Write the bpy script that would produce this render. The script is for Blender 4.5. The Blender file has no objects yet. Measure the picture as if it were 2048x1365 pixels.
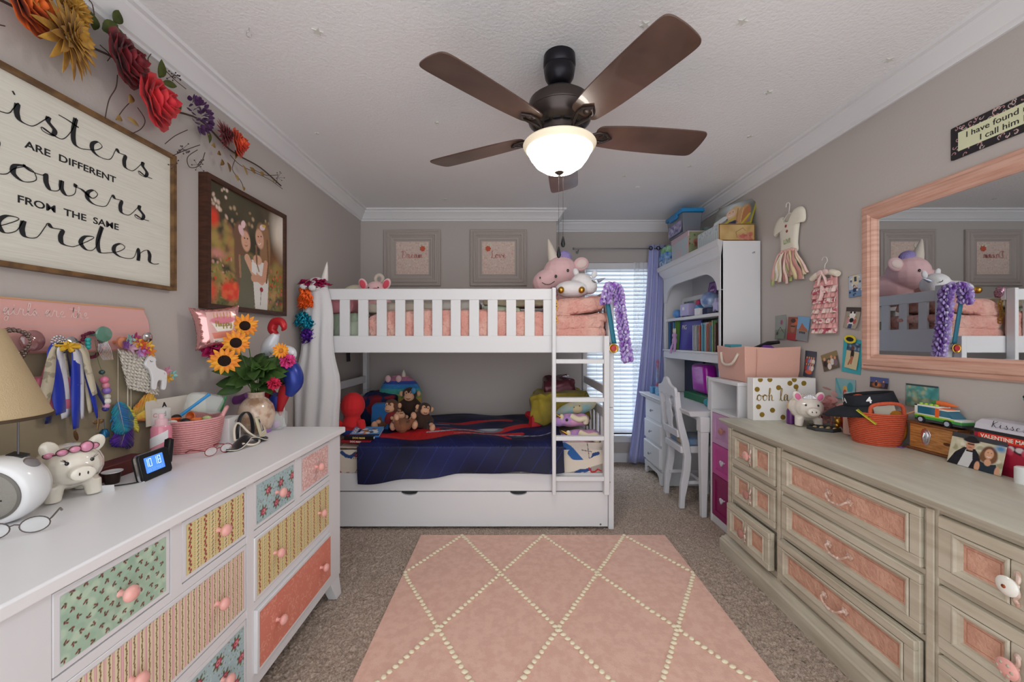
import bpy, math, random
import numpy as np
from mathutils import Vector as V, Matrix as Mx, noise as NZ
random.seed(7)
C = bpy.context.scene.collection
sc = bpy.context.scene
PI = math.pi
rd = math.radians
def lin(h):
    if not isinstance(h, str): return tuple(h[:3])
    h = h.lstrip('#'); o = []
    for i in (0, 2, 4):
        x = int(h[i:i+2], 16) / 255
        o.append(x/12.92 if x <= .04045 else ((x+.055)/1.055)**2.4)
    return tuple(o)
# ---------------------------------------------------------------- camera, world, light, exposure
F, HZ, CH = 796.0, 680.0, 1.245
cd = bpy.data.cameras.new('camera'); cam = bpy.data.objects.new('camera', cd); C.objects.link(cam)
cam.location = (0, 0, CH); cam.rotation_euler = (PI/2, 0, 0)
cd.sensor_width = 36; cd.lens = F/2048*36; cd.shift_y = -2.5/2048; cd.clip_start = .02
sc.camera = cam
sc.view_settings.view_transform = 'Standard'; sc.view_settings.look = 'None'
sc.view_settings.gamma = 1; sc.view_settings.use_curve_mapping = False
sc.view_settings.exposure = 0.36
w = bpy.data.worlds.new('world'); sc.world = w; w.use_nodes = True
w.node_tree.nodes['Background'].inputs[0].default_value = (.965, .985, 1.0, 1)
w.node_tree.nodes['Background'].inputs[1].default_value = 1.62
GLOBE_E = 24.0
def area(name, loc, rot, sx, sy, power, col):
    l = bpy.data.lights.new(name, 'AREA'); l.shape = 'RECTANGLE'; l.size = sx; l.size_y = sy
    l.energy = power; l.color = col
    o = bpy.data.objects.new(name, l); C.objects.link(o); o.location = loc; o.rotation_euler = rot
    return o
area('daylight_outside_window', (1.1, 4.45, 1.2), (rd(-90), 0, 0), 1.5, 2.2, 52, (.74, .88, 1.0))
# ---------------------------------------------------------------- materials
MATS = {}
def mat(name, col, rough=.5, metal=0, bump=0, bscale=60, col2=None, cscale=8, detail=4, emis=None, es=1,
        trans=0, ior=1.45, coat=0, sheen=0, alpha=1, wood=None, ramp=(.4, .6), spec=.5, dist=.01, sss=0, stretch=None):
    if name in MATS: return MATS[name]
    m = bpy.data.materials.new(name); m.use_nodes = True; MATS[name] = m
    nt = m.node_tree; b = nt.nodes['Principled BSDF']; I = b.inputs
    I['Base Color'].default_value = (*lin(col), 1); I['Roughness'].default_value = rough
    I['Metallic'].default_value = metal; I['IOR'].default_value = ior
    I['Transmission Weight'].default_value = trans; I['Coat Weight'].default_value = coat
    I['Sheen Weight'].default_value = sheen*.3; I['Alpha'].default_value = alpha
    I['Specular IOR Level'].default_value = spec
    if emis: I['Emission Color'].default_value = (*lin(emis), 1); I['Emission Strength'].default_value = es
    N = nt.nodes.new; Lk = nt.links.new
    if col2 or bump:
        tc = N('ShaderNodeTexCoord'); src = tc.outputs['Object']
        if stretch:
            mp = N('ShaderNodeMapping'); mp.inputs['Scale'].default_value = stretch
            Lk(src, mp.inputs[0]); src = mp.outputs[0]
    if col2:
        n = N('ShaderNodeTexNoise'); n.inputs['Scale'].default_value = cscale; n.inputs['Detail'].default_value = detail
        Lk(src, n.inputs['Vector'])
        r = N('ShaderNodeValToRGB'); r.color_ramp.elements[0].position = ramp[0]; r.color_ramp.elements[1].position = ramp[1]
        r.color_ramp.elements[0].color = (*lin(col), 1); r.color_ramp.elements[1].color = (*lin(col2), 1)
        Lk(n.outputs['Fac'], r.inputs[0]); Lk(r.outputs[0], I['Base Color'])
    if bump:
        n = N('ShaderNodeTexNoise'); n.inputs['Scale'].default_value = bscale; n.inputs['Detail'].default_value = 3
        Lk(src, n.inputs['Vector'])
        bp = N('ShaderNodeBump'); bp.inputs['Strength'].default_value = bump; bp.inputs['Distance'].default_value = dist
        Lk(n.outputs['Fac'], bp.inputs['Height']); Lk(bp.outputs[0], I['Normal'])
    return m
def vmat(rough=.6, metal=0, sheen=0, coat=0):
    k = 'painted_%s_%s_%s_%s' % (rough, metal, sheen, coat)
    if k in MATS: return MATS[k]
    m = mat(k, '#808080', rough, metal, sheen=sheen, coat=coat)
    a = m.node_tree.nodes.new('ShaderNodeVertexColor'); a.layer_name = 'Col'
    m.node_tree.links.new(a.outputs[0], m.node_tree.nodes['Principled BSDF'].inputs['Base Color'])
    return m
# ---------------------------------------------------------------- mesh builder
MW = {}
def fr(o, x, y):
    x = V(x).normalized(); y = V(y); y = (y - x*y.dot(x)).normalized(); z = x.cross(y)
    M = Mx((x, y, z)).transposed().to_4x4(); M.translation = V(o); return M
def LW(y, z, off=0): return fr((-1.40+off, y, z), (0, 1, 0), (0, 0, 1))     # frame on the left wall: right, up, out
def RW(y, z, off=0): return fr((1.765-off, y, z), (0, -1, 0), (0, 0, 1))    # right wall
def FC(x, y, z): return fr((x, y, z), (1, 0, 0), (0, 0, 1))                  # facing the camera end
def tr(x, y, z, rz=0, rx=0, ry=0, s=1): return Mx.Translation((x, y, z)) @ Mx.Rotation(rd(rz), 4, 'Z') @ Mx.Rotation(rd(ry), 4, 'Y') @ Mx.Rotation(rd(rx), 4, 'X') @ Mx.Scale(s, 4)
def P(px, py, d): return V(((px-1024)*d/F, d, CH-(py-HZ)*d/F))
class MB:
    def __init__(s, T=None): s.v = []; s.f = []; s.mi = []; s.m = 0; s.T = T or Mx()
    def add(s, vs, fs):
        n = len(s.v); T = s.T
        s.v += [T @ V(p) for p in vs]; s.f += [tuple(i+n for i in f) for f in fs]; s.mi += [s.m]*len(fs); return s
    def box(s, x0, x1, y0, y1, z0, z1):
        x0, x1 = sorted((x0, x1)); y0, y1 = sorted((y0, y1)); z0, z1 = sorted((z0, z1))
        return s.add([(x0,y0,z0),(x1,y0,z0),(x1,y1,z0),(x0,y1,z0),(x0,y0,z1),(x1,y0,z1),(x1,y1,z1),(x0,y1,z1)],
                     [(0,3,2,1),(4,5,6,7),(0,1,5,4),(1,2,6,5),(2,3,7,6),(3,0,4,7)])
    def rb(s, c, sz, R=None):
        o = s.T; s.T = o @ Mx.Translation(c) @ (R or Mx()); a, b, d = [q/2 for q in sz]
        s.box(-a, a, -b, b, -d, d); s.T = o; return s
    def tube(s, pts, r, n=8, closed=False):
        pts = [V(p) for p in pts]; k = len(pts); rs = r if isinstance(r, (list, tuple)) else [r]*k
        vs = []; fs = []; up = None
        for i, p in enumerate(pts):
            a = pts[(i-1) % k] if (i or closed) else p; b = pts[(i+1) % k] if (i < k-1 or closed) else p
            t = (b-a)
            if t.length < 1e-9: t = V((0, 0, 1))
            t.normalize()
            if up is None: up = V((0, 0, 1)) if abs(t.z) < .9 else V((1, 0, 0))
            up = up - t*up.dot(t)
            if up.length < 1e-6: up = t.orthogonal()
            up.normalize(); q = t.cross(up)
            for j in range(n):
                an = 2*PI*j/n; vs.append(p + (up*math.cos(an)+q*math.sin(an))*rs[i])
        for i in range(k if closed else k-1):
            for j in range(n):
                a = i*n+j; b = i*n+(j+1) % n; c2 = ((i+1) % k)*n
                fs.append((a, b, c2+(j+1) % n, c2+j))
        if not closed: fs += [tuple(reversed(range(n))), tuple(range((k-1)*n, k*n))]
        return s.add(vs, fs)
    def lathe(s, prof, n=24, T=None, sx=1, sy=1):
        o = s.T; s.T = o @ (T or Mx()); vs = []; fs = []
        for r, z in prof:
            for j in range(n): vs.append((max(r, 1e-5)*sx*math.cos(2*PI*j/n), max(r, 1e-5)*sy*math.sin(2*PI*j/n), z))
        for i in range(len(prof)-1):
            for j in range(n):
                k = (j+1) % n; fs.append((i*n+j, i*n+k, (i+1)*n+k, (i+1)*n+j))
        if prof[0][0] > 1e-4: fs.append(tuple(reversed(range(n))))
        if prof[-1][0] > 1e-4: fs.append(tuple(range((len(prof)-1)*n, len(prof)*n)))
        s.add(vs, fs); s.T = o; return s
    def ell(s, c, r, R=None, n=16, m=9):
        if not isinstance(r, (tuple, list)): r = (r, r, r)
        pr = [(math.sin(PI*i/m), -math.cos(PI*i/m)) for i in range(m+1)]
        return s.lathe(pr, n, Mx.Translation(c) @ (R or Mx()) @ Mx.Diagonal((*r, 1)))
    def prism(s, pts, z0, z1, T=None):
        o = s.T; s.T = o @ (T or Mx()); n = len(pts)
        s.add([(x, y, z0) for x, y in pts]+[(x, y, z1) for x, y in pts],
              [tuple(reversed(range(n))), tuple(range(n, 2*n))]+[(i, (i+1) % n, n+(i+1) % n, n+i) for i in range(n)])
        s.T = o; return s
    def grid(s, fn, nu, nv, cu=False):
        vs = [fn(i/nu if cu else i/(nu-1), j/(nv-1)) for j in range(nv) for i in range(nu)]
        fs = [(j*nu+i, j*nu+(i+1) % nu, (j+1)*nu+(i+1) % nu, (j+1)*nu+i) for j in range(nv-1) for i in range(nu if cu else nu-1)]
        return s.add(vs, fs)
    def steps(s, x0, x1, y0, y1, st, back=None):      # nested rectangles: (inset, height) from the outside in, filled
        vs = []; fs = []
        for ins, z in st: vs += [(x0+ins, y0+ins, z), (x1-ins, y0+ins, z), (x1-ins, y1-ins, z), (x0+ins, y1-ins, z)]
        for i in range(len(st)-1):
            for j in range(4): k = (j+1) % 4; fs.append((i*4+j, i*4+k, i*4+4+k, i*4+4+j))
        n = len(st)*4-4; fs.append((n, n+1, n+2, n+3)); fs.append((3, 2, 1, 0))
        return s.add(vs, fs)
    def jit(s, amp, sc_=10, i0=0):
        for i in range(i0, len(s.v)): s.v[i] = s.v[i] + NZ.noise_vector(s.v[i]*sc_)*amp
        return s
    def build(s, name, m, parent=None, smooth=True, bevel=0, sub=0, solid=0, remesh=0, ang=40, label=None, cat=None, group=None, kind=None, segs=2, cols=None):
        me = bpy.data.meshes.new(name); inv = MW[parent.name].inverted() if parent else Mx()
        me.from_pydata([inv @ p for p in s.v], [], s.f)
        ms = m if isinstance(m, (list, tuple)) else [m]
        for q in ms: me.materials.append(q)
        if len(ms) > 1: me.polygons.foreach_set('material_index', s.mi)
        if smooth:
            me.polygons.foreach_set('use_smooth', [True]*len(me.polygons))
            if not remesh and not sub: me.set_sharp_from_angle(angle=rd(ang))
        me.validate()
        if cols is not None:
            a = me.color_attributes.new('Col', 'FLOAT_COLOR', 'POINT'); a.data.foreach_set('color', cols)
        o = bpy.data.objects.new(name, me); C.objects.link(o)
        MW[o.name] = MW[parent.name] if parent else Mx()
        if parent: o.parent = parent
        if remesh:
            q = o.modifiers.new('r', 'REMESH'); q.mode = 'VOXEL'; q.voxel_size = remesh; q.use_smooth_shade = True
            q = o.modifiers.new('s', 'SMOOTH'); q.iterations = 4; q.factor = .6
        if solid: q = o.modifiers.new('t', 'SOLIDIFY'); q.thickness = solid; q.offset = 0
        if sub: q = o.modifiers.new('u', 'SUBSURF'); q.levels = q.render_levels = sub
        if bevel: q = o.modifiers.new('b', 'BEVEL'); q.width = bevel; q.segments = segs; q.limit_method = 'ANGLE'; q.angle_limit = rd(35)
        tag(o, label, cat, group, kind); return o
def tag(o, label=None, cat=None, group=None, kind=None):
    if label: o['label'] = label
    if cat: o['category'] = cat
    if group: o['group'] = group
    if kind: o['kind'] = kind
    return o
def thing(name, label, cat, loc=(0, 0, 0), rz=0, group=None, M=None):
    o = bpy.data.objects.new(name, None); C.objects.link(o); o.empty_display_size = .05
    M = M or tr(*loc, rz); o.matrix_world = M; MW[o.name] = M.copy()
    return tag(o, label, cat, group)
def dup(o, M, label=None, group=None):
    inv = M
    def cp(q, par):
        c = q.copy(); C.objects.link(c)
        if par: c.parent = par
        else: c.matrix_world = inv
        for ch in kids.get(q.name, []): cp(ch, c)
        return c
    kids = {}
    for q in C.objects:
        if q.parent: kids.setdefault(q.parent.name, []).append(q)
    r = cp(o, None); MW[r.name] = M.copy()
    if label: r['label'] = label
    if group: r['group'] = group
    return r
def txt(s, size, T, m, parent=None, name='lettering', ext=.0004, al='CENTER', sx=1, cat=None, label=None, bold=0):
    cu = bpy.data.curves.new('t', 'FONT'); cu.body = s; cu.size = size; cu.extrude = ext; cu.align_x = al; cu.align_y = 'CENTER'
    cu.resolution_u = 3; cu.offset = bold
    ob = bpy.data.objects.new('t', cu); me = bpy.data.meshes.new_from_object(ob); bpy.data.objects.remove(ob)
    b = MB(T @ Mx.Diagonal((sx, 1, 1, 1))); b.add([v.co for v in me.vertices], [tuple(p.vertices) for p in me.polygons])
    return b.build(name, m, parent, smooth=False, cat=cat, label=label)
# cursive strokes: x-height 1, baseline 0
GL = {
 's': ([(0,0),(.3,.8),(.42,1.1),(.4,.8),(.6,.4),(.5,.03),(.25,.05),(.22,.25),(.5,.1),(.85,.1)], .85),
 'i': ([(0,0),(.2,.6),(.3,1),(.28,.5),(.35,.1),(.55,0),(.75,.12)], .75),
 't': ([(0,0),(.3,1.0),(.42,1.9),(.34,1.0),(.36,.2),(.55,0),(.8,.12)], .8),
 'e': ([(0,.1),(.35,.4),(.55,.8),(.4,1.0),(.2,.7),(.2,.25),(.45,0),(.85,.15)], .85),
 'r': ([(0,0),(.2,.9),(.26,1.15),(.38,.95),(.62,.95),(.58,.5),(.62,.1),(.8,0),(1,.12)], 1.0),
 'l': ([(0,0),(.35,1.0),(.5,1.8),(.35,2.05),(.22,1.4),(.22,.3),(.4,0),(.65,.12)], .65),
 'f': ([(0,0),(.4,1.2),(.55,1.9),(.38,2.05),(.28,1.3),(.22,0),(.18,-.8),(.35,-.9),(.35,0),(.7,.12)], .7),
 'o': ([(0,.1),(.2,.6),(.5,1),(.22,.8),(.18,.3),(.45,0),(.78,.35),(.7,.85),(.45,1.0),(.65,.8),(.95,.8)], .95),
 'w': ([(0,.8),(.1,.95),(.12,.4),(.25,.02),(.5,.2),(.58,.9),(.58,.35),(.75,0),(1,.3),(1.05,.95),(1.05,.8),(1.25,.75)], 1.25),
 'a': ([(0,.1),(.55,.95),(.3,1.0),(.12,.5),(.25,0),(.5,.25),(.65,.95),(.62,.4),(.7,.02),(.95,.12)], .95),
 'd': ([(0,.1),(.5,.95),(.25,.9),(.12,.4),(.3,0),(.55,.3),(.75,1.9),(.62,.8),(.68,.05),(.95,.12)], .95),
 'n': ([(0,.2),(.15,.95),(.2,.5),(.18,0),(.25,.6),(.5,1),(.62,.7),(.62,.15),(.8,0),(1.0,.12)], 1.0),
 'm': ([(0,.2),(.15,.95),(.2,.5),(.18,0),(.25,.6),(.45,1),(.52,.6),(.5,0),(.57,.6),(.8,1),(.9,.7),(.9,.15),(1.05,0),(1.25,.12)], 1.25),
 'h': ([(0,0),(.35,1.2),(.45,1.9),(.3,2.0),(.22,1.2),(.2,0),(.28,.6),(.5,.95),(.65,.7),(.65,.15),(.8,0),(1,.12)], 1.0),
 'g': ([(0,.1),(.5,.95),(.25,.95),(.12,.5),(.25,.05),(.5,.3),(.65,.95),(.6,-.2),(.5,-.9),(.2,-.9),(.25,-.5),(.95,.12)], .95),
 'y': ([(0,.2),(.12,.95),(.15,.3),(.35,.02),(.55,.3),(.65,.95),(.6,-.2),(.5,-.9),(.2,-.9),(.25,-.5),(.95,.12)], .95),
 'p': ([(0,.1),(.2,.95),(.2,0),(.15,-.9),(.2,0),(.3,.7),(.55,1),(.75,.6),(.6,.05),(.35,.05),(.6,-.02),(.95,.12)], .95),
 'v': ([(0,.2),(.12,.95),(.35,.02),(.6,.9),(.7,.8),(.95,.75)], .95),
 'D': ([(.35,1.9),(.3,1),(.2,0),(.8,.1),(1.15,.9),(.85,1.8),(.2,1.95),(0,1.6)], 1.25),
 'L': ([(.5,1.7),(.35,2),(.25,1.5),(.35,.8),(.2,.1),(0,.05),(.3,.1),(.7,-.05),(1.0,.12)], 1.0),
 'H': ([(0,1.6),(.3,1.9),(.25,1),(.15,0),(.2,.9),(.8,1.1),(.95,1.9),(.85,1),(.85,.1),(1.1,.12)], 1.1),
 'B': ([(.3,1.9),(.25,1),(.15,0),(.25,1.8),(.8,1.7),(.4,1.05),(.95,.6),(.5,0),(.1,.1)], 1.15),
 'S': ([(.95,1.6),(.6,2.05),(.25,1.65),(.45,1.1),(.75,.6),(.45,.0),(.05,.25),(.4,.1),(1.1,.12)], 1.1),
}
def catmull(p, k=7):
    p = [V((*q, 0)) if len(q) == 2 else V(q) for q in p]; o = []
    for i in range(len(p)-1):
        a = p[max(i-1, 0)]; b = p[i]; c = p[i+1]; d = p[min(i+2, len(p)-1)]
        for j in range(k):
            t = j/k; o.append(.5*((2*b)+(c-a)*t+(2*a-5*b+4*c-d)*t*t+(3*b-a-3*c+d)*t**3))
    o.append(p[-1]); return o
def script(word, xh, T, m, parent=None, name='lettering', thin=.05, thick=.17, sp=1.0, z=.0008):
    x = 0; strokes = [[]]; off = []
    for ch in word:
        if ch == ' ': x += .9; strokes.append([]); continue
        g, a = GL[ch]
        pts = [(q[0]*sp+x, q[1]) for q in g]
        if strokes[-1]: pts = pts[1:]
        strokes[-1] += pts
        if ch == 'i': off.append([(x+.34, 1.5), (x+.42, 1.55)])
        if ch == 't': off.append([(x-.25, 1.55), (x+.3, 1.5), (x+.95, 1.35)])
        if ch in 'DBH' and ch != 'H': strokes.append([])
        x += a*sp
    b = MB(T)
    for st in strokes+off:
        if len(st) < 2: continue
        c = catmull(st); vs = []
        for i, p in enumerate(c):
            d = (c[min(i+1, len(c)-1)]-c[max(i-1, 0)])
            if d.length < 1e-6: d = V((1, 0, 0))
            d.normalize(); wd = thin+(thick-thin)*max(0, -d.y)**1.3
            if st in off and len(st) == 2: wd = .2
            n = V((-d.y, d.x, 0))*(wd/2)
            for q in (p+n, p-n): vs.append(((q.x-x/2)*xh, q.y*xh, z))
        k = len(c); b.add(vs, [(2*i, 2*i+1, 2*i+3, 2*i+2) for i in range(k-1)])
    return b.build(name, m, parent, smooth=False)
# painted surfaces: colour per vertex on a fine grid
class Cv:
    def __init__(s, W, H, res, bg):
        s.W, s.H = W, H; s.w = max(2, int(W/res)); s.h = max(2, int(H/res))
        s.x, s.y = np.meshgrid(np.linspace(0, W, s.w), np.linspace(0, H, s.h)); s.a = np.ones((s.h, s.w, 3))*np.array(lin(bg)); s.r = np.random.default_rng(3)
    def K(s, x, y): k = getattr(s, 'k', None); return (k[0]+(x-k[0])*k[1], y*k[2]) if k else (x, y)
    def put(s, m, col): s.a += (np.array(lin(col))-s.a)*m[..., None]; return s
    def ell(s, cx, cy, rx, ry, col, rot=0, soft=.12, op=1):
        cx, cy = s.K(cx, cy); q_ = getattr(s, 'k', (0, 1, 1)); rx, ry = rx*q_[1], ry*q_[2]
        c, n = math.cos(rd(rot)), math.sin(rd(rot)); dx = s.x-cx; dy = s.y-cy
        q = np.sqrt(((dx*c+dy*n)/rx)**2+((-dx*n+dy*c)/ry)**2)
        return s.put(np.clip((1+soft-q)/max(soft*2, 1e-3), 0, 1)*op, col)
    def rect(s, x0, x1, y0, y1, col, op=1): return s.put(((s.x >= x0)*(s.x <= x1)*(s.y >= y0)*(s.y <= y1))*float(op), col)
    def poly(s, pts, col, op=1):
        pts = [s.K(*p) for p in pts]; ins = np.zeros(s.x.shape, bool); n = len(pts)
        for i in range(n):
            x1, y1 = pts[i]; x2, y2 = pts[(i+1) % n]
            if y1 == y2: continue
            ins ^= ((y1 > s.y) != (y2 > s.y)) & (s.x < (x2-x1)*(s.y-y1)/(y2-y1)+x1)
        return s.put(ins*float(op), col)
    def line(s, pts, wd, col, op=1):
        pts = [s.K(*p) for p in pts]; wd = wd*getattr(s, 'k', (0, 1, 1))[1]
        for (x1, y1), (x2, y2) in zip(pts[:-1], pts[1:]):
            dx, dy = x2-x1, y2-y1; t = np.clip(((s.x-x1)*dx+(s.y-y1)*dy)/(dx*dx+dy*dy+1e-12), 0, 1)
            q = np.hypot(s.x-x1-t*dx, s.y-y1-t*dy); s.put((q < wd/2)*float(op), col)
        return s
    def dots(s, n, r, cols, box=None, soft=.3, op=.9):
        x0, x1, y0, y1 = box or (0, s.W, 0, s.H)
        for i in range(n):
            s.ell(s.r.uniform(x0, x1), s.r.uniform(y0, y1), s.r.uniform(r[0], r[1]), s.r.uniform(r[0], r[1]), cols[i % len(cols)], s.r.uniform(0, 180), soft, op)
        return s
    def mott(s, amp): s.a *= 1+s.r.uniform(-amp, amp, s.a.shape[:2])[..., None]; return s
    def panel(s, name, fn, parent=None, rough=.6, metal=0, solid=0, sheen=0, coat=0, **kw):
        b = MB(fn if isinstance(fn, Mx) else None)
        f = (lambda u, v: (u*s.W, v*s.H, 0)) if isinstance(fn, Mx) else fn
        b.grid(f, s.w, s.h)
        cols = np.ones((s.w*s.h, 4), np.float32); cols[:, :3] = np.clip(s.a, 0, 1).reshape(-1, 3)
        return b.build(name, vmat(rough, metal, sheen, coat), parent, cols=cols.ravel(), ang=80, solid=solid, **kw)
# ---------------------------------------------------------------- shared materials
WHT = mat('white_paint', '#e9e9ec', .35)
WHT2 = mat('white_furniture', '#dfe0e4', .4, bump=.05, bscale=12)
TRIM = mat('trim_white', '#e4e4e7', .4)
PINK = mat('pink_knob', '#e8aaa2', .3, coat=.3)
BLACK = mat('black_plastic', '#101114', .35)
INK = mat('ink', '#1b1c20', .7)
CHROME = mat('chrome', '#d0d0d4', .18, 1)
GOLD = mat('gold', '#c79b45', .3, 1)
CLEAR = mat('clear_plastic', '#f4f8fa', .08, alpha=.22)
# ================================================================= SETTING
WALLM = mat('wall_paint', '#bcb5b1', .75, bump=.12, bscale=90, dist=.004)
CEILM = mat('ceiling_texture', '#eff0f2', .9, bump=.4, bscale=85, dist=.008)
MB().box(-1.5, -1.4, -.6, 4.15, 0, 2.44).build('wall_left', WALLM, kind='structure')
MB().box(1.765, 1.865, -.6, 4.15, 0, 2.44).build('wall_right', WALLM, kind='structure')
MB().box(-1.4, .41, 3.68, 4.15, 0, 2.44).build('wall_back', WALLM, kind='structure')
WX0, WX1, WZ0, WZ1 = .74, 1.46, .285, 2.03
b = MB(); b.box(.41, WX0, 4.045, 4.15, 0, 2.44).box(WX1, 1.765, 4.045, 4.15, 0, 2.44).box(WX0, WX1, 4.045, 4.15, WZ1, 2.44).box(WX0, WX1, 4.045, 4.15, 0, WZ0)
b.build('wall_alcove', WALLM, kind='structure')
MB().box(-1.5, 1.865, -.6, 4.15, 2.44, 2.54).build('ceiling', CEILM, kind='structure')
# carpet floor with real pile relief
nx, ny = 400, 560
xs = np.linspace(-1.42, 1.78, nx); ys = np.linspace(-.3, 4.1, ny); X, Y = np.meshgrid(xs, ys)
r_ = np.random.default_rng(5)
Z = r_.uniform(-.008, .006, X.shape) + .002*np.sin(X*9+np.sin(Y*7)*2)*np.sin(Y*8)
X = X + r_.uniform(-.003, .003, X.shape); Y = Y + r_.uniform(-.003, .003, X.shape)
me = bpy.data.meshes.new('floor'); nv = nx*ny
idx = np.arange(nv).reshape(ny, nx); q = np.stack([idx[:-1, :-1], idx[:-1, 1:], idx[1:, 1:], idx[1:, :-1]], -1).reshape(-1, 4)
me.vertices.add(nv); me.vertices.foreach_set('co', np.stack([X, Y, Z], -1).ravel().astype(np.float32))
me.loops.add(q.size); me.loops.foreach_set('vertex_index', q.ravel().astype(np.int32))
me.polygons.add(len(q)); me.polygons.foreach_set('loop_start', (np.arange(len(q))*4).astype(np.int32)); me.update(calc_edges=True)
CARPET = mat('carpet', '#cdbbae', .95, bump=.8, bscale=260, dist=.006, col2='#9f8c7c', cscale=120, ramp=(.35, .65), detail=2, sheen=.2)
me.materials.append(CARPET); me.polygons.foreach_set('use_smooth', [True]*len(q))
fo = bpy.data.objects.new('floor', me); C.objects.link(fo); fo['kind'] = 'structure'
# crown mouldings
CP = [(0, -.1), (.012, -.1), (.014, -.088), (.024, -.082), (.03, -.07), (.045, -.045), (.062, -.03), (.066, -.018), (.082, -.014), (.084, 0)]
def crown(n, a, b_, out, name='trim_'):
    a = V(a); b_ = V(b_); o = V(out); m = MB(); vs = [];
    for p in (a, b_):
        d = (b_-a).normalized()
        for x, z in CP+[(0, 0)]:
            k = 1 if p is a else -1
            mit = a_m if k == 1 else b_m
            vs.append(p + o*x + d*k*x*mit + V((0, 0, 2.44+z)))
    N = len(CP)+1
    m.add(vs, [(i, (i+1) % N, N+(i+1) % N, N+i) for i in range(N)]+[tuple(range(N)), tuple(range(2*N-1, N-1, -1))])
    m.build('trim_%d' % n, TRIM, smooth=True, ang=25, kind='structure')
a_m, b_m = 0, 1; crown(1, (-1.4, -.6, 0), (-1.4, 3.68, 0), (1, 0, 0))
a_m, b_m = 1, -1; crown(2, (-1.4, 3.68, 0), (.41, 3.68, 0), (0, -1, 0))
a_m, b_m = -1, 1; crown(3, (.41, 3.68, 0), (.41, 4.045, 0), (1, 0, 0))
a_m, b_m = 1, 1; crown(4, (.41, 4.045, 0), (1.765, 4.045, 0), (0, -1, 0))
a_m, b_m = 0, 1; crown(5, (1.765, -.6, 0), (1.765, 4.045, 0), (-1, 0, 0))
for n, (x0, x1, y0, y1) in {'left': (-1.4, -1.385, -.3, 3.68), 'back': (-1.385, .41, 3.665, 3.68), 'alcove': (.41, 1.765, 4.03, 4.045), 'right': (1.75, 1.765, -.3, 4.03)}.items():
    MB().box(x0, x1, y0, y1, 0, .095).build('baseboard_'+n, TRIM, bevel=.004, kind='structure')
# window
wf = MB(FC(0, 4.045, 0)); 
wf.box(WX0, WX0+.04, WZ0, WZ1, -.09, -.05).box(WX1-.04, WX1, WZ0, WZ1, -.09, -.05).box(WX0, WX1, WZ0, WZ0+.04, -.09, -.05).box(WX0, WX1, WZ1-.04, WZ1, -.09, -.05).box(WX0, WX1, 1.14, 1.18, -.085, -.055)
wo = wf.build('window_1', TRIM, kind='structure')
gm = bpy.data.materials.new('window_glass'); gm.use_nodes = True; nt = gm.node_tree; nt.nodes.clear()
o_ = nt.nodes.new('ShaderNodeOutputMaterial'); mx = nt.nodes.new('ShaderNodeMixShader'); t_ = nt.nodes.new('ShaderNodeBsdfTransparent'); g_ = nt.nodes.new('ShaderNodeBsdfGlossy')
g_.inputs['Roughness'].default_value = .02; mx.inputs[0].default_value = .07
nt.links.new(t_.outputs[0], mx.inputs[1]); nt.links.new(g_.outputs[0], mx.inputs[2]); nt.links.new(mx.outputs[0], o_.inputs[0])
MB(FC(0, 4.045, 0)).box(WX0+.04, WX1-.04, WZ0+.04, 1.14, -.072, -.068).build('window_pane', gm, wo)
MB(FC(0, 4.045, 0)).box(WX0+.04, WX1-.04, 1.18, WZ1-.04, -.072, -.068).build('window_pane', gm, wo)
MB().box(WX0-.04, WX1+.04, 3.99, 4.12, WZ0-.02, WZ0).box(WX0-.02, WX1+.02, 4.03, 4.045, WZ0-.08, WZ0-.02).build('trim_6', TRIM, bevel=.003, kind='structure')
# blinds: slats that let daylight glow through
bm_ = bpy.data.materials.new('blind_slat'); bm_.use_nodes = True; nt = bm_.node_tree; nt.nodes.clear()
o_ = nt.nodes.new('ShaderNodeOutputMaterial'); mx = nt.nodes.new('ShaderNodeMixShader'); t_ = nt.nodes.new('ShaderNodeBsdfTranslucent'); g_ = nt.nodes.new('ShaderNodeBsdfDiffuse')
t_.inputs[0].default_value = (.93, .95, .97, 1); g_.inputs[0].default_value = (.78, .80, .84, 1); mx.inputs[0].default_value = .78
nt.links.new(t_.outputs[0], mx.inputs[1]); nt.links.new(g_.outputs[0], mx.inputs[2]); nt.links.new(mx.outputs[0], o_.inputs[0])
bl = thing('window_blind', 'white horizontal slat blind glowing with daylight in the alcove window', 'blind', (1.1, 4.05, WZ0))
s_ = MB(); z = WZ0+.05
while z < WZ1-.06:
    s_.rb((1.1, 4.068, z), (WX1-WX0-.02, .05, .0025), Mx.Rotation(rd(64), 4, 'X')); z += .0405
s_.build('slats', bm_, bl)
MB().box(WX0+.005, WX1-.005, 4.035, 4.085, WZ1-.065, WZ1-.004).build('headrail', TRIM, bl, bevel=.004)
MB().box(WX0+.01, WX1-.01, 4.05, 4.08, WZ0+.012, WZ0+.028).build('bottom_rail', TRIM, bl, bevel=.003)
c_ = MB()
for x in (.86, 1.1, 1.34): c_.tube([(x, 4.043, WZ1-.05), (x, 4.043, WZ0+.03)], .0012, 5)
c_.build('cords', TRIM, bl)
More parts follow.
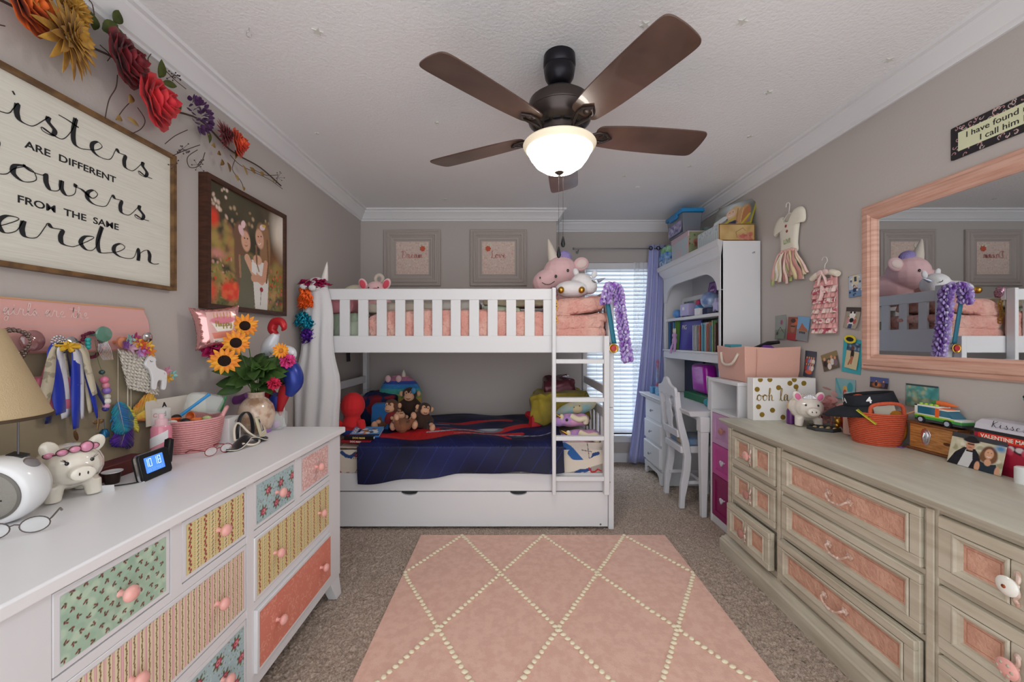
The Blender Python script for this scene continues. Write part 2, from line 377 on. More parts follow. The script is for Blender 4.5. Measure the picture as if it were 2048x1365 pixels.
# curtain rod and curtains
RODM = mat('rod_metal', '#8d8d90', .3, .9)
rod = thing('curtain_rod', 'thin grey curtain rod over the alcove window', 'curtain rod', (1.1, 3.95, 2.15))
MB().tube([(.62, 3.95, 2.15), (1.7, 3.95, 2.15)], .006, 10).build('pole', RODM, rod)
MB().ell((.612, 3.95, 2.15), .011).build('finial', RODM, rod)
for x in (.66, 1.68): MB().tube([(x, 3.95, 2.14), (x, 3.97, 2.13), (x, 4.044, 2.13)], .005, 8).lathe([(.016, 0), (.016, .004)], 14, fr((x, 4.044, 2.13), (1, 0, 0), (0, 0, 1))).build('bracket', RODM, rod)
CURT = mat('lavender_curtain', '#b3b8e8', .55, sheen=.5, bump=.08, bscale=200)
cu = thing('curtain', 'lavender grommet curtain gathered at the right of the window', 'curtain', (1.35, 3.96, 0))
def cfn(u, v):
    z = 2.19-2.165*v; x0 = 1.36-.21*v**1.5; x1 = 1.60-.05*v
    return (x0+(x1-x0)*u, 3.955+.024*math.sin(u*4.5*2*PI)*(.8+.4*v)+.01*math.sin(v*5+u*3), z)
MB().grid(cfn, 120, 30).build('cloth', CURT, cu, solid=.003)
for k in range(3):
    u = .05+.155*k*2; p = V(cfn(u, 0.02)); MB().tube([(p.x+.017*math.cos(a*PI/8), 3.93, 2.15+.017*math.sin(a*PI/8)) for a in range(16)], .004, 6, closed=True).build('grommet', BLACK, cu)
SHEER = mat('sheer_voile', '#eef2f8', .8, alpha=.35)
MB().grid(lambda u, v: (1.22+.16*u-.02*v, 3.985+.008*math.sin(u*20), 2.02-1.78*v), 40, 12).build('sheer_curtain', SHEER, label='sheer white voile strip between the blind and the lavender curtain', cat='curtain')
# rug
RUGM = mat('rug_pink', '#e8c0b0', .95, bump=.5, bscale=220, col2='#dfb4a4', cscale=30, dist=.003, sheen=.3)
rug = thing('area_rug', 'pink rug with a cream bobble diamond trellis', 'rug', (.195, 1.35, .004))
g = MB(); g.grid(lambda u, v: (-.571+1.531*u, .12+2.38*v, .018+.0012*math.sin(u*300)*math.sin(v*330)), 90, 140)
n0 = len(g.v); g.box(-.571, .96, .12, 2.5, .004, .0165)
g.build('pile', RUGM, rug)
t = MB(); S = set()
for k in range(-6, 7):
    for sgn in (1, -1):
        for i in range(int(.473*14/.03)):
            s = i*.0275; yy = 2.49 - s*.846; xx = .194+.507*k+sgn*s*.533
            if -.565 < xx < .955 and yy > .2:
                key = (round(xx/.012), round(yy/.012))
                if key in S: continue
                S.add(key); t.ell((xx+random.uniform(-.002, .002), yy, .021), (.0128*random.uniform(.85, 1.1), .0105, .006), n=8, m=4)
t.build('bobble_trellis', mat('cream_bobble', '#ece2c6', .95, sheen=.3), rug)
# ================================================================= CEILING FAN
FX, FY, FZ = .200, 1.68, 2.095
BRZ = mat('bronze_metal', '#4a4240', .32, .75)
fan = thing('ceiling_fan', 'dark bronze ceiling fan with five brown blades and a glowing white bowl light', 'ceiling fan', (FX, FY, 2.44))
T = Mx.Translation((FX, FY, 0))
MB(T).lathe([(.066, 2.44), (.068, 2.40), (.062, 2.392), (.066, 2.385), (.06, 2.35), (.045, 2.325), (.032, 2.318)], 32).build('canopy', mat('black_bronze', '#26242a', .35, .6), fan)
MB(T).lathe([(.012, 2.33), (.012, 2.26)], 16).build('downrod', mat('black_bronze', '', 0), fan)
hs = MB(T).lathe([(.03, 2.285), (.085, 2.278), (.128, 2.245), (.136, 2.205), (.134, 2.2), (.138, 2.195), (.13, 2.165), (.105, 2.14), (.085, 2.132), (.082, 2.11), (.09, 2.104), (.07, 2.085), (.05, 2.07)], 40).build('motor_housing', BRZ, fan)
b = MB(T)
for k in range(14):
    b.rb((.094*math.cos(k*PI/7), .094*math.sin(k*PI/7), 2.137), (.01, .028, .012), Mx.Rotation(k*PI/7, 4, 'Z'))
b.build('vent_slot', mat('vent_dark', '#16151a', .5), hs)
BLD = mat('walnut_blade', '#5e463c', .3, col2='#503a31', cscale=5, coat=.25)
for k in range(5):
    a = rd(8.6+72*k)
    R = Mx.Translation((FX, FY, FZ+.022)) @ Mx.Rotation(a, 4, 'Z') @ Mx.Rotation(rd(-12), 4, 'X')
    out = []; L0, L1 = .155, .645
    pr = [(0, .035), (.02, .052), (.08, .062), (.3, .073), (.6, .078), (.85, .079), (.94, .077), (.975, .070), (.992, .055), (1.0, .03), (1.003, .004)]
    up = [(L0+(L1-L0)*t, h) for t, h in catmull([(t, h) for t, h in pr], 4) for _ in (0,)] if 0 else [(L0+(L1-L0)*q.x, q.y) for q in catmull(pr, 4)]
    poly = up+[(x, -y) for x, y in reversed(up)]
    bo = MB(R).prism(poly, -.003, .003).build('blade', BLD, fan, bevel=.0015, ang=60)
    ib = MB(R)
    ib.tube([(.07, 0, -.012), (.1, 0, -.02), (.13, .014, -.012), (.165, .026, -.007), (.2, .024, -.007), (.225, 0, -.007), (.2, -.024, -.007), (.165, -.026, -.007), (.13, -.014, -.012), (.1, 0, -.02)], .0065, 8)
    ib.ell((.19, 0, -.006), (.018, .013, .004))
    for q in ((.185, .022), (.185, -.022), (.215, 0)): ib.ell((q[0], q[1], -.012), .004, n=8, m=5)
    ib.build('blade_iron', BRZ, fan)
MB(T).lathe([(.05, 2.085), (.06, 2.075), (.142, 2.066), (.146, 2.058), (.06, 2.06)], 40).build('light_fitter', BRZ, fan)
GLO = mat('glowing_glass', '#fff8ec', .3, emis='#fff6ea', es=GLOBE_E)
MB(T).lathe([(.128, 2.071), (.150, 2.070), (.154, 2.064), (.148, 2.054), (.139, 2.044), (.134, 2.044), (.144, 2.06)], 48).build('glass_rim', mat('cream_glass', '#f2e8d2', .25, emis='#f6e6c4', es=.25), fan)
MB(T).lathe([(.137, 2.045), (.132, 2.035), (.122, 2.015), (.1, 1.985), (.068, 1.963), (.03, 1.952), (.0, 1.95)], 48).build('glass_bowl', GLO, fan)
MB(T).lathe([(.0, 1.928), (.006, 1.93), (.007, 1.936), (.004, 1.94), (.011, 1.944), (.028, 1.957), (.03, 1.964)], 24).build('finial', BRZ, fan)
for x, z0, ln in ((-.004, 1.935, .30), (.014, 1.95, .27)):
    c_ = MB(T); n = int((z0-(z0-ln))/.0055)
    for i in range(n): c_.ell((x, -.012, z0-i*.0055), .0017, n=6, m=4)
    co = c_.build('pull_chain', BRZ, fan)
    zz = z0-ln
    MB(T).lathe([(.0, zz-.048), (.006, zz-.045), (.0095, zz-.034), (.006, zz-.016), (.002, zz), (.001, zz+.002)], 14, tr(x, -.012, 0)).build('chain_pull', BLACK, co)
# ================================================================= LEFT DRESSER
def patt(kind, W, H, res):
    r = np.random.default_rng(11)
    if kind == 'mint':
        c = Cv(W, H, res, '#a6c3ae').dots(int(W*H*2600), (.006, .012), ['#bcd4bd', '#c8dac4', '#98b8a2'], op=.55)
        j = 0; y = .008
        while y < H:
            x = .008+(j % 2)*.013
            while x < W:
                xx = x+r.uniform(-.003, .003); yy = y+r.uniform(-.003, .003); a = r.uniform(0, 360)
                for k in range(3):
                    c.ell(xx+.003*math.cos(a+k*2), yy+.003*math.sin(a+k*2), .0034, .0018, ('#6a2b30', '#7d3a36', '#4f4a2c')[k], a+50*k, .2)
                x += .026
            y += .017; j += 1
    elif kind == 'cream':
        c = Cv(W, H, res, '#dccb92'); x = .012; k = 0
        while x < W:
            if k % 2 == 0:
                y = 0
                while y < H:
                    c.ell(x+.003*math.sin(y*300), y, .0035, .003, '#a8324a', r.uniform(0, 180)); c.ell(x-.004*math.sin(y*300), y+.004, .003, .002, '#5f7040', 40); y += .0075
            else:
                for dx in (-.011, .011): 
                    y = 0
                    while y < H: c.ell(x+dx, y, .0013, .0013, '#8d6b4b'); y += .006
                c.rect(x-.008, x+.008, 0, H, '#e8dcb4', .6); y = 0
                while y < H: c.ell(x, y, .0042, .0022, '#7f8f4c', 35); c.ell(x+.002, y+.004, .002, .0015, '#a4485a'); y += .011
            x += .026; k += 1
    elif kind == 'blue':
        c = Cv(W, H, res, '#a9c3c9').dots(int(W*H*9000), (.001, .003), ['#5d6f52', '#7d8f63', '#c7d8d8', '#8b5a55'], op=.8)
        n = max(2, int(W/.065))
        for i in range(int(n*H/.062)+1):
            cx = (i % n+.5+.35*((i//n) % 2))*W/n; cy = .03+(i//n)*.062
            for q in range(7): a = q*.9; c.ell(cx+.016*math.cos(a), cy+.016*math.sin(a), .007, .0035, '#5b6b45', q*51)
            for rr, cl in ((.014, '#8c2f43'), (.011, '#c0566a'), (.007, '#dfa0a6'), (.004, '#a23a50')): c.ell(cx+r.uniform(-.002, .002), cy, rr, rr*.85, cl, 20)
    elif kind == 'pinkdam':
        c = Cv(W, H, res, '#d9aaa6').dots(int(W*H*22000), (.0015, .004), ['#eed5d0', '#e8c8c3', '#f2dfdb'], op=.85)
    elif kind == 'pinkstripe':
        c = Cv(W, H, res, '#e3d9b6'); x = .004
        while x < W:
            c.rect(x, x+.006, 0, H, '#d8a0a8'); c.rect(x+.0022, x+.0036, 0, H, '#e9cfc9'); y = 0
            while y < H: c.ell(x+.0125+.001*math.sin(y*700), y, .0018, .0026, '#6b5a2e', 25*math.sin(y*900)); c.ell(x+.0125, y+.003, .0016, .001, '#8f3a48'); y += .0065
            x += .0185
    else:
        c = Cv(W, H, res, '#d9826f')
        for i in range(int(W*H*1500)):
            cx, cy, a0 = r.uniform(0, W), r.uniform(0, H), r.uniform(0, 6.28); s = r.choice([-1, 1])
            p = [(cx+(.003+.0022*t)*math.cos(a0+s*t*.8), cy+(.003+.0022*t)*math.sin(a0+s*t*.8)) for t in range(7)]
            c.line(p, .0014, ('#ecb39f', '#e7a592')[i % 2], .9)
    return c.mott(.02)
DX = -.845
dr = thing('patterned_dresser', 'white dresser with eight drawers papered in mixed florals and pink knobs', 'dresser', (-1.1, 1.285, 0))
DT = .812
MB().box(-1.385, -.83, .585, 1.985, DT-.028, DT).build('top', WHT, dr, bevel=.005, segs=3)
b = MB(fr((DX, 0, 0), (0, 1, 0), (0, 0, 1)))
yy0, yy1 = .615, 1.955
b.box(yy0, .73, .1, .784, -.53, 0).box(1.84, yy1, .1, .784, -.53, 0)
b.box(.73, 1.84, .1, .784, -.53, -.03)
for x0, x1, z0, z1 in ((.73, 1.84, .1, .148), (.73, 1.84, .359, .384), (.73, 1.84, .596, .617), (.73, 1.84, .778, .784), (1.268, 1.302, .1, .61), (.985, 1.018, .61, .784), (1.268, 1.302, .61, .784), (1.552, 1.586, .61, .784)):
    b.box(x0, x1, z0, z1, -.03, 0 if x1-x0 > .5 else .0008)
b.build('carcass', WHT2, dr)
for yy in (yy0+.045, yy1-.045):
    for xx in (-1.36, DX-.005):
        q = 1 if yy > 1 else -1; s = 1 if xx > -1 else -1
        m = MB(); y0 = yy-.045; y1 = yy+.045
        m.add([(xx-s*.05, y0, .1), (xx, y0, .1), (xx, y1, .1), (xx-s*.05, y1, .1), (xx-s*.03, y0+(.0 if q < 0 else .04), 0), (xx+s*.012, y0+(0 if q < 0 else .04), 0), (xx+s*.012, y1-(0 if q > 0 else .04), 0), (xx-s*.03, y1-(0 if q > 0 else .04), 0)],
              [(0, 1, 2, 3), (7, 6, 5, 4), (0, 4, 5, 1), (1, 5, 6, 2), (2, 6, 7, 3), (3, 7, 4, 0)])
        m.build('leg', WHT2, dr, bevel=.002)
DR = [(.732, .983, .62, .776, 'mint', 0, 1), (1.02, 1.266, .62, .776, 'cream', 0, 1), (1.304, 1.55, .62, .776, 'blue', 0, 1), (1.588, 1.838, .62, .776, 'pinkdam', 0, 1),
      (.732, 1.265, .387, .594, 'pinkstripe', 0, 2), (1.302, 1.838, .387, .594, 'cream', .004, 2), (.732, 1.265, .15, .357, 'blue', 0, 2), (1.302, 1.838, .15, .357, 'coral', .012, 2)]
for x0, x1, z0, z1, k, pr, nk in DR:
    o = MB(fr((DX, 0, 0), (0, 1, 0), (0, 0, 1))).box(x0, x1, z0, z1, -.028, pr).build('drawer', WHT2, dr, bevel=.002)
    e = .012
    W, H = x1-x0-2*e, z1-z0-2*e
    near = x0 < 1.28
    patt(k, W, H, .0014 if near else .002).panel('paper_front', fr((DX+pr+.001, x0+e, z0+e), (0, 1, 0), (0, 0, 1)), o, rough=.55)
    for i in range(nk):
        x = x0+(x1-x0)*(.5 if nk == 1 else (.2, .8)[i] if k != 'pinkstripe' else (.28, .76)[i])
        MB(fr((DX+pr, x, (z0+z1)/2), (0, 1, 0), (0, 0, 1))).lathe([(.008, .001), (.0055, .005), (.0055, .012), (.011, .016), (.0165, .022), (.017, .027), (.013, .033), (.006, .036), (0, .0365)], 20).build('knob', PINK, o)
# ================================================================= RIGHT DRESSER
RT = .78
ANT = mat('antiqued_cream', '#c9c2b0', .5, col2='#a99c88', cscale=3.5, stretch=(3, 1, 9), ramp=(.38, .85), bump=.15, bscale=40, dist=.003)
ANTT = mat('antiqued_top', '#c3c1b3', .38, col2='#b2af9f', cscale=4, stretch=(6, 1, 1), ramp=(.3, .8), coat=.15)
rdr = thing('antiqued_dresser', 'long antiqued cream dresser with peach embossed panels and ornate pulls', 'dresser', (1.5, 1.54, 0))
yA, yB = .735, 2.345
def prof_x(m, X0, prof, y0, y1, xb):     # profile (out,z) swept along Y on the front side, closed to back xb; out grows towards -X
    n = len(prof); vs = []
    for y, s in ((y0, -1), (y1, 1)):
        for o, z in prof: vs.append((X0-o, y+s*o, z))
        vs.append((xb, y, prof[-1][1])); vs.append((xb, y, prof[0][1]))
    N = n+2; m.add(vs, [(i, (i+1) % N, N+(i+1) % N, N+i) for i in range(N)]+[tuple(range(N-1, -1, -1)), tuple(range(N, 2*N))])
m = MB(); prof_x(m, 1.262, [(0, RT-.038), (.006, RT-.036), (.008, RT-.028), (.018, RT-.024), (.026, RT-.016), (.03, RT-.008), (.028, RT-.002), (.022, RT)], yA, yB, 1.762)
m.build('top', ANTT, rdr, ang=20)
m = MB(); prof_x(m, 1.268, [(.032, .0), (.032, .065), (.026, .072), (.024, .08), (.014, .086), (.010, .095), (0, .1)], yA+.01, yB-.005, 1.762)
m.build('plinth', ANT, rdr, ang=25)
XF = 1.272
def RFr(y): return fr((XF, y, 0), (0, -1, 0), (0, 0, 1))
b = MB(RFr(0)); b.box(-yB+.01, -yA-.01, .1, .742, -.485, -.02)
for ya, yb in ((2.29, yB-.01), (1.866, 1.905), (1.183, 1.222), (yA+.01, .79)):
    b.box(-yb, -ya, .1, .742, -.02, .004)
    b.box(-yb+.008, -ya-.008, .1, .735, .004, .010)
for z0, z1 in ((.1, .13), (.315, .334), (.52, .538), (.727, .742)): b.box(-2.29, -.79, z0, z1, -.02, 0)
b.build('carcass', ANT, rdr, bevel=.0025)
PEACH = mat('peach_panel', '#d9ac96', .6, bump=1, bscale=70, dist=.006, col2='#cb9b86', cscale=25)
STI = mat('bead_line', '#a86f58', .7)
PALE = mat('pale_pull', '#e4cfc3', .35, .15, col2='#c9a797', cscale=40)
def bail(T, par):
    m = MB(T)
    for sx in (-.048, .048):
        for k in range(6): a = k*PI/3; m.ell((sx+.009*math.cos(a), .009*math.sin(a), .003), (.006, .006, .0035), n=8, m=5)
        m.ell((sx, 0, .006), (.008, .008, .006), n=10, m=6); m.ell((sx*1.22, .004, .002), (.008, .004, .003), n=8, m=5)
    m.tube(catmull([(-.048, 0, .008), (-.046, -.004, .018), (-.03, -.017, .022), (-.008, -.022, .024), (.008, -.022, .024), (.03, -.017, .022), (.046, -.004, .018), (.048, 0, .008)], 4), .0042, 8)
    m.ell((0, -.022, .024), (.012, .006, .006), n=10, m=6)
    for sx in (-.02, .02): m.ell((sx, -.0195, .0235), (.004, .006, .006), n=8, m=5)
    return m.build('pull', PALE, par)
def knobp(T, par, kind):
    m = MB(T); m.ell((0, .028, .003), (.008, .01, .003), n=10, m=5)
    m.tube(catmull([(0, .03, .002), (.004, .015, .006), (0, 0, .008), (.005, -.02, .007), (-.003, -.035, .005), (.003, -.045, .003)], 4), [.005]*20+[.003]*1, 8); m.ell((0, -.046, .003), (.006, .008, .003), n=8, m=5)
    o = m.build('backplate', PALE, par)
    cl = {'white': mat('porcelain', '#ecece4', .15, coat=.5), 'pinkglass': mat('pink_glass', '#d9a298', .1, trans=.5), 'rose': PINK}[kind]
    m = MB(T); m.lathe([(.006, .004), (.005, .018), (.012, .021), (.023, .026), (.024, .030), (.018, .036), (.006, .038), (0, .038)], 24)
    k = m.build('knob', cl, par)
    if kind == 'white': MB(T).ell((0, 0, .038), (.005, .005, .003), n=10, m=5).build('screw', mat('copper', '#b06a48', .3, .9), k)
    if kind == 'rose':
        m = MB(T)
        for q in range(6): m.ell((.014*math.cos(q*PI/3), .014*math.sin(q*PI/3), .036), (.0045, .0045, .002), n=8, m=4)
        m.build('cutwork', ANT, k)
rows = [(.54, .725), (.336, .518), (.132, .313)]
FRM = [(0, -.018), (0, .012), (.004, .016), (.012, .016), (.018, .012), (.026, .012), (.03, .016)]
def drawer(y1, y0, z0, z1, cols_, out=0, knob=None, pull=False, wide=.03):
    T = RFr(0) @ Mx.Translation((0, 0, out)); x0, x1 = -y1, -y0
    b = MB(T); b.steps(x0, x1, z0, z1, [(0, -.018-out), (0, .010), (.004, .015), (.022, .015), (.026, .013)])
    o = None
    # raised frame around each recess
    n = len(cols_); 
    for (u0, u1) in cols_:
        pass
    b = MB(T); zs0, zs1 = z0+wide, z1-wide
    b.box(x0, x1, z0, z1, -.018, -.002)
    edges = [x0]+[e for c_ in cols_ for e in c_]+[x1]
    b.box(x0, x1, z0, zs0, -.002, .013).box(x0, x1, zs1, z1, -.002, .013)
    for i in range(0, len(edges), 2): b.box(edges[i], edges[i+1], zs0, zs1, -.002, .013)
    o = b.build('drawer', ANT, rdr, bevel=.003)
    for (u0, u1) in cols_:
        b = MB(T); b.steps(u0, u1, zs0, zs1, [(0, .013), (.003, .0165), (.007, .0165), (.011, .010), (.017, .008), (.019, .002), (.020, .0005)])
        b.f = b.f[:-2]; b.mi = b.mi[:-2]
        b.build('moulding', ANT, o, smooth=False)
        MB(T).box(u0+.018, u1-.018, zs0+.018, zs1-.018, -.001, .001).build('panel', PEACH, o)
        i = .028; b = MB(T)
        for s in ((u0+i, u1-i, zs0+i, zs0+i+.0008), (u0+i, u1-i, zs1-i, zs1-i-.0008), (u0+i, u0+i+.0008, zs0+i, zs1-i), (u1-i, u1-i-.0008, zs0+i, zs1-i)): b.box(*s, .001, .0016)
        b.build('stitched_line', STI, o)
    zc = (z0+z1)/2
    if pull: bail(T @ tr((x0+x1)/2, zc, .001), o)
    if knob: knobp(T @ tr((x0+x1)/2, zc, .013), o, knob)
kn = ['rose', 'pinkglass', 'pinkglass']
for i, (z0, z1) in enumerate(rows):
    o_ = .028 if i == 2 else 0
    drawer(2.283, 1.911, z0, z1, [(-2.283+.035, -2.283+.17), (-1.911-.17, -1.911-.035)], o_, knob=kn[i])
    drawer(1.862, 1.228, z0, z1, [(-1.862+.035, -1.228-.035)], .018 if i == 2 else 0, pull=True)
    drawer(1.178, .80, z0, z1, [(-1.178+.038, -1.178+.172), (-.80-.172, -.80-.038)], 0, knob=['white', 'rose', 'pinkglass'][i], wide=.035)
# ================================================================= MIRROR AND WALL SIGN
PW = mat('peach_wood', '#d9ae9d', .5, col2='#c89986', cscale=4, stretch=(1, 1, 14), bump=.15, bscale=30, dist=.003)
mi = thing('wall_mirror', 'large wall mirror in a distressed peach wood frame over the antiqued dresser', 'mirror', (1.75, 1.48, 1.5))
T = RW(0, 0); x0, x1, z0, z1 = -1.995, -.95, 1.097, 1.905
fm = [(0, 0), (0, .012), (.008, .02), (.02, .02), (.026, .028), (.05, .03), (.06, .022), (.066, .026), (.074, .02), (.078, .012), (.078, .004)]
b = MB(T); b.steps(x0, x1, z0, z1, fm); b.f = b.f[:-2]; b.mi = b.mi[:-2]
b.build('frame', PW, mi, smooth=False)
MB(T).box(x0+.07, x1-.07, z0+.07, z1-.07, .002, .006).build('glass', mat('mirror_glass', '#e8ecee', .01, 1), mi)
def rr(w, h, r, n=4):
    o = []
    for cx, cy, a in ((w/2-r, h/2-r, 0), (-w/2+r, h/2-r, 90), (-w/2+r, -h/2+r, 180), (w/2-r, -h/2+r, 270)):
        for i in range(n+1): t = rd(a+90*i/n); o.append((cx+r*math.cos(t), cy+r*math.sin(t)))
    return o
sg = thing('daddy_sign', 'small pale green sign with black damask border reading I have found my Prince', 'sign', (1.76, 1.39, 2.02))
T = RW(1.39, 2.025)
cv = Cv(.41, .127, .0011, '#231f24')
r = np.random.default_rng(4)
for i in range(150):
    cx, cy, a0 = r.uniform(0, .41), r.uniform(0, .127), r.uniform(0, 6.28)
    cv.line([(cx+.0018*t*math.cos(a0+t*.7), cy+.0018*t*math.sin(a0+t*.7)) for t in range(7)], .0022, ('#d6c2bd', '#cf9e9e')[i % 2])
cv.rect(.026, .384, .026, .1, '#d9dcb9')
MB(T).prism(rr(.412, .129, .008), .001, .006).build('board', mat('sign_edge', '#1d1a20', .5), sg)
cv.panel('printed_face', T @ tr(-.205, -.0635, .0065), sg)
txt('I have found my Prince', .031, T @ tr(0, .014, .007), INK, sg, sx=1.06)
txt('I call him Daddy', .031, T @ tr(0, -.019, .007), INK, sg, sx=1.06)
# ================================================================= LEFT WALL: SISTERS SIGN, PORTRAIT, HOOK BOARD
GW = mat('golden_wood', '#7a5a36', .5, col2='#5c4126', cscale=6, stretch=(4, 4, 4), bump=.1, bscale=30)
ss = thing('sisters_sign', 'large whitewashed wood sign with black lettering about sisters and flowers', 'sign', (-1.4, 1.25, 1.72))
x0, x1, z0, z1 = .885, 1.627, 1.445, 1.995; T = LW(0, 0)
b = MB(T); b.steps(x0, x1, z0, z1, [(0, .001), (0, .03), (.014, .03), (.014, .012)]); b.f = b.f[:-2]; b.mi = b.mi[:-2]
b.build('frame', GW, ss, smooth=False)
MB(T).box(x0+.012, x1-.012, z0+.012, z1-.012, .004, .014).build('board', mat('whitewash', '#dedcd2', .7, col2='#cfccc0', cscale=8, stretch=(1, 1, 30), ramp=(.3, .75)), ss)
def sc_(wd, yc, zc, xh, **k): return script(wd, xh, LW(yc, zc, .0145), INK, ss, **k)
sc_('Sisters', 1.262, 1.860, .047, sp=1.85, thin=.05, thick=.30)
txt('ARE  DIFFERENT', .030, LW(1.262, 1.802, .0146), INK, ss, sx=1.2, bold=.0004)
sc_('flowers', 1.245, 1.694, .046, sp=1.9, thin=.05, thick=.30)
txt('FROM  THE  SAME', .030, LW(1.258, 1.640, .0146), INK, ss, sx=1.2, bold=.0004)
sc_('garden', 1.26, 1.538, .047, sp=2.25, thin=.05, thick=.30)
DW = mat('dark_wood_frame', '#4b2a1a', .4, col2='#3a1f12', cscale=5, stretch=(3, 3, 20))
po = thing('framed_portrait', 'dark wood framed portrait of two girls hugging in a flower field', 'framed photo', (-1.4, 2.09, 1.69))
x0, x1, z0, z1 = 1.775, 2.40, 1.387, 1.995
b = MB(T); b.steps(x0, x1, z0, z1, [(0, .001), (0, .042), (.022, .042), (.024, .03)]); b.f = b.f[:-2]; b.mi = b.mi[:-2]
b.build('frame', DW, po, smooth=False)
c = Cv(.584, .566, .0022, '#4a4334')
c.dots(60, (.03, .08), ['#39382c', '#4e4a36', '#5c4a34', '#3f3d2a', '#574c38'], (0, .584, .3, .566), .6, .7)
c.ell(.56, .43, .075, .13, '#e9dccb', 20, .5).ell(.6, .5, .06, .1, '#f2e9dd', 0, .5)
c.dots(14, (.006, .013), ['#f0dccb', '#e5c9b4'], (0, .12, .42, .56), .4, .8).dots(16, (.006, .012), ['#c59a72', '#e0c09a'], (.1, .45, .4, .5), .5, .6)
c.ell(.49, .27, .06, .1, '#8a5a35', -30, .7, .8).dots(140, (.012, .04), ['#8e7d42', '#a08a4a', '#b08f58', '#6c6d35', '#c39a60', '#7a7b3a'], (0, .584, 0, .27), .5, .6)
c.dots(60, (.01, .03), ['#b59a5c', '#c0855a', '#a79a4e'], (0, .25, .25, .38), .5, .5)
c.dots(200, (.002, .012), ['#5e6a2e', '#7e8a45', '#3f4724', '#9aa35a'], (0, .584, 0, .2), .3, .7)
c.dots(40, (.004, .011), ['#d8452f', '#c9706f', '#e06a3c', '#a5352c'], (.38, .584, .03, .25), .3, .9).dots(16, (.004, .01), ['#d39a95', '#d8452f'], (0, .2, .12, .26), .3, .9)
c.ell(.03, .4, .03, .04, '#e5432b', 0, .5).ell(.05, .24, .05, .02, '#cf8d80', 0, .6).ell(.15, .075, .065, .045, '#ee4a2c', 0, .35).dots(26, (.008, .02), ['#f06a40', '#e83f28'], (.09, .21, .04, .11), .4, .8).ell(.02, .06, .03, .04, '#e2583c', 0, .6)
c.k = (.31, 1.2, 1.3)
H1, H2, SK = '#7a5a45', '#9a7452', '#dcab90'
c.ell(.232, .19, .042, .13, H1, 3).ell(.235, .28, .05, .055, H1).ell(.395, .24, .038, .13, H2, -3).ell(.375, .31, .042, .055, H2, 15)
c.poly([(.215, .2), (.30, .215), (.325, .06), (.31, -.01), (.21, -.01), (.225, .1)], '#6b6a55').poly([(.30, .2), (.40, .2), (.42, .12), (.41, -.01), (.325, -.01)], '#e6e2dd')
c.ell(.262, .265, .029, .04, SK, 8).ell(.355, .295, .029, .04, SK, 12)
c.line([(.27, .2), (.32, .14), (.37, .12)], .035, SK).line([(.40, .2), (.385, .13), (.31, .125)], .03, '#d49f83')
c.ell(.34, .205, .03, .02, SK).poly([(.30, .19), (.335, .19), (.33, .14), (.30, .15)], '#eceae6')
for ex, ey in ((.253, .275), (.272, .277), (.345, .303), (.365, .308)): c.ell(ex, ey, .0042, .003, '#35261f')
c.line([(.255, .248), (.263, .245), (.272, .25)], .003, '#9a4a44').line([(.343, .274), (.352, .27), (.364, .279)], .0035, '#f3ece6').ell(.263, .26, .003, .003, '#c98d76').ell(.354, .288, .003, .003, '#c98d76')
c.ell(.232, .3, .015, .022, '#e8c0c4', 30).ell(.245, .327, .013, .016, '#efcdd0', -20).ell(.375, .348, .02, .012, '#e6cfd6', 20).ell(.385, .357, .014, .006, '#d8b850', 10)
c.line([(.222, .2), (.228, .12)], .012, '#a88263').line([(.41, .3), (.42, .2), (.405, .12)], .012, '#7f5d40').line([(.33, .26), (.335, .19)], .012, '#8a6546').line([(.335, .19), (.35, .16)], .008, '#a07a58')
c.line([(.36, .02), (.365, .08)], .003, '#3e4a2a').ell(.368, .085, .012, .01, '#a5252c')
del c.k
c.mott(.05)
c.panel('print', LW(x0+.0205, z0+.021, .031), po, rough=.35)
hb = thing('hook_board', 'pink painted hook board with pale script under the sisters sign', 'hook rail', (-1.39, 1.2, 1.285))
x0, x1 = .86, 1.497
cp = [(0, 1.205), (.0, 1.205)]
out = [(x0-.012, 1.22), (x0, 1.205), (x1, 1.205), (x1+.012, 1.225), (x1+.022, 1.26), (x1+.024, 1.29), (x1+.018, 1.32), (x1+.004, 1.345), (x1, 1.362), (x0, 1.362), (x0-.02, 1.32), (x0-.024, 1.28)]
MB(T).prism(out, .001, .017).build('board', mat('pink_wash', '#e0aaa2', .5, col2='#dbaba9', cscale=5, stretch=(1, 1, 25)), hb, bevel=.003)
MB(T).box(x0, x1, 1.3575, 1.362, .002, .0185).build('top_edge', mat('bare_wood', '#cf9d72', .6), hb)
MB(T).box(x0, x1, 1.207, 1.211, .0165, .0185).build('groove_bead', mat('darker_pink', '#c98b85', .6), hb)  # bead strip in a darker pink than the board
PS = mat('pale_script', '#ecd6d2', .6)
script('my girls are the', .017, LW(1.16, 1.315, .0176), PS, hb, sp=1.15, thin=.1, thick=.13)
# ================================================================= BUNK BED
BX0, BX1, BY0, BY1 = -1.33, .668, 2.608, 3.62
bed = thing('bunk_bed', 'white wooden twin bunk bed with slatted guard rail and ladder', 'bunk bed', (-.33, 3.11, 0))
for x0, x1 in ((BX0, BX0+.036), (BX1-.036, BX1)):
    for y0, y1 in ((BY0, BY0+.075), (BY1-.075, BY1)):
        MB().box(x0, x1, y0, y1, 0, .80).box(x0, x1, y0, y1, .802, 1.61).build('post', WHT2, bed, bevel=.003)
b = MB(); b.box(BX0+.036, BX1-.037, BY0+.002, BY0+.024, 1.16, 1.271); b.build('side_board', WHT2, bed, bevel=.003)
MB().box(BX0+.036, .285, BY0, BY0+.026, 1.507, 1.58).box(.205, .262, BY0+.002, BY0+.022, 1.271, 1.507).box(BX0+.036, BX0+.135, BY0+.002, BY0+.022, 1.271, 1.507).build('guard_rail', WHT2, bed, bevel=.003)
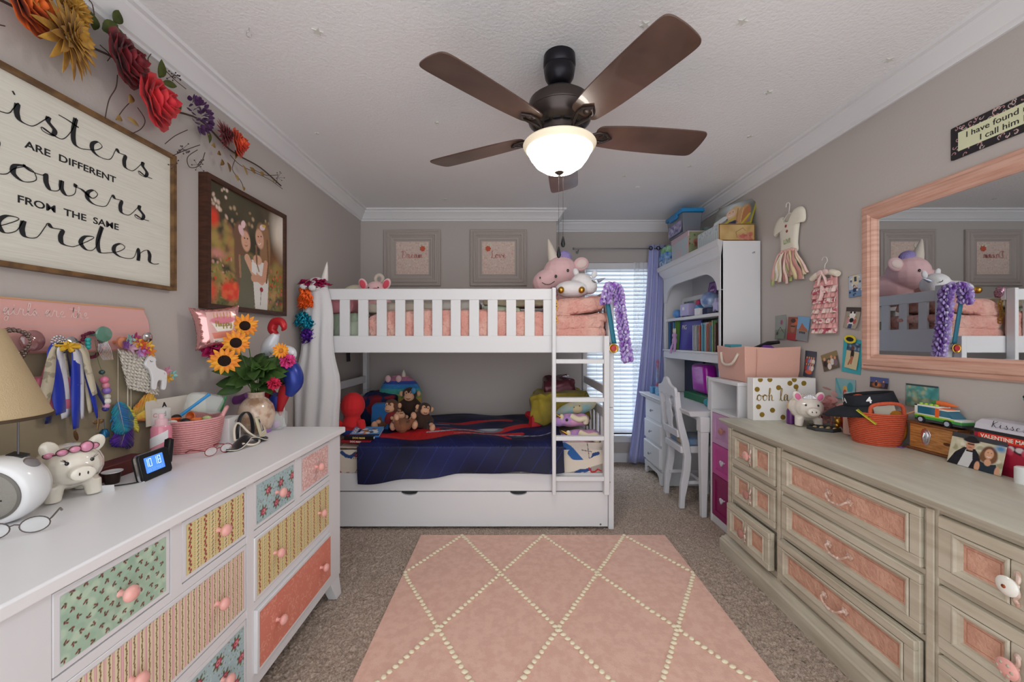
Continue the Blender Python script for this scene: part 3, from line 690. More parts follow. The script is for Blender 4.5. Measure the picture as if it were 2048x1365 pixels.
for k in range(11):
    x = (661+17.5+37.1*k-1024)/305.2; MB().box(x, x+.065, BY0+.004, BY0+.02, 1.27, 1.508).build('slat', WHT2, bed, bevel=.002)
MB().box(BX0+.036, BX1-.037, BY0+.002, BY0+.024, .252, .366).build('side_board', WHT2, bed, bevel=.003)
MB().box(BX0+.036, BX1-.036, BY1-.024, BY1-.002, 1.16, 1.271).box(BX0+.036, BX1-.036, BY1-.024, BY1-.002, .252, .366).build('back_board', WHT2, bed, bevel=.003)
MB().box(BX0+.036, BX1-.036, BY1-.024, BY1, 1.507, 1.58).build('back_rail', WHT2, bed, bevel=.003)
for k in range(12):
    x = -1.2+k*.15; MB().box(x, x+.05, BY1-.02, BY1-.006, 1.271, 1.507).build('slat', WHT2, bed, bevel=.002)
for x0 in (BX0+.007, BX1-.029):
    e = MB(); y0, y1 = BY0+.075, BY1-.075
    for z0, z1 in ((.252, .45), (.70, .765), (.865, .925), (1.16, 1.32), (1.507, 1.58)): e.box(x0, x0+.022, y0, y1, z0, z1)
    eo = e.build('end_panel', WHT2, bed, bevel=.003)
    for k in range(6):
        y = y0+.06+k*.14
        for za, zb in ((1.319, 1.508), (.45, .70)): MB().box(x0+.003, x0+.019, y, y+.06, za, zb).build('slat', WHT2, bed, bevel=.002)
lad = MB()
for x0, x1 in ((.259, .283), (.593, .627)): lad.box(x0, x1, BY0-.05, BY0-.002, .245, 1.581 if x0 < .5 else 1.27)
lad = lad.build('ladder', WHT2, bed, bevel=.003)
for z in (1.105, .857, .608, .347): MB().box(.283, .593, BY0-.047, BY0-.006, z-.014, z+.014).build('rung', WHT2, lad, bevel=.003)
for zz in (.262, 1.165):
    MB().box(BX0+.03, BX1-.03, BY0+.03, BY1-.03, zz, zz+.02).build('mattress_board', WHT2, bed)
sc0 = MB()
for p in ((.64, BY0, 1.69-.5), (.64, BY0, .31), (.64, BY0, 1.22)): sc0.lathe([(.006, 0), (.006, .001)], 12, fr(p, (1, 0, 0), (0, 0, 1)))
sc0.build('bolt', CHROME, bed)
td = thing('trundle_drawer', 'wide white trundle drawer under the lower bunk', 'drawer', (-.33, 2.62, 0))
def tfront():
    pts = [(BX0+.038, .02), (BX1-.04, .02), (BX1-.04, .246)]
    for cx in (.043, -.675):
        pts += [(cx+.055*math.cos(a), .246-.022*math.sin(a)) for a in [PI*i/10 for i in range(11)]]
    return pts+[(BX0+.038, .246)]
MB(FC(0, 2.628, 0)).prism(tfront(), 0, .02).build('front', WHT2, td, bevel=.0015)
MB().box(BX0+.05, BX1-.05, 2.63, 3.55, .03, .20).build('box', WHT2, td)
MB(FC(.58, 2.608, .035)).lathe([(.006, 0), (.006, .001)], 12).build('bolt', CHROME, td)
# ---- mattresses
def soft(x0, x1, y0, y1, z0, z1, r=.05, n=(60, 34), amp=.0, fn=None):
    # rounded slab, top+sides as one surface
    m = MB(); cx, cy = (x0+x1)/2, (y0+y1)/2; a, b_, h = (x1-x0)/2, (y1-y0)/2, (z1-z0)/2
    def f(u, v):
        th = 2*PI*u; ph = -PI/2+PI*v; e = .22
        sg = lambda q, p: math.copysign(abs(q)**p, q)
        return (cx+a*sg(math.cos(ph), e)*sg(math.cos(th), e), cy+b_*sg(math.cos(ph), e)*sg(math.sin(th), e), (z0+z1)/2+h*sg(math.sin(ph), .5))
    return m.grid(f, n[0], n[1], cu=True)
lm = thing('lower_mattress', 'lower bunk mattress in a cream comic print fitted sheet', 'mattress', (-.33, 3.11, .29))
cv = Cv(1.92, .26, .004, '#d8cdbf')
r = np.random.default_rng(9)
for i in range(46):
    cx, cy = r.uniform(0, 1.92), r.uniform(.02, .24)
    k = i % 4
    if k == 0: cv.poly([(cx, cy), (cx+.09, cy+.03), (cx+.1, cy-.05), (cx+.01, cy-.06)], '#6b5f5c', .6)
    elif k == 1: cv.line([(cx+j*.02, cy+r.uniform(-.03, .03)) for j in range(5)], .012, '#b52530')
    elif k == 2: cv.line([(cx+j*.03, cy+r.uniform(-.03, .03)) for j in range(4)], .025, '#27477e')
    else:
        for j in range(6): cv.line([(cx+j*.012, cy-.03), (cx+j*.012+.03, cy+.03)], .003, '#4a423f')
top = soft(BX0+.045, BX1-.045, BY0+.035, BY1-.03, .285, .535)
top.build('mattress', mat('sheet_cream', '#d8cdbf', .8, sheen=.2), lm)
cv.panel('sheet_side', lambda u, v: (BX0+.055+1.885*u, BY0+.030-.006*math.sin(v*PI)+.002*math.sin(u*60), .290+.225*v), lm, rough=.8)
cv.panel('sheet_top', lambda u, v: (BX0+.055+1.885*u, BY0+.036+.5*v, .526+.012*math.sin(min(1, v*4)*PI/2)+.002*math.sin(u*40+v*9)), lm, rough=.8)
um = thing('upper_mattress', 'upper bunk mattress in a sage green sheet', 'mattress', (-.33, 3.11, 1.19))
soft(BX0+.045, BX1-.045, BY0+.035, BY1-.03, 1.186, 1.40).build('mattress', mat('sage_sheet', '#a9b5a2', .8, sheen=.2), um)
# ---- navy plush blanket with generic red print
W, H = 1.34, 1.10
cv = Cv(W, H, .0038, '#0a0f36')
cv.dots(50, (.05, .14), ['#141d5c', '#080b24', '#1a2670', '#0e1440'], op=.5, soft=.8)
for i in range(14): x = -.2+i*.12; cv.line([(x, 0), (x+.12, .18), (x+.02, .36), (x+.16, .55)], .0035, '#2c3f98', .45)
RD, RD2 = '#c42127', '#8c161c'
cv.poly([(.05, .38), (.16, .52), (.3, .57), (.52, .56), (.74, .52), (.72, .38), (.5, .33), (.3, .30), (.12, .30)], RD)
cv.line([(.62, .46), (.85, .46), (1.05, .56), (1.26, .70), (1.30, .78)], .10, RD).line([(.45, .78), (.75, .80), (1.0, .78)], .06, RD)
cv.line([(.5, .52), (.75, .44), (.95, .42)], .05, '#2a3040').ell(.85, .53, .10, .055, '#7d8899', 5).ell(.84, .55, .07, .03, '#b6bfca', 5)
cv.line([(.40, .46), (.60, .49), (.80, .47)], .02, '#a9b4c6').line([(.1, .66), (.3, .70), (.52, .70)], .014, '#98a6c4').line([(.2, .72), (.4, .68)], .012, '#5f6fb0')
cv.line([(.7, .42), (.9, .40), (1.08, .41)], .04, RD).line([(.9, .40), (.97, .33), (.99, .30)], .035, RD).ell(1.05, .36, .06, .03, '#3f4758').line([(.6, .41), (1.28, .36)], .006, '#d5dcec')
for i in range(16): x = .12+i*.04; cv.line([(x, .32), (x+.015, .56)], .0028, RD2, .7)
for i in range(7): x = .5+i*.07; cv.line([(x, .75), (x+.012, .83)], .002, RD2, .6)
cv.mott(.05)
def blk(u, v):
    x = -1.03+W*u; s = v*H                       # s from front hem (0) to back
    d = .17+.05*(1-u)**2*2+.012*math.sin(u*14)
    sk = -.13*(1-v)*math.exp(-((u)/.12)**2)
    if v < .02: pass
    yb = .99
    Lh = .24-.075*min(1, u*1.6)+.008*math.sin(u*22)
    t = s/H*(Lh+yb)
    if t < Lh: y = BY0-.016-.012*math.sin(t*12+u*9)*(1-t/Lh)-.006; z = .548-(Lh-t)
    else:
        q = t-Lh; y = BY0-.016+q; z = .548+.020*min(1, q*10)+.010*math.sin(u*12+q*9)*min(1, q*8)+.012*NZ.noise(V((u*6, q*7, 0)))
        if t-Lh < .05: z -= .02*(1-q/.05)**2
    z += .06*math.exp(-((1.02-u)/.07)**2)*min(1, max(0, (t-Lh)*3))
    return (x+.03*(1-v), y, z)
bk = thing('plush_blanket', 'navy blue plush blanket with a red and grey print spread over the lower bunk', 'blanket', (-.4, 3.1, .56))
cv.panel('cloth', blk, bk, rough=.6, solid=.010)
# ---- quilt on the upper bunk
QM = mat('pink_quilt', '#dfb0a4', .8, bump=1, bscale=24, dist=.035, sheen=.3, col2='#d99b90', cscale=9)
qt = thing('pink_quilt', 'rumpled blush pink quilt bunched along the upper bunk', 'quilt', (-.2, 3.0, 1.4))
m = MB()
def sl(x0, x1, y0, y1, z0, z1, T=None, am=.02, sc_n=7, n=(72, 20)):
    i0 = len(m.v); q = soft(x0, x1, y0, y1, z0, z1, n=n); vs = [(T @ p) if T else p for p in q.v]; m.add(vs, q.f)
    for i in range(i0, len(m.v)):
        p = m.v[i]; m.v[i] = p+NZ.noise_vector(p*sc_n)*am+NZ.noise_vector(p*20)*am*.6
sl(-.94, .25, 2.68, 3.4, 1.30, 1.43, am=.022, n=(170, 24))
sl(-.96, .27, 2.638, 2.74, 1.20, 1.44, am=.010, n=(170, 24))
m.build('cloth', QM, qt)
m = MB()
sl(.22, .63, 2.637, 3.15, 1.20, 1.35, am=.012)
sl(.24, .62, 2.63, 3.1, 1.31, 1.41, T=tr(0, 0, 0, ry=0), am=.02)
Tq = tr(.43, 2.83, 1.47, ry=-8)
sl(-.20, .19, -.19, .2, -.06, .055, T=Tq, am=.02)
sl(-.13, .21, -.2, .15, -.13, -.07, T=Tq, am=.015)
sl(-.19, -.02, -.18, .2, -.16, .02, T=Tq @ tr(0, 0, -.03, ry=25), am=.02)
m.build('folded_heap', QM, qt)
m = MB()
for i in range(4): z = 1.452+i*.022; m.box(-.95, -.9, 0, 0, 0, 0) if 0 else None
# folded throws seen between the slats
def throw(name, label, x0, x1, z0, z1, col, y0=2.70, y1=3.0, am=.012):
    global m
    m = MB(); sl(x0, x1, y0, y1, z0, z1, am=am); m.build(name, mat(name+col, col, .85, bump=.3, bscale=60, sheen=.3), label=label, cat='blanket' if 'pillow' not in name else 'pillow')
throw('sage_pillow', 'sage green pillow at the left end of the upper bunk', -1.27, -1.02, 1.27, 1.42, '#9aa893', 2.66, 2.95)
throw('rose_pillow', 'rose pink pillow on the sage pillow of the upper bunk', -1.27, -1.08, 1.42, 1.56, '#d78d97', 2.68, 2.95)
throw('cream_throw', 'cream throw blanket folded on the pink quilt behind the guard rail', -1.02, -.52, 1.43, 1.50, '#cfc6b6')
throw('white_throw', 'white folded throw in the middle of the upper bunk', -.52, -.22, 1.44, 1.52, '#d8d4cc')
throw('print_throw', 'pale green printed throw lying on the pink quilt of the upper bunk', -.2, .06, 1.43, 1.475, '#bfcbb4')
throw('fleece_throw', 'oatmeal fleece throw stacked near the ladder on the upper bunk', -.2, .24, 1.475, 1.535, '#c9bfa4')
# ================================================================= PLUSH TOYS
def plush(name, label, parts, m, root_loc, cat='stuffed toy', group=None, vox=.006, M=None, pre=None):
    o = thing(name, label, cat, root_loc, group=group, M=M)
    b = MB(MW[o.name] if M else pre)
    for c_, r_, *R in parts: b.ell(c_, r_, R[0] if R else None, n=16, m=10)
    return o, b.build('body', m, o, remesh=vox)
PPK = mat('plush_pink', '#f0c6ca', .9, sheen=.6, bump=.15, bscale=200); PWH = mat('plush_white', '#e9e7ea', .9, sheen=.6, bump=.2, bscale=180)
EYE = mat('eye_black', '#0b0b0d', .1, coat=1)
R_ = lambda d, ax='Y': Mx.Rotation(rd(d), 4, ax)
# big pink unicorn
UM = tr(.085, .10, .02) @ Mx.Translation((.30, 3.05, 1.60)) @ Mx.Scale(1.12, 4) @ Mx.Translation((-.30, -2.85, -1.60))
_mb = MB; MBU = lambda T=None: _mb(UM @ (T or Mx()))
o, _ = plush('unicorn_plush', 'big pink unicorn head plush with cream horn on the upper bunk above the ladder', [((.30, 2.85, 1.735), (.125, .12, .12)), ((.20, 2.83, 1.675), (.105, .095, .085), R_(-25)), ((.34, 2.95, 1.62), (.14, .13, .12))], PPK, (.3, 2.85, 1.52), pre=UM)
MBU(tr(.245, 2.84, 1.84, ry=-14)).lathe([(.042, -.04), (.032, .03), (.018, .09), (.006, .135), (0, .14)], 20).build('horn', mat('horn_cream', '#e6dccf', .5), o)
MBU().ell((.325, 2.83, 1.85), (.05, .04, .04), R_(20)).build('mane', mat('lilac_fluff', '#a89bd8', .9, bump=1, bscale=120), o)
e = MBU(); e.ell((.435, 2.80, 1.79), (.055, .018, .048), R_(-25)); e.build('ear', PPK, o); MBU().ell((.437, 2.788, 1.79), (.040, .012, .033), R_(-25)).build('inner_ear', mat('plush_rose', '#f3dcd8', .9), o)
for p in ((.335, 2.735, 1.735), (.253, 2.728, 1.695)): MBU().ell(p, (.009, .006, .011)).build('eye', EYE, o)
MBU().ell((.148, 2.748, 1.688), (.005, .004, .008)).build('nostril', EYE, o)
MBU().tube(catmull([(.16, 2.745, 1.655), (.185, 2.736, 1.642), (.215, 2.733, 1.643), (.245, 2.74, 1.662)], 5), .0025, 6).build('mouth', EYE, o)
# white unicorn lying
o, _ = plush('unicorn_plush', 'white sleeping unicorn plush with gold hooves lying on the quilt heap', [((.42, 2.80, 1.60), (.12, .09, .06)), ((.50, 2.84, 1.64), (.085, .08, .08), R_(20)), ((.55, 2.80, 1.62), (.05, .055, .055))], PWH, (.42, 2.82, 1.54))
MB(tr(.60, 2.78, 1.655, ry=68)).lathe([(.014, 0), (.009, .03), (0, .06)], 12).build('horn', mat('silver_horn', '#aeb4c4', .3, .5), o)
for p, a in (((.585, 2.83, 1.71), 20), ((.46, 2.86, 1.73), -20)): MB().ell(p, (.02, .012, .03), R_(a)).build('ear', PWH, o)
for p in ((.335, 2.72, 1.585), (.475, 2.715, 1.585)): MB().ell(p, (.022, .022, .024), R_(25)).build('hoof', GOLD, o)
MB().tube([(.55, 2.742, 1.655), (.562, 2.738, 1.645), (.575, 2.742, 1.64)], .003, 6).build('eyelid', EYE, o)
m2 = MB(); m2.ell((.275, 2.64, 1.56), (.03, .03, .04)); m2.jit(.008, 60)
m2.build('sequin_pouch', mat('sequin', '#5b4a66', .3, .4, col2='#c58f9c', cscale=150), label='small dark sequin pouch between the ladder and the white unicorn', cat='pouch')
# gold braid trim
m = MB()
for i in range(9): m.tube([(.285+.012*math.cos(a)+.006*math.sin(i), 2.632, 1.50-.017*i+.012*math.sin(a)) for a in [k*PI/5 for k in range(10)]], .003, 6, closed=True)
m.build('gold_chain_garland', GOLD, label='gold curled ribbon chain hanging beside the quilt heap at the ladder', cat='garland')
# pig plush
o, _ = plush('pig_plush', 'pink pig plush with rose ears peeking over the upper bunk rail', [((-1.0, 2.92, 1.60), (.075, .07, .075)), ((-.975, 2.85, 1.595), (.03, .03, .025)), ((-1.0, 2.98, 1.50), (.10, .09, .09))], PPK, (-1, 2.95, 1.43))
ROSE = mat('rose_felt', '#e0596a', .9)
for sx, a in ((-.085, 25), (.085, -25)):
    e = MB(); e.ell((-1.0+sx, 2.90, 1.65), (.03, .012, .045), R_(-a)); ea = e.build('ear', PPK, o); MB().ell((-1.0+sx, 2.889, 1.648), (.021, .006, .033), R_(-a)).build('inner_ear', ROSE, ea)
MB().ell((-.968, 2.822, 1.597), (.028, .01, .017)).build('snout', ROSE, o)
for p in ((-1.03, 2.858, 1.62), (-.962, 2.86, 1.62)): MB().ell(p, .006).build('eye', EYE, o)
m = MB(); m.tube([(-.985+.028*math.cos(a), 2.95, 1.695+.03*math.sin(a)) for a in [k*PI/8 for k in range(16)]], .014, 10, closed=True); m.build('plush_tail_loop', mat('oat_plush', '#c9bdb0', .9, sheen=.5), o)
o, _ = plush('round_plush', 'cream plush with a pastel striped side left of the pig plush', [((-1.17, 3.0, 1.56), (.12, .1, .10))], mat('cream_plush', '#ddd6bf', .9, sheen=.5), (-1.17, 3, 1.43))
for i, cl in enumerate(('#9a94b0', '#a8cf9a', '#e08a86')):
    MB().tube([(-1.155+(.045+.022*i)*math.cos(a), 2.905+.01*i, 1.545+(.035+.016*i)*math.sin(a)) for a in [PI*k/10 for k in range(11)]], .011, 8).build('rainbow_stripe', mat('stripe'+cl, cl, .9), o)
# monkeys
BR1 = mat('monkey_brown', '#5d3b2a', .95, sheen=.5, bump=.3, bscale=220); BR2 = mat('monkey_dark', '#3d2a22', .95, sheen=.5, bump=.3, bscale=220); BR3 = mat('monkey_tan', '#8a5a3e', .95, sheen=.5, bump=.3, bscale=220)
MSK = mat('monkey_face', '#cf9f80', .85, sheen=.3)
def monkey(x, y, z, fur, label, rz=0, s=1.0, lean=0, legs=True, shirt=None, ry=0):
    M = Mx.Translation((x, y, z)) @ Mx.Rotation(rd(rz), 4, 'Z') @ Mx.Rotation(rd(ry), 4, 'Y') @ Mx.Rotation(rd(lean), 4, 'X') @ Mx.Scale(s, 4)
    o = thing('monkey_plush', label, 'stuffed toy', M=M); b = MB(M)
    b.ell((0, 0, .06), (.05, .045, .06)); b.ell((0, -.005, .145), (.048, .045, .043))
    for sx in (-1, 1):
        b.tube([(sx*.03, 0, .10), (sx*.065, -.03, .075), (sx*.06, -.065, .05)], [.018, .016, .014], 10)
        if legs: b.tube([(sx*.03, -.01, .025), (sx*.055, -.06, .022), (sx*.06, -.10, .025)], [.024, .021, .018], 10)
    b.build('body', fur, o, remesh=.005*s)
    f = MB(M); f.ell((0, -.038, .128), (.034, .025, .026)); f.ell((-.014, -.036, .153), (.017, .013, .018)); f.ell((.014, -.036, .153), (.017, .013, .018))
    fo_ = f.build('face', MSK, o, remesh=.004*s)
    for sx in (-1, 1):
        MB(M).ell((sx*.054, .0, .145), (.014, .009, .018)).build('ear', MSK, o)
        MB(M).ell((sx*.013, -.0505, .156), .0042, n=10, m=6).build('eye', EYE, o)
        MB(M).ell((sx*.06, -.075, .048), (.018, .02, .015)).build('hand', MSK, o)
        if legs: MB(M).ell((sx*.062, -.12, .034), (.02, .024, .028)).build('foot', MSK, o)
    MB(M).tube([(-.012, -.0625, .123), (0, -.064, .119), (.012, -.0625, .123)], .0018, 5).build('mouth', EYE, o)
    if shirt: MB(M).lathe([(.052, .03), (.057, .06), (.05, .095), (.03, .112)], 20, sy=.92).build('shirt', shirt, o)
    return o
monkey(-.92, 3.05, .575, BR1, 'brown monkey plush in a red shirt, leftmost of the monkeys on the lower bunk', rz=-8, s=1.15, shirt=mat('red_shirt', '#7d1f26', .8))
monkey(-.70, 3.02, .575, BR2, 'dark brown monkey plush with a blue tag, rightmost of the monkeys', rz=22, s=1.05, ry=14)
monkey(-.82, 3.20, .63, BR2, 'dark monkey plush at the top of the monkey pile under the rainbow cushion', rz=5, s=1.25, legs=False)
monkey(-.79, 2.90, .575, BR3, 'small tan monkey plush lying in front of the monkey pile', rz=30, s=1.0, lean=-55)
MB().ell((-.772, 3.125, .845), (.022, .012, .026)).build('round_tag', mat('tag_blue', '#3c7ea8', .5), label='round blue and white toy tag on the topmost dark monkey', cat='tag')
# rainbow round cushion backpack
o = thing('rainbow_cushion', 'round fuzzy rainbow striped unicorn cushion leaning on the back wall behind the monkeys', 'cushion', (-.87, 3.40, .57))
cv = Cv(1, 1, .012, '#c9808f')
for v0, cl in ((0, '#b06a5a'), (.30, '#c98a4a'), (.42, '#d6b45a'), (.5, '#9ab86a'), (.56, '#4aa8a0'), (.63, '#3c86c4'), (.70, '#3a4fa0'), (.76, '#b4748f'), (.86, '#d98fa8')): cv.rect(0, 1, v0, 1, cl)
cv.mott(.12)
cf = lambda u, v: (lambda th, ph: (-.96+.185*math.cos(ph)*math.cos(th)*1.0, 3.42+.07*math.cos(ph)*math.sin(th), .755+.19*math.sin(ph)))(2*PI*u, -PI/2+PI*v)
cv.panel('cushion', cf, o, rough=.95, sheen=.5)
MB(tr(-.925, 3.40, .93)).lathe([(.018, 0), (.014, .03), (0, .06)], 12).build('horn', mat('horn_cream', '#e6dccf', .5), o)
for x in (-1.05, -.96): MB().ell((x, 3.37, .915), (.025, .018, .03)).build('ear', PPK, o)
# navy pillow and cloth
m = MB(); sl(-1.24, -.95, 3.2, 3.5, .56, .80, am=.03); 
m.build('navy_pillow', mat('navy_fabric', '#1b2a55', .8, col2='#8a1f2e', cscale=7, ramp=(.55, .6)), label='navy pillow with red patches standing at the lower bunk headboard', cat='pillow')
m = MB(); sl(-1.06, -.93, 3.0, 3.12, .565, .76, am=.015); m.build('blue_plush', mat('blue_plush', '#1f5c96', .9, sheen=.4), label='blue plush toy between the red doll and the monkeys', cat='stuffed toy')
o = thing('red_doll', 'plain red and blue plush doll with a big round red head by the lower headboard', 'stuffed toy', (-1.14, 2.85, .56))
RED = mat('red_plush', '#d3262c', .85, sheen=.3)
MB().ell((-1.14, 2.85, .775), (.085, .08, .095)).tube([(-1.14, 2.85, .70), (-1.15, 2.86, .64)], [.05, .07], 16).ell((-1.15, 2.86, .62), (.075, .06, .07)).build('body', RED, o, remesh=.006)
MB().ell((-1.15, 2.855, .585), (.08, .066, .035)).build('trousers', mat('blue_fabric', '#27438c', .8), o)
for sx in (-.075, .07): MB().tube([(-1.15+sx, 2.84, .66), (-1.15+sx*1.5, 2.79, .60), (-1.15+sx*1.5, 2.75, .575)], [.03, .026, .024], 10).build('arm', RED, o)
# books on the bed
def book(name, label, c_, sz, rz, cover, pages, title=None, group=None, tcol=None, tilt=0, cv=None):
    M = Mx.Translation(c_) @ Mx.Rotation(rd(rz), 4, 'Z') @ Mx.Rotation(rd(tilt), 4, 'X'); o = thing(name, label, 'book', M=M, group=group); a, b_, h = sz
    MB(M).box(-a/2, a/2, -b_/2, b_/2, 0, .0025).box(-a/2, a/2, -b_/2, b_/2, h-.0025, h).box(-a/2, a/2, -b_/2, -b_/2+.003, 0, h).build('cover', cover, o)
    MB(M).box(-a/2+.003, a/2-.003, -b_/2+.003, b_/2-.004, .0025, h-.0025).build('pages', pages, o)
    if title: txt(title, h*.8, M @ fr((0, -b_/2-.0004, h/2), (1, 0, 0), (0, 0, 1)), tcol, o, name='spine_lettering', bold=.0003)
    return o
PG = mat('paper', '#e6dfd0', .8)
book('comic_book', 'red comic book at the bottom of the stack on the lower bunk', (-1.03, 2.72, .556), (.21, .15, .02), -8, mat('book_red', '#9c2430', .4), PG, 'DOG MAN', tcol=PG)
book('comic_book', 'black spined comic book in the middle of the stack on the lower bunk', (-1.02, 2.73, .577), (.2, .145, .022), -3, mat('book_black', '#15131a', .35), PG, 'DOG MAN', tcol=mat('book_yellow', '#e8d27a', .5))
bo = book('comic_book', 'blue covered comic book on top of the stack on the lower bunk', (-1.0, 2.745, .600), (.2, .14, .016), 4, mat('book_blue', '#3f74b8', .3), PG, tilt=12)
M = MW[bo.name] @ Mx.Translation((-.1, -.07, .0165)); cvb = Cv(.2, .14, .002, '#5b93cf').dots(14, (.01, .02), ['#e8eef5', '#d98a3a', '#4a3a34', '#f0f0ec', '#7a4a2c'], (.06, .17, .03, .11), .2).rect(0, .2, 0, .018, '#15131a')
cvb.panel('cover_art', M, bo, rough=.3)
txt('DOG', .036, M @ tr(.025, .075, .001, rz=90), PG, bo, bold=.001); txt('MAN', .022, M @ tr(.052, .075, .001, rz=90), mat('book_black', '', 0), bo, bold=.001)
# right end of lower bunk
LIL = mat('lilac_plush', '#b78fd0', .9, sheen=.5, col2='#e6a8cc', cscale=14, bump=.2, bscale=150)
def lyu(x, y, z, label, s=1, rz=0):
    M = tr(x, y, z, rz=rz, s=s); o = thing('unicorn_plush', label, 'stuffed toy', M=M)
    MB(M).ell((0, 0, .03), (.085, .05, .042)).ell((-.075, -.01, .022), (.04, .035, .03)).ell((.07, .01, .03), (.05, .045, .04)).build('body', LIL, o, remesh=.006)
    MB(M).tube(catmull([(.0, -.03, .06), (.04, -.055, .045), (.08, -.05, .05), (.085, -.04, .02)], 4), .018, 10).build('mane', mat('cream_plush2', '#e9dcc0', .9), o)
    MB(M).ell((-.03, -.046, .04), .009).build('eye', EYE, o); MB(M).ell((-.06, -.03, .055), (.014, .01, .018)).build('ear', mat('cream_plush2', '', 0), o)
    MB(M @ tr(-.065, -.03, .055, ry=-60)).lathe([(.01, 0), (0, .04)], 10).build('horn', GOLD, o)
lyu(.42, 2.85, .635, 'lilac unicorn plush with cream mane lying uppermost behind the ladder', 1.15)
lyu(.46, 2.74, .535, 'larger pink and lilac unicorn plush under the lilac one behind the ladder', 1.3)
o = thing('bean_plush', 'long pale blue and green bean plush with a small face behind the ladder', 'stuffed toy', (.47, 3.0, .78))
M = tr(.48, 2.97, .735, ry=-15); b = MB(M); b.ell((0, 0, 0), (.155, .06, .055)); b.build('body', mat('teal_plush', '#9cc6cc', .9, col2='#d6cfae', cscale=9, sheen=.5), o)
for p in ((-.02, -.056, .02), (.02, -.057, .02)): MB(M).ell(p, .005, n=8, m=5).build('eye', EYE, o)
MB(M).ell((0, -.05, .0), (.04, .016, .032)).build('face', mat('butter_plush', '#ddcfa6', .9), o)
m = MB(); sl(.18, .62, 3.05, 3.45, .56, .84, am=.045, sc_n=5); m.build('mustard_blanket', mat('mustard_cloth', '#a8952f', .8, sheen=.3, col2='#7d6f2a', cscale=4), label='crumpled mustard yellow blanket at the foot of the lower bunk', cat='blanket')
m = MB(); sl(.14, .30, 3.05, 3.2, .58, .68, am=.05, sc_n=9); m.build('red_cloth', mat('red_cloth', '#b3222c', .7), label='crumpled red cloth beside the mustard blanket', cat='cloth')
m = MB(); sl(.26, .52, 3.2, 3.5, .78, .92, am=.04, sc_n=5); m.build('maroon_bag', mat('maroon_foil', '#5c2a35', .3, .3), label='shiny maroon bag lying on the mustard blanket', cat='bag')
m = MB(); sl(.20, .46, 2.64, 2.80, .46, .54, am=.02); m.build('navy_throw', mat('navy_velvet', '#141d52', .6, sheen=.5), label='rolled dark navy throw under the lilac plushes', cat='blanket')
cvp = Cv(.3, .16, .003, '#cfc5bb').line([(0, .16), (.08, .12), (.2, .0)], .05, '#2a5fa0').ell(.05, .05, .03, .028, '#c3262c').line([(.06, .03), (.12, .0)], .04, '#c3262c')
cvp.line([(.16, .12), (.28, .1)], .004, '#3c3536').line([(.2, .16), (.22, .0)], .004, '#3c3536').poly([(.23, .0), (.3, .0), (.3, .09), (.25, .07)], '#6b5f6b').mott(.05)
o = thing('comic_pillow', 'cream comic print pillow at the front right of the lower bunk', 'pillow', (.45, 2.7, .37))
m = MB(); sl(.30, .60, 2.655, 2.85, .40, .56, am=.008); m.build('pillow', mat('sheet_cream', '', 0), o)
cvp.panel('print', lambda u, v: (.30+.30*u, 2.650-.02*math.sin(u*PI)*math.sin(v*PI), .38+.18*v), o, rough=.8)
# hair clip on the left wall
o = thing('hair_clip', 'dark tassel clip hanging on the left wall above the lower headboard', 'hair clip', (-1.39, 3.38, 1.1))
m = MB(LW(3.38, 1.1, .006)); m.box(-.03, .03, .02, .05, 0, .008)
for i in range(6): m.tube([(-.025+i*.01, .02, .004), (-.02+i*.011, -.04, .004)], .004, 6)
m.build('tassel', mat('charcoal_felt', '#39363a', .9), o)
# wall pictures over the bed
def wpic(x0, word, fl, label, side):
    T = FC(x0, 3.68, 2.0); o = thing('framed_word_picture', label, 'framed picture', (x0, 3.68, 2.0))
    FRMM = mat('greige_frame', '#b3a9a4', .6, bump=.1, bscale=60)
    b = MB(T); b.steps(-.262, .262, -.26, .26, [(0, .001), (0, .018), (.006, .026), (.016, .026), (.02, .020), (.03, .022), (.036, .030), (.05, .032), (.058, .022), (.066, .024), (.074, .016), (.092, .014), (.096, .008), (.1, .006)]); b.build('frame', FRMM, o, smooth=False)
    c = Cv(.30, .30, .002, '#dcc6bd').dots(420, (.002, .008), ['#e9d3cb', '#cfa99c', '#e6dcc8', '#d9b1a6', '#c9b9a0'], op=.7).mott(.06)
    c.panel('print', T @ tr(-.15, -.15, .0085), o)
    script(word, .032, T @ tr(0, .0, .011), mat('coral_script', '#c9827c', .6), o, sp=1.15, thin=.12, thick=.24)
    f = MB(T)
    for (r0, n_) in ((.018, 7), (.010, 6)):
        for k in range(n_): a = 2*PI*k/n_; f.ell((side*.095+r0*math.cos(a), .085+r0*math.sin(a), .014), (.009, .009, .006), n=8, m=5)
    f.build('flower', mat('coral_felt', '#d8694f', .9), o)
    f = MB(T)
    for k in range(6): a = k*PI/3; f.ell((side*.085+.018*math.cos(a), .115+.016*math.sin(a), .012), (.010, .010, .005), n=8, m=5)
    f.build('leaf_rosette', mat('cream_felt', '#e3dccb', .9), o)
wpic(-.919, 'Dream', 0, 'greige framed picture with the coral word Dream', 1)
wpic(-.125, 'Love', 0, 'greige framed picture with the coral word Love', -1)
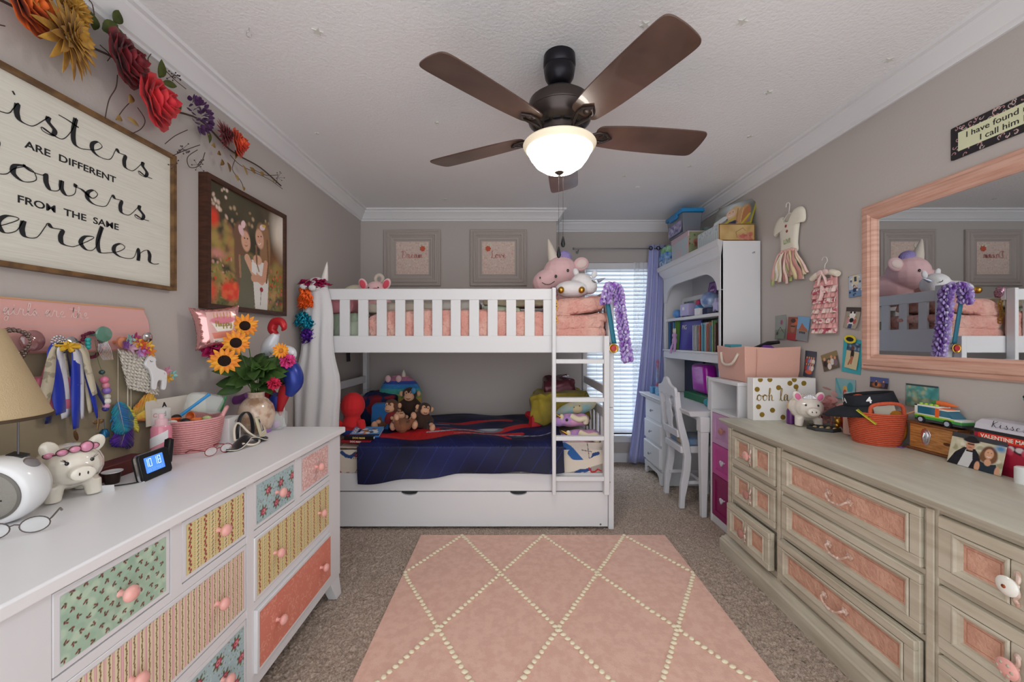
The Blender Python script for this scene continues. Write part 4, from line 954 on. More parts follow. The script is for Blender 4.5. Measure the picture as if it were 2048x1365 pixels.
# lei on the bed post
PET = mat('petal_violet', '#8a55b8', .7, col2='#c3b2e6', cscale=30, ramp=(.35, .6)); 
lei = thing('flower_lei', 'violet and lilac silk flower lei draped over the right bunk post', 'lei', (.66, 2.6, 1.6))
m = MB(); path = catmull([(.60, 2.56, 1.49), (.62, 2.55, 1.57), (.65, 2.57, 1.60), (.69, 2.59, 1.56), (.70, 2.585, 1.46), (.715, 2.585, 1.36), (.73, 2.585, 1.25), (.745, 2.585, 1.16), (.75, 2.585, 1.11)], 5)
for i, p in enumerate(path):
    for k in range(7):
        a = k*2*PI/7+i*.5; d = V((math.cos(a), math.sin(a), random.uniform(-.3, .3)))
        m.ell(p+d*.022, (.020, .006, .015), Mx.Rotation(a, 4, 'Z') @ R_(random.uniform(-40, 40)), n=8, m=5)
m.m = 1
for i in range(0, len(path), 2):
    for k in range(3): a = k*2.1+i; m.ell(path[i]+V((.03*math.cos(a), .03*math.sin(a), 0)), (.009, .006, .009), n=8, m=5)
m.build('petals', [PET, mat('petal_pale', '#cfcbe4', .7)], lei)
md = thing('medal', 'red centred gold medal on a teal ribbon beside the lei', 'medal', (.64, 2.57, 1.2))
MB().grid(lambda u, v: (.600+.03*u+.045*v, 2.572-.004*math.sin(u*PI), 1.50-.28*v), 5, 14).build('ribbon', mat('teal_ribbon', '#1f6f86', .5), md, solid=.002)
MB(fr((.655, 2.566, 1.19), (1, 0, 0), (0, 0, 1))).lathe([(.028, 0), (.03, .002), (.03, .006), (.026, .007), (.022, .004), (0, .004)], 28).build('disc', GOLD, md)
MB(fr((.655, 2.561, 1.19), (1, 0, 0), (0, 0, 1))).lathe([(.019, 0), (.017, .004), (0, .005)], 24).build('enamel', mat('enamel_red', '#b8303a', .3), md)
# ---- unicorn costume hanging on the left post
uc = thing('unicorn_costume', 'white hooded unicorn cape hanging over the left bunk post with metallic ribbon mane', 'costume', (-1.27, 2.57, 1.1))
def cape(u, v):
    z = 1.60-.95*v+.01*math.sin(u*20)*v; wd = .055+.085*min(1, v*1.6)+.01*math.sin(v*9); cx = -1.262-.008*v
    th = PI*(u*1.0); fo_ = 1+.16*math.sin(th*9+2*v)*min(1, v*3)
    return (cx-wd*math.cos(th)*(1+.06*math.sin(v*12)), 2.606-.012-(.035+.05*v)*math.sin(th)*fo_, z)
CAP = mat('white_fleece', '#dcdcdf', .9, sheen=.5, bump=.15, bscale=120)
MB().grid(cape, 90, 50).build('cape', CAP, uc, solid=.006)
m = MB(); m.ell((-1.262, 2.575, 1.60), (.055, .05, .05)); m.build('hood', CAP, uc)
MB(tr(-1.215, 2.58, 1.63, ry=8)).lathe([(.022, 0), (.017, .04), (.009, .09), (0, .125)], 18).build('horn', mat('horn_white', '#e4dfdc', .4), uc)
def curls(name, m_, c0, n, spread, L, drop, parent=uc):
    m = MB()
    for i in range(n):
        p = V(c0)+V((random.uniform(-1, 1)*spread[0], random.uniform(-1, 1)*spread[1], random.uniform(-1, 1)*spread[2])); a = random.uniform(0, 6.28); pts = []
        for k in range(8):
            t = k/7; pts.append(p+V((L*t*math.cos(a)+.008*math.sin(t*9+i), -.01*math.sin(t*7), L*t*math.sin(a)*.5-drop*t)))
        vs = []; 
        for q in pts: vs += [q+V((.009, -.002, .004)), q-V((.009, -.002, .004))]
        m.add(vs, [(2*k, 2*k+1, 2*k+3, 2*k+2) for k in range(7)])
    return m.build(name, m_, parent, solid=.001)
curls('magenta_ribbon', mat('foil_magenta', '#a31552', .3, .5), (-1.26, 2.535, 1.61), 50, (.075, .015, .015), .035, .01)
curls('orange_ribbon', mat('foil_orange', '#e8601c', .35, .4), (-1.315, 2.53, 1.55), 44, (.024, .01, .025), .025, .09)
curls('turquoise_ribbon', mat('foil_turquoise', '#1b93ae', .25, .6), (-1.32, 2.53, 1.39), 46, (.03, .012, .04), .032, .06)
curls('purple_ribbon', mat('foil_purple', '#5b2a9c', .25, .6), (-1.30, 2.53, 1.30), 30, (.026, .012, .02), .025, .05)
for p in ((-1.325, 2.53, 1.585), (-1.265, 2.52, 1.575)): MB().ell(p, (.024, .014, .02)).build('ear', CAP, uc)
# ================================================================= DESK, HUTCH, CHAIR, CUBE CABINET
WD = mat('white_desk', '#dedfe3', .4)
KN = mat('nickel_knob', '#c9c9cf', .25, .8)
dk = thing('desk', 'white pedestal desk with three drawers standing under the hutch', 'desk', (1.5, 3.28, 0))
m = MB()
def sweepx(m, X0, prof, y0, y1, xb): return prof_x(m, X0, prof, y0, y1, xb)
sweepx(m, 1.255, [(0, .705), (.006, .707), (.012, .715), (.012, .722), (.022, .73), (.026, .738), (.022, .745)], 2.79, 3.83, 1.762)
m.build('top', WD, dk, ang=25)
MB().box(1.275, 1.76, 3.385, 3.795, .11, .705).build('pedestal', WD, dk, bevel=.003)
m = MB(fr((1.268, 0, 0), (0, -1, 0), (0, 0, 1)))
m.prism([(-3.80, .11), (-3.80, .0), (-3.755, 0), (-3.74, .05), (-3.70, .075), (-3.48, .075), (-3.44, .05), (-3.425, 0), (-3.38, 0), (-3.38, .11)], -.02, 0); m.build('skirt', WD, dk, bevel=.002)
for y_ in (3.385, 3.78): MB().box(1.29, 1.75, y_, y_+.015, 0, .11).build('side_foot', WD, dk)
for i, (z0, z1, o) in enumerate(((.525, .69, .004), (.335, .505, .016), (.135, .31, .022))):
    dd = MB(fr((1.275-o, 0, 0), (0, -1, 0), (0, 0, 1))).box(-3.79, -3.39, z0, z1, -.02-o, 0).build('drawer', WD, dk, bevel=.005)
    MB(fr((1.275-o, 3.59, (z0+z1)/2), (0, -1, 0), (0, 0, 1))).lathe([(.006, 0), (.005, .012), (.012, .017), (.013, .024), (.006, .029), (0, .03)], 16).build('knob', KN, dd)
m = MB(fr((1.36, 0, 0), (0, -1, 0), (0, 0, 1)))
ar = [(-3.385, .705), (-3.385, .60), (-3.34, .60), (-3.31, .64), (-3.2, .655), (-2.96, .655), (-2.89, .64), (-2.86, .59), (-2.815, .585), (-2.815, .705)]
m.prism(ar, -.02, 0); m.box(-3.385, -2.815, .665, .69, 0, .008).build('apron', WD, dk, bevel=.002)
for X in (1.345, 1.72):
    m = MB(); lp = [(.034, 0), (.034, .02), (.022, .028), (.026, .0)]
    for z0, z1, r0, r1 in ((.0, .60, .018, .028), (.60, .705, .033, .033)):
        m.add([(X+sx*r0, 2.80+sy*r0, z0) for sx, sy in ((-1, -1), (1, -1), (1, 1), (-1, 1))]+[(X+sx*r1, 2.80+sy*r1, z1) for sx, sy in ((-1, -1), (1, -1), (1, 1), (-1, 1))], [(3, 2, 1, 0), (4, 5, 6, 7), (0, 1, 5, 4), (1, 2, 6, 5), (2, 3, 7, 6), (3, 0, 4, 7)])
    m.build('leg', WD, dk, bevel=.003)
MB().box(1.70, 1.72, 2.82, 3.39, .25, .70).box(1.37, 1.7, 2.785, 2.80, .62, .70).build('back_panel', WD, dk)
hu = thing('hutch', 'tall white bookcase hutch with arched opening and crown top standing on the desk', 'bookcase', (1.62, 3.34, .745))
HX, HY0, HY1, HT = 1.474, 2.81, 3.865, 1.945
MB().box(HX, 1.755, HY0, HY0+.022, .745, HT).build('side_panel', WD, hu, bevel=.002)
MB().box(HX, 1.755, HY1-.022, HY1, .745, HT).build('side_panel', WD, hu, bevel=.002)
MB().box(1.74, 1.757, HY0+.022, HY1-.022, .745, HT).build('back_panel', WD, hu)
MB().box(HX, 1.755, HY0+.022, HY1-.022, HT-.02, HT).build('top_board', WD, hu)
m = MB(); prof_x(m, HX, [(0, 1.82), (.006, 1.824), (.006, 1.84), (.012, 1.85), (.03, 1.875), (.036, 1.90), (.044, 1.905), (.05, 1.925), (.05, 1.945), (.044, 1.947)], HY0, HY1, HX+.015)
m.build('crown', WD, hu, ang=25)
TH = fr((HX, 0, 0), (0, -1, 0), (0, 0, 1))
a = [(-HY1, 1.825), (-HY1, 1.60), (-HY1+.05, 1.60)]
a += [(-HY1+.05+.22*(1-math.cos(t)), 1.60+.145*math.sin(t)) for t in [PI/2*k/8 for k in range(1, 9)]]
a += [(-HY0-.05-.22*(1-math.cos(t)), 1.60+.145*math.sin(t)) for t in [PI/2*k/8 for k in range(8, -1, -1)]]
a += [(-HY0, 1.60), (-HY0, 1.825)]
MB(TH).prism(a, -.018, .003).build('arched_frieze', WD, hu, bevel=.002)
for q_ in (-HY1, -HY0-.03): MB(TH).box(q_, q_+.03, .745, 1.60, -.018, .001).build('face_stile', WD, hu, bevel=.002)
MB().box(HX+.012, 1.74, HY0+.022, HY1-.022, 1.418, 1.443).build('shelf', WD, hu, bevel=.002)
MB().box(HX-.004, 1.74, HY0+.022, HY1-.022, 1.128, 1.153).box(HX-.004, HX+.014, HY0, HY1, 1.075, 1.13).box(HX-.012, HX+.005, HY0, HY1, 1.14, 1.155).build('shelf', WD, hu, bevel=.003)
MB(fr((1.70, HY0-.001, 1.86), (1, 0, 0), (0, 0, 1))).lathe([(.006, 0), (.005, .012), (.006, .018)], 10).build('side_peg', KN, hu)
# chair
ch = thing('desk_chair', 'small white chair with a cut-out splat back and blue cushion pulled up to the desk', 'chair', (1.4, 3.09, 0))
CHW = mat('white_chair', '#dcdce2', .35)
xb = lambda z: 1.262 + .045*math.exp(-((z-.36)/.20)**2) - .04*max(0, (z-.45))/.45 - .01
for yc in (2.945, 3.235):
    s = 1 if yc > 3.1 else -1; m = MB(); zs = [0, .08, .18, .28, .38, .48, .58, .68, .78, .86]; vs = []
    for z in zs:
        x = xb(z); wy = .017; wx = .018 if z < .1 else (.026 if z < .6 else .02)
        vs += [(x-wx, yc-wy, z), (x+wx, yc-wy, z), (x+wx, yc+wy, z), (x-wx, yc+wy, z)]
    fs = [(3, 2, 1, 0), tuple(range(len(vs)-4, len(vs)))]
    for i in range(len(zs)-1):
        for j in range(4): fs.append((i*4+j, i*4+(j+1) % 4, i*4+4+(j+1) % 4, i*4+4+j))
    m.add(vs, fs).build('rear_leg', CHW, ch, bevel=.004)
M2 = lambda z: fr((xb(z), 0, z), (0, -1, 0), (-.09, 0, 1))
Tc = fr((1.238, 3.09, .53), (0, -1, 0), (-.1, 0, 1))
crest = catmull([(-.165, .30), (-.16, .355), (-.12, .365), (-.07, .385), (-.035, .42), (0, .432), (.035, .42), (.07, .385), (.12, .365), (.16, .355), (.165, .30)], 4)
cr = [(p.x, p.y) for p in crest]+[(.14, .285), (.10, .30), (.05, .29), (0, .30), (-.05, .29), (-.10, .30), (-.14, .285)]
MB(Tc).prism(cr, -.013, .009).build('crest_rail', CHW, ch, bevel=.003)
MB(Tc).box(-.135, .135, -.01, .045, -.012, .010).build('lower_rail', CHW, ch, bevel=.003)
sp = [(-.045, .03), (-.032, .07), (-.045, .11), (-.058, .15), (-.038, .19), (-.05, .23), (-.028, .265), (-.06, .31), (.06, .31), (.028, .265), (.05, .23), (.038, .19), (.058, .15), (.045, .11), (.032, .07), (.045, .03)]
sp = [(p.x, p.y) for p in catmull(sp, 3)]
MB(Tc).prism(sp, -.006, .006).build('splat', CHW, ch, bevel=.002)
MB().box(1.245, 1.60, 2.94, 3.24, .405, .455).build('seat', CHW, ch, bevel=.006)
CUS = mat('tiedye_cushion', '#6f8fb4', .8, sheen=.3, col2='#c4a878', cscale=6, ramp=(.45, .6))
m = MB(); q = soft(1.27, 1.58, 2.955, 3.225, .455, .505, n=(40, 14)); m.add(q.v, q.f); m.build('cushion', CUS, ch)
for yc in (2.96, 3.22):
    MB().tube([(1.575, yc, .41), (1.585, yc, 0)], [.021, .014], 12).build('front_leg', CHW, ch)
MB().box(1.27, 1.57, 2.955, 2.97, .17, .195).box(1.27, 1.57, 3.21, 3.225, .17, .195).box(1.41, 1.425, 2.97, 3.21, .172, .193).build('stretcher', CHW, ch, bevel=.002)
# cubby cabinet
cc = thing('cubby_cabinet', 'narrow white cabinet with an open cubby over lilac, pink and magenta drawers', 'cabinet', (1.56, 2.58, 0))
cy0, cy1, cx = 2.412, 2.752, 1.372; ct = .985
MB().box(cx, 1.755, cy0, cy0+.018, 0, ct-.02).build('side_panel', WD, cc, bevel=.002)
MB().box(cx, 1.755, cy1-.018, cy1, 0, ct-.02).build('side_panel', WD, cc, bevel=.002)
MB().box(1.735, 1.755, cy0+.018, cy1-.018, 0, ct-.02).build('back_panel', WD, cc)
MB().box(cx-.008, 1.757, cy0-.006, cy1+.008, ct-.022, ct).build('top', WD, cc, bevel=.002)
MB().box(cx+.002, 1.735, cy0+.018, cy1-.018, .752, .772).box(cx+.004, 1.735, cy0+.018, cy1-.018, 0, .052).build('shelf', WD, cc, bevel=.002)
for z0, z1, cl, kn_ in ((.546, .750, '#c79ac4', 'glass'), (.338, .542, '#c2509a', 'heart'), (.056, .334, '#8f1a5c', 'heart')):
    mm = mat('drawer'+cl, cl, .45)
    T = fr((cx+.002, 0, 0), (0, -1, 0), (0, 0, 1)); b = MB(T); b.steps(-cy1+.02, -cy0-.02, z0, z1, [(0, -.016), (0, 0), (.036, 0), (.037, -.007)]); b.f = b.f[:-1]; b.mi = b.mi[:-1]
    dd = b.build('drawer', mm, cc, smooth=False)
    MB(T).box(-cy1+.03, -cy0-.03, z0+.01, z1-.01, -.3, -.018).build('drawer_box', WD, dd)
    K = T @ tr(-(cy0+cy1)/2, (z0+z1)/2, -.007); b = MB(K)
    if kn_ == 'glass':
        b.lathe([(.006, 0), (.006, .012), (.022, .022), (.024, .03), (.016, .038), (0, .04)], 8); b.build('knob', mat('pink_glass', '', 0), dd, smooth=False)
    else:
        hp = [(0, -.02), (.019, .002), (.019, .013), (.010, .018), (0, .011), (-.010, .018), (-.019, .013), (-.019, .002)]
        b.lathe([(.005, 0), (.005, .02)], 10); b.prism(hp, .018, .028); b.build('knob', mat('heart_glass', '#dcdde8', .15, coat=.5), dd, bevel=.003)
# white organiser boards next to the cabinet
m = MB(); m.prism([(2.83, .747), (2.86, .985), (2.765, .98), (2.765, .77), (2.80, .747)], 0, .012, fr((1.395, 0, 0), (0, 1, 0), (0, 0, 1)))
m.box(1.395, 1.46, 2.83, 2.842, .747, .975).build('organizer_panel', WD, bevel=.002, label='white angled upright panel on the desk end beside the cubby cabinet', cat='organizer')
# ---- pink bin
BIN = mat('pink_leather', '#dbac9d', .45, bump=.1, bscale=150)
bn = thing('storage_bin', 'large pink fabric bin with rope handle on the cubby cabinet', 'storage bin', (1.565, 2.54, ct))
bx0, bx1, by0, by1, bz0, bz1 = 1.405, 1.735, 2.40, 2.715, ct, 1.205
m = MB()
def ring(z, e, dz=0):
    pts = []
    for (x, y) in ((bx0, by0), ((bx0+bx1)/2, by0), (bx1, by0), (bx1, (by0+by1)/2), (bx1, by1), ((bx0+bx1)/2, by1), (bx0, by1), (bx0, (by0+by1)/2)):
        cxx, cyy = (bx0+bx1)/2, (by0+by1)/2; mid = (x == cxx or y == cyy)
        pts.append((cxx+(x-cxx)*(1+e), cyy+(y-cyy)*(1+e), z-(dz if mid else 0)))
    return pts
rs = [ring(bz0+.002, -.06), ring(bz0+.07, .0), ring(bz0+.15, .01), ring(bz1, .03, .010), ring(bz1, .0, .010), ring(bz0+.15, -.03), ring(bz0+.02, -.10)]
vs = [p for r_1 in rs for p in r_1]; fs = [tuple(range(7, -1, -1)), tuple(range(48, 56))]
for i in range(6):
    for j in range(8): fs.append((i*8+j, i*8+(j+1) % 8, i*8+8+(j+1) % 8, i*8+8+j))
m.add(vs, fs).build('body', BIN, bn, bevel=.003)
ROPE = mat('rope', '#e6ddd0', .9, bump=.6, bscale=300)
MB().tube(catmull([(1.398, 2.66, 1.16), (1.385, 2.62, 1.10), (1.38, 2.56, 1.085), (1.385, 2.50, 1.10), (1.398, 2.46, 1.16)], 5), .008, 10).build('rope_handle', ROPE, bn)
MB().tube([(1.47, 2.396, 1.02), (1.47, 2.388, 1.12), (1.47, 2.39, 1.19)], .0012, 5).build('seam', mat('seam_brown', '#b47f6c', .7), bn)
def blobthing(name, label, cat, ells, m_, jitter=0, sc_n=20, group=None):
    b = MB()
    for e in ells: b.ell(*e)
    if jitter: b.jit(jitter, sc_n)
    return b.build(name, m_, label=label, cat=cat, group=group)
blobthing('purple_bag', 'shiny purple fabric bag inside the pink bin', 'bag', [((1.60, 2.52, 1.12), (.10, .10, .095))], mat('purple_satin', '#6a1f9a', .35, sheen=.4), .01)
MB().tube([(1.50, 2.46, 1.10), (1.53, 2.50, 1.19), (1.62, 2.52, 1.222), (1.68, 2.50, 1.23)], [.012, .016, .014, .010], 10).build('black_strap', mat('black_plastic', '', 0), label='black strap curving over the purple bag in the pink bin', cat='strap')
MB().box(1.43, 1.50, 2.60, 2.68, 1.0, 1.215).build('craft_packet', mat('craft_teal', '#4fa3b4', .4), label='small teal packet standing in the far corner of the pink bin', cat='packet')
# ---- things on the desk
def boxthing(name, label, cat, x0, x1, y0, y1, z0, z1, m_, bevel=.003, group=None):
    return MB().box(x0, x1, y0, y1, z0, z1).build(name, m_, bevel=bevel, label=label, cat=cat, group=group)
MB(tr(1.60, 3.30, .805, ry=-4)).box(-.055, .055, -.13, .12, 0, .24).build('magenta_bag', mat('magenta_satin', '#b41fb4', .25, sheen=.4, coat=.4), bevel=.03, label='shiny magenta zip bag standing on the desk under the shelf', cat='bag')
boxthing('green_box', 'flat dark green box under the magenta bag on the desk', 'box', 1.49, 1.70, 3.02, 3.45, .747, .802, mat('green_box', '#1f6a44', .5))
boxthing('binder', 'tall royal purple binder standing right of the magenta bag', 'binder', 1.60, 1.72, 3.04, 3.10, .805, 1.06, mat('royal_purple', '#3c2ba6', .35))
boxthing('navy_board', 'dark navy board leaning in the left half of the desk hutch', 'board', 1.66, 1.68, 3.46, 3.83, .747, 1.05, mat('navy_board', '#2a3050', .5))
boxthing('white_ledge', 'white letter tray behind the magenta bag on the desk', 'tray', 1.52, 1.64, 3.50, 3.83, 1.03, 1.045, WD) if 0 else None
boxthing('tissue_box', 'light blue patterned tissue box at the front of the desk', 'box', 1.30, 1.39, 3.50, 3.62, .747, .82, mat('blue_pattern', '#8fc2e0', .5, col2='#4f87b8', cscale=60))
boxthing('blue_carton', 'small blue carton left of the tissue box on the desk', 'box', 1.30, 1.35, 3.68, 3.76, .747, .805, mat('blue_carton', '#4d8fbf', .5))
blobthing('teal_toy', 'small teal toy dragon on the desk near the white upright panel', 'toy', [((1.47, 2.98, .775), (.03, .05, .03)), ((1.46, 2.94, .80), (.02, .022, .022))], mat('teal_toy', '#2f97a8', .5), .004)
m = MB(); m.tube([(1.385, 3.80, .75), (1.40, 3.83, 1.05)], .012, 12); m.build('wrapping_tube', mat('tube_pattern', '#8fb4d8', .4, col2='#c05a78', cscale=25), label='patterned wrapping tube standing between curtain and hutch', cat='tube')
# ---- books on the hutch shelf
BKC = ['#1f5f96', '#3a2f3a', '#2f7fb8', '#5f8f3a', '#d8dce2', '#c9cdd4', '#b8b4b0', '#a8a49f', '#98948f', '#c8563c', '#7fb4c8', '#4f97b4', '#e0e4e8', '#9fb8a8', '#b4443c', '#c98a5f', '#3f7fa8', '#dfe3ea', '#6f9a5f', '#8a6f3a', '#5f3a2f', '#2a2f3a']
y = 3.83
for i, cl in enumerate(BKC):
    big = i < 4
    w_ = [.055, .045, .035, .03][i] if big else random.choice([.014, .018, .022, .016, .026])
    if i == 4: y = 3.31
    h = [.255, .27, .255, .26][i] if big else (random.uniform(.20, .215) if i < 10 else random.uniform(.20, .255))
    d = .16; x0 = 1.50+random.uniform(0, .012)
    if y-w_ < 2.84: break
    nm = ['wide blue', 'dark brown', 'bright blue', 'green', 'white', 'pale grey', 'warm grey', 'stone grey', 'taupe', 'rust red', 'pale teal', 'teal', 'ice white', 'sage', 'brick red', 'tan orange', 'steel blue', 'off white', 'leaf green', 'olive brown', 'dark russet', 'charcoal'][i]
    o = thing('shelf_book', '%s spined book standing on the middle hutch shelf' % nm, 'book', (x0, y, 1.153), group='books on the hutch shelf')
    MB().box(x0, x0+d, y-w_, y-w_+.002, 1.154, 1.154+h).box(x0, x0+d, y-.002, y, 1.154, 1.154+h).box(x0, x0+.003, y-w_, y, 1.154, 1.154+h).build('cover', mat('cover'+cl, cl, .4), o)
    MB().box(x0+.003, x0+d-.004, y-w_+.002, y-.002, 1.157, 1.151+h).build('pages', PG, o)
    y -= w_+.003
    if i == 3: y -= .02
pg = thing('picture_book', 'large violet picture book with PIG on its cover facing out from the shelf', 'book', (1.545, 3.46, 1.153))
M = fr((1.53, 3.645, 1.155), (.10, -1, 0), (.05, 0, 1))
MB(M).box(0, .34, 0, .255, -.012, 0).build('cover', mat('violet_cover', '#3b2c9c', .35), pg)
MB(M).box(.002, .338, .002, .253, -.010, -.002).build('pages', PG, pg)
txt('PIG', .055, M @ tr(.075, .20, .001), mat('paper', '', 0), pg, al='CENTER')
# items on the top hutch shelf
S1 = 1.444
o = thing('photo_frame', 'white photo frame leaning at the far end of the top hutch shelf', 'photo frame', (1.62, 3.62, S1))
M = fr((1.60, 3.82, S1+.001), (.05, -1, 0), (.2, 0, 1)); b = MB(M); b.steps(0, .42, 0, .20, [(0, -.015), (0, 0), (.035, 0), (.036, -.006)]); b.build('frame', WHT, o, smooth=False)
Cv(.34, .12, .004, '#5f7f86').dots(20, (.01, .03), ['#8fa3a0', '#3f5a60', '#b8a890']).panel('print', M @ tr(.04, .04, -.005), o)
o = thing('robot_bank', 'lilac box shaped robot toy on the top hutch shelf', 'toy', (1.53, 3.48, S1))
MB().box(1.50, 1.60, 3.40, 3.56, S1+.008, S1+.115).build('body', mat('lilac_plastic', '#b9b3e0', .4), o, bevel=.008)
for y in (3.43, 3.53): MB().box(1.51, 1.55, y-.015, y+.015, S1, S1+.01).build('foot', mat('charcoal_felt', '', 0), o)
MB().box(1.497, 1.50, 3.46, 3.50, S1+.06, S1+.085).build('face', WHT, o)
blobthing('blue_ball', 'small blue ball left of the lilac robot on the hutch shelf', 'ball', [((1.525, 3.67, S1+.04), .04)], mat('blue_ball', '#5f97d8', .4))
o = thing('snow_globe', 'pale blue glitter globe on a dark base on the top hutch shelf', 'snow globe', (1.56, 3.10, S1))
MB(tr(1.55, 3.12, S1)).lathe([(.055, 0), (.055, .045), (.04, .05)], 8).build('base', mat('navy_board', '', 0), o, smooth=False)
MB().ell((1.55, 3.12, S1+.11), .068, n=24, m=14).build('globe', mat('globe_glass', '#a8bfe0', .12, coat=.5, col2='#6f86b8', cscale=14), o)
blobthing('gnome_toy', 'small pink gnome figure beside the snow globe', 'toy', [((1.53, 3.27, S1+.045), (.03, .03, .045)), ((1.53, 3.27, S1+.10), (.02, .02, .03))], mat('gnome_pink', '#c8466f', .6))
o = thing('toy_house', 'tiny white toy house with a pale blue roof on the hutch shelf', 'toy', (1.505, 3.22, S1))
MB().box(1.49, 1.53, 3.17, 3.25, S1, S1+.055).build('walls', WHT, o); MB(fr((0, 0, 0), (0, 1, 0), (0, 0, 1))).prism([(3.16, S1+.055), (3.26, S1+.055), (3.21, S1+.085)], 1.487, 1.533).build('roof', mat('blue_carton', '', 0), o)
m = MB(fr((1.535, 2.985, S1+.06), (0, -1, 0), (0, 0, 1)))
st = [((.06 if k % 2 == 0 else .032)*math.cos(PI/2+k*PI/5), (.06 if k % 2 == 0 else .032)*math.sin(PI/2+k*PI/5)) for k in range(10)]
m.prism(st, -.015, .015).build('star_plush', mat('lilac_plastic', '', 0), bevel=.006, label='lilac star toy leaning right of the snow globe', cat='toy')
boxthing('teal_tin', 'teal tin at the near end of the top hutch shelf', 'tin', 1.52, 1.62, 2.84, 2.93, S1, S1+.11, mat('teal_tin', '#2f9a8a', .4))
boxthing('purple_card', 'purple framed card propped high at the back of the hutch shelf', 'card', 1.70, 1.72, 3.30, 3.52, S1+.16, S1+.33, mat('purple_card', '#8a55a8', .5, col2='#c39ad0', cscale=12)) if 0 else None
o = thing('purple_card', 'purple card propped at the back of the top hutch shelf', 'card', (1.70, 3.3, S1))
M = fr((1.66, 3.46, S1+.002), (0, -1, 0), (.2, 0, 1)); Cv(.15, .30, .004, '#8f62b0').rect(.015, .135, .17, .285, '#b995cf').ell(.075, .225, .05, .04, '#8350a5').rect(.04, .11, .215, .235, '#e0c8ea').panel('card', M, o, solid=.004)
o = thing('white_card', 'white card with drawn lines propped near the right of the top hutch shelf', 'card', (1.70, 3.0, S1))
M = fr((1.68, 3.10, S1+.002), (0, -1, 0), (.15, 0, 1)); cz = Cv(.17, .25, .003, '#e8e8ec'); [cz.line([(.03+.02*k, .1), (.05+.02*k, .2)], .002, '#8a8f98') for k in range(5)]; cz.panel('card', M, o, solid=.004)
# plush hanging from the shelf edge
o = thing('bunny_plush', 'little lilac plush hanging off the book shelf edge', 'stuffed toy', (1.47, 3.60, 1.16))
b = MB(); b.ell((1.462, 3.58, 1.235), (.022, .025, .035)); b.ell((1.462, 3.58, 1.285), (.022, .024, .022)); b.tube([(1.46, 3.60, 1.22), (1.452, 3.63, 1.165), (1.45, 3.64, 1.12)], .011, 8); b.tube([(1.46, 3.56, 1.22), (1.452, 3.55, 1.17), (1.45, 3.56, 1.14)], .011, 8)
b.build('body', mat('lilac_small', '#c39ac8', .9, sheen=.4), o, remesh=.004)
for y in (3.565, 3.60): MB().ell((1.462, y, 1.325), (.007, .009, .025)).build('ear', mat('cream_felt', '', 0), o)
# ---- on top of the hutch
Z0 = 1.948
FL = mat('floral_box', '#a8a88a', .6, col2='#c07a72', cscale=7, ramp=(.5, .6)); SH = mat('shabby_blue', '#b9d2d8', .6, col2='#d8c4cc', cscale=18)
def fbox(name, label, x0, x1, y0, y1, z0, z1, front, side, lid=None):
    o = thing(name, label, 'box', ((x0+x1)/2, (y0+y1)/2, z0)); b = MB(); b.box(x0, x1, y0, y1, z0, z1); b.mi = [0]*6; b.mi[5] = 1
    b.build('body', [front, side], o, bevel=.002)
    if lid: MB().box(x0-.005, x1+.005, y0-.005, y1+.005, z1-.04, z1+.002).build('lid', lid, o, bevel=.002)
    return o
o = fbox('book_shaped_box', 'antique brown book shaped box with a faded rose on the hutch top', 1.468, 1.73, 2.83, 3.15, Z0, 2.072, mat('old_rose_box', '#b48f5f', .6), SH)
c = Cv(.256, .118, .0018, '#b9975f').dots(60, (.01, .04), ['#c4a46c', '#a8854f', '#c9ad7a'], op=.5, soft=.8).dots(14, (.008, .02), ['#b4645a', '#c07a6c', '#a85550'], (.15, .23, .01, .05), .3).line([(.13, .02), (.12, .06), (.17, .09), (.19, .07)], .003, '#6b5a3a')
c.rect(0, .256, 0, .004, '#4a2f1a').rect(0, .256, .114, .118, '#4a2f1a').rect(0, .004, 0, .118, '#4a2f1a').rect(.252, .256, 0, .118, '#4a2f1a').mott(.05).panel('rose_panel', FC(1.471, 2.829, Z0+.003), o)
c = Cv(.31, .118, .004, '#c9d4d8'); [c.rect(.03*k, .03*k+.004, 0, .07, '#9aa8b0') for k in range(11)]; c.dots(30, (.005, .012), ['#b8c8d0', '#a8b4c4', '#d8dce0'], (0, .31, .07, .118)); c.panel('spine_panel', fr((1.467, 3.145, Z0+.003), (0, -1, 0), (0, 0, 1)), o)
o = thing('canvas_portrait', 'small canvas photo of a laughing blonde girl leaning on the hutch top', 'canvas print', (1.6, 2.95, 2.075))
M = fr((1.535, 3.06, 2.076), (.16, -.24, .01), (.12, .10, .26))
c = Cv(.28, .235, .0022, '#5f625f').dots(40, (.02, .06), ['#6f7570', '#8a6f68', '#4f5a5a', '#9aa4a0'], op=.6, soft=.7).ell(.12, .20, .07, .05, '#c8d4d8', 0, .7)
c.ell(.14, .13, .05, .075, '#d8bb8a').ell(.20, .09, .045, .10, '#c99d6c', -10).ell(.235, .08, .03, .09, '#b87a4f').ell(.115, .135, .034, .045, '#e8c4a8', 15).line([(0, .05), (.07, .10)], .05, '#d8dce0').line([(.08, 0), (.16, .03)], .05, '#2a2f55').line([(.22, .0), (.26, .08)], .018, '#c8b83a').line([(.07, .03), (.15, .08)], .018, '#c8b83a')
c.ell(.103, .146, .005, .003, '#4a352a').ell(.128, .15, .005, .003, '#4a352a').line([(.10, .115), (.115, .109), (.13, .119)], .005, '#f4ece6').line([(.16, .17), (.18, .02)], .006, '#a87848').line([(.2, .16), (.21, .02)], .005, '#e0c08a')
c.panel('print', M @ tr(0, 0, .001), o, rough=.4); MB(M).box(0, .28, 0, .235, -.02, 0).build('stretcher', mat('canvas_edge', '#b8b03a', .6), o)
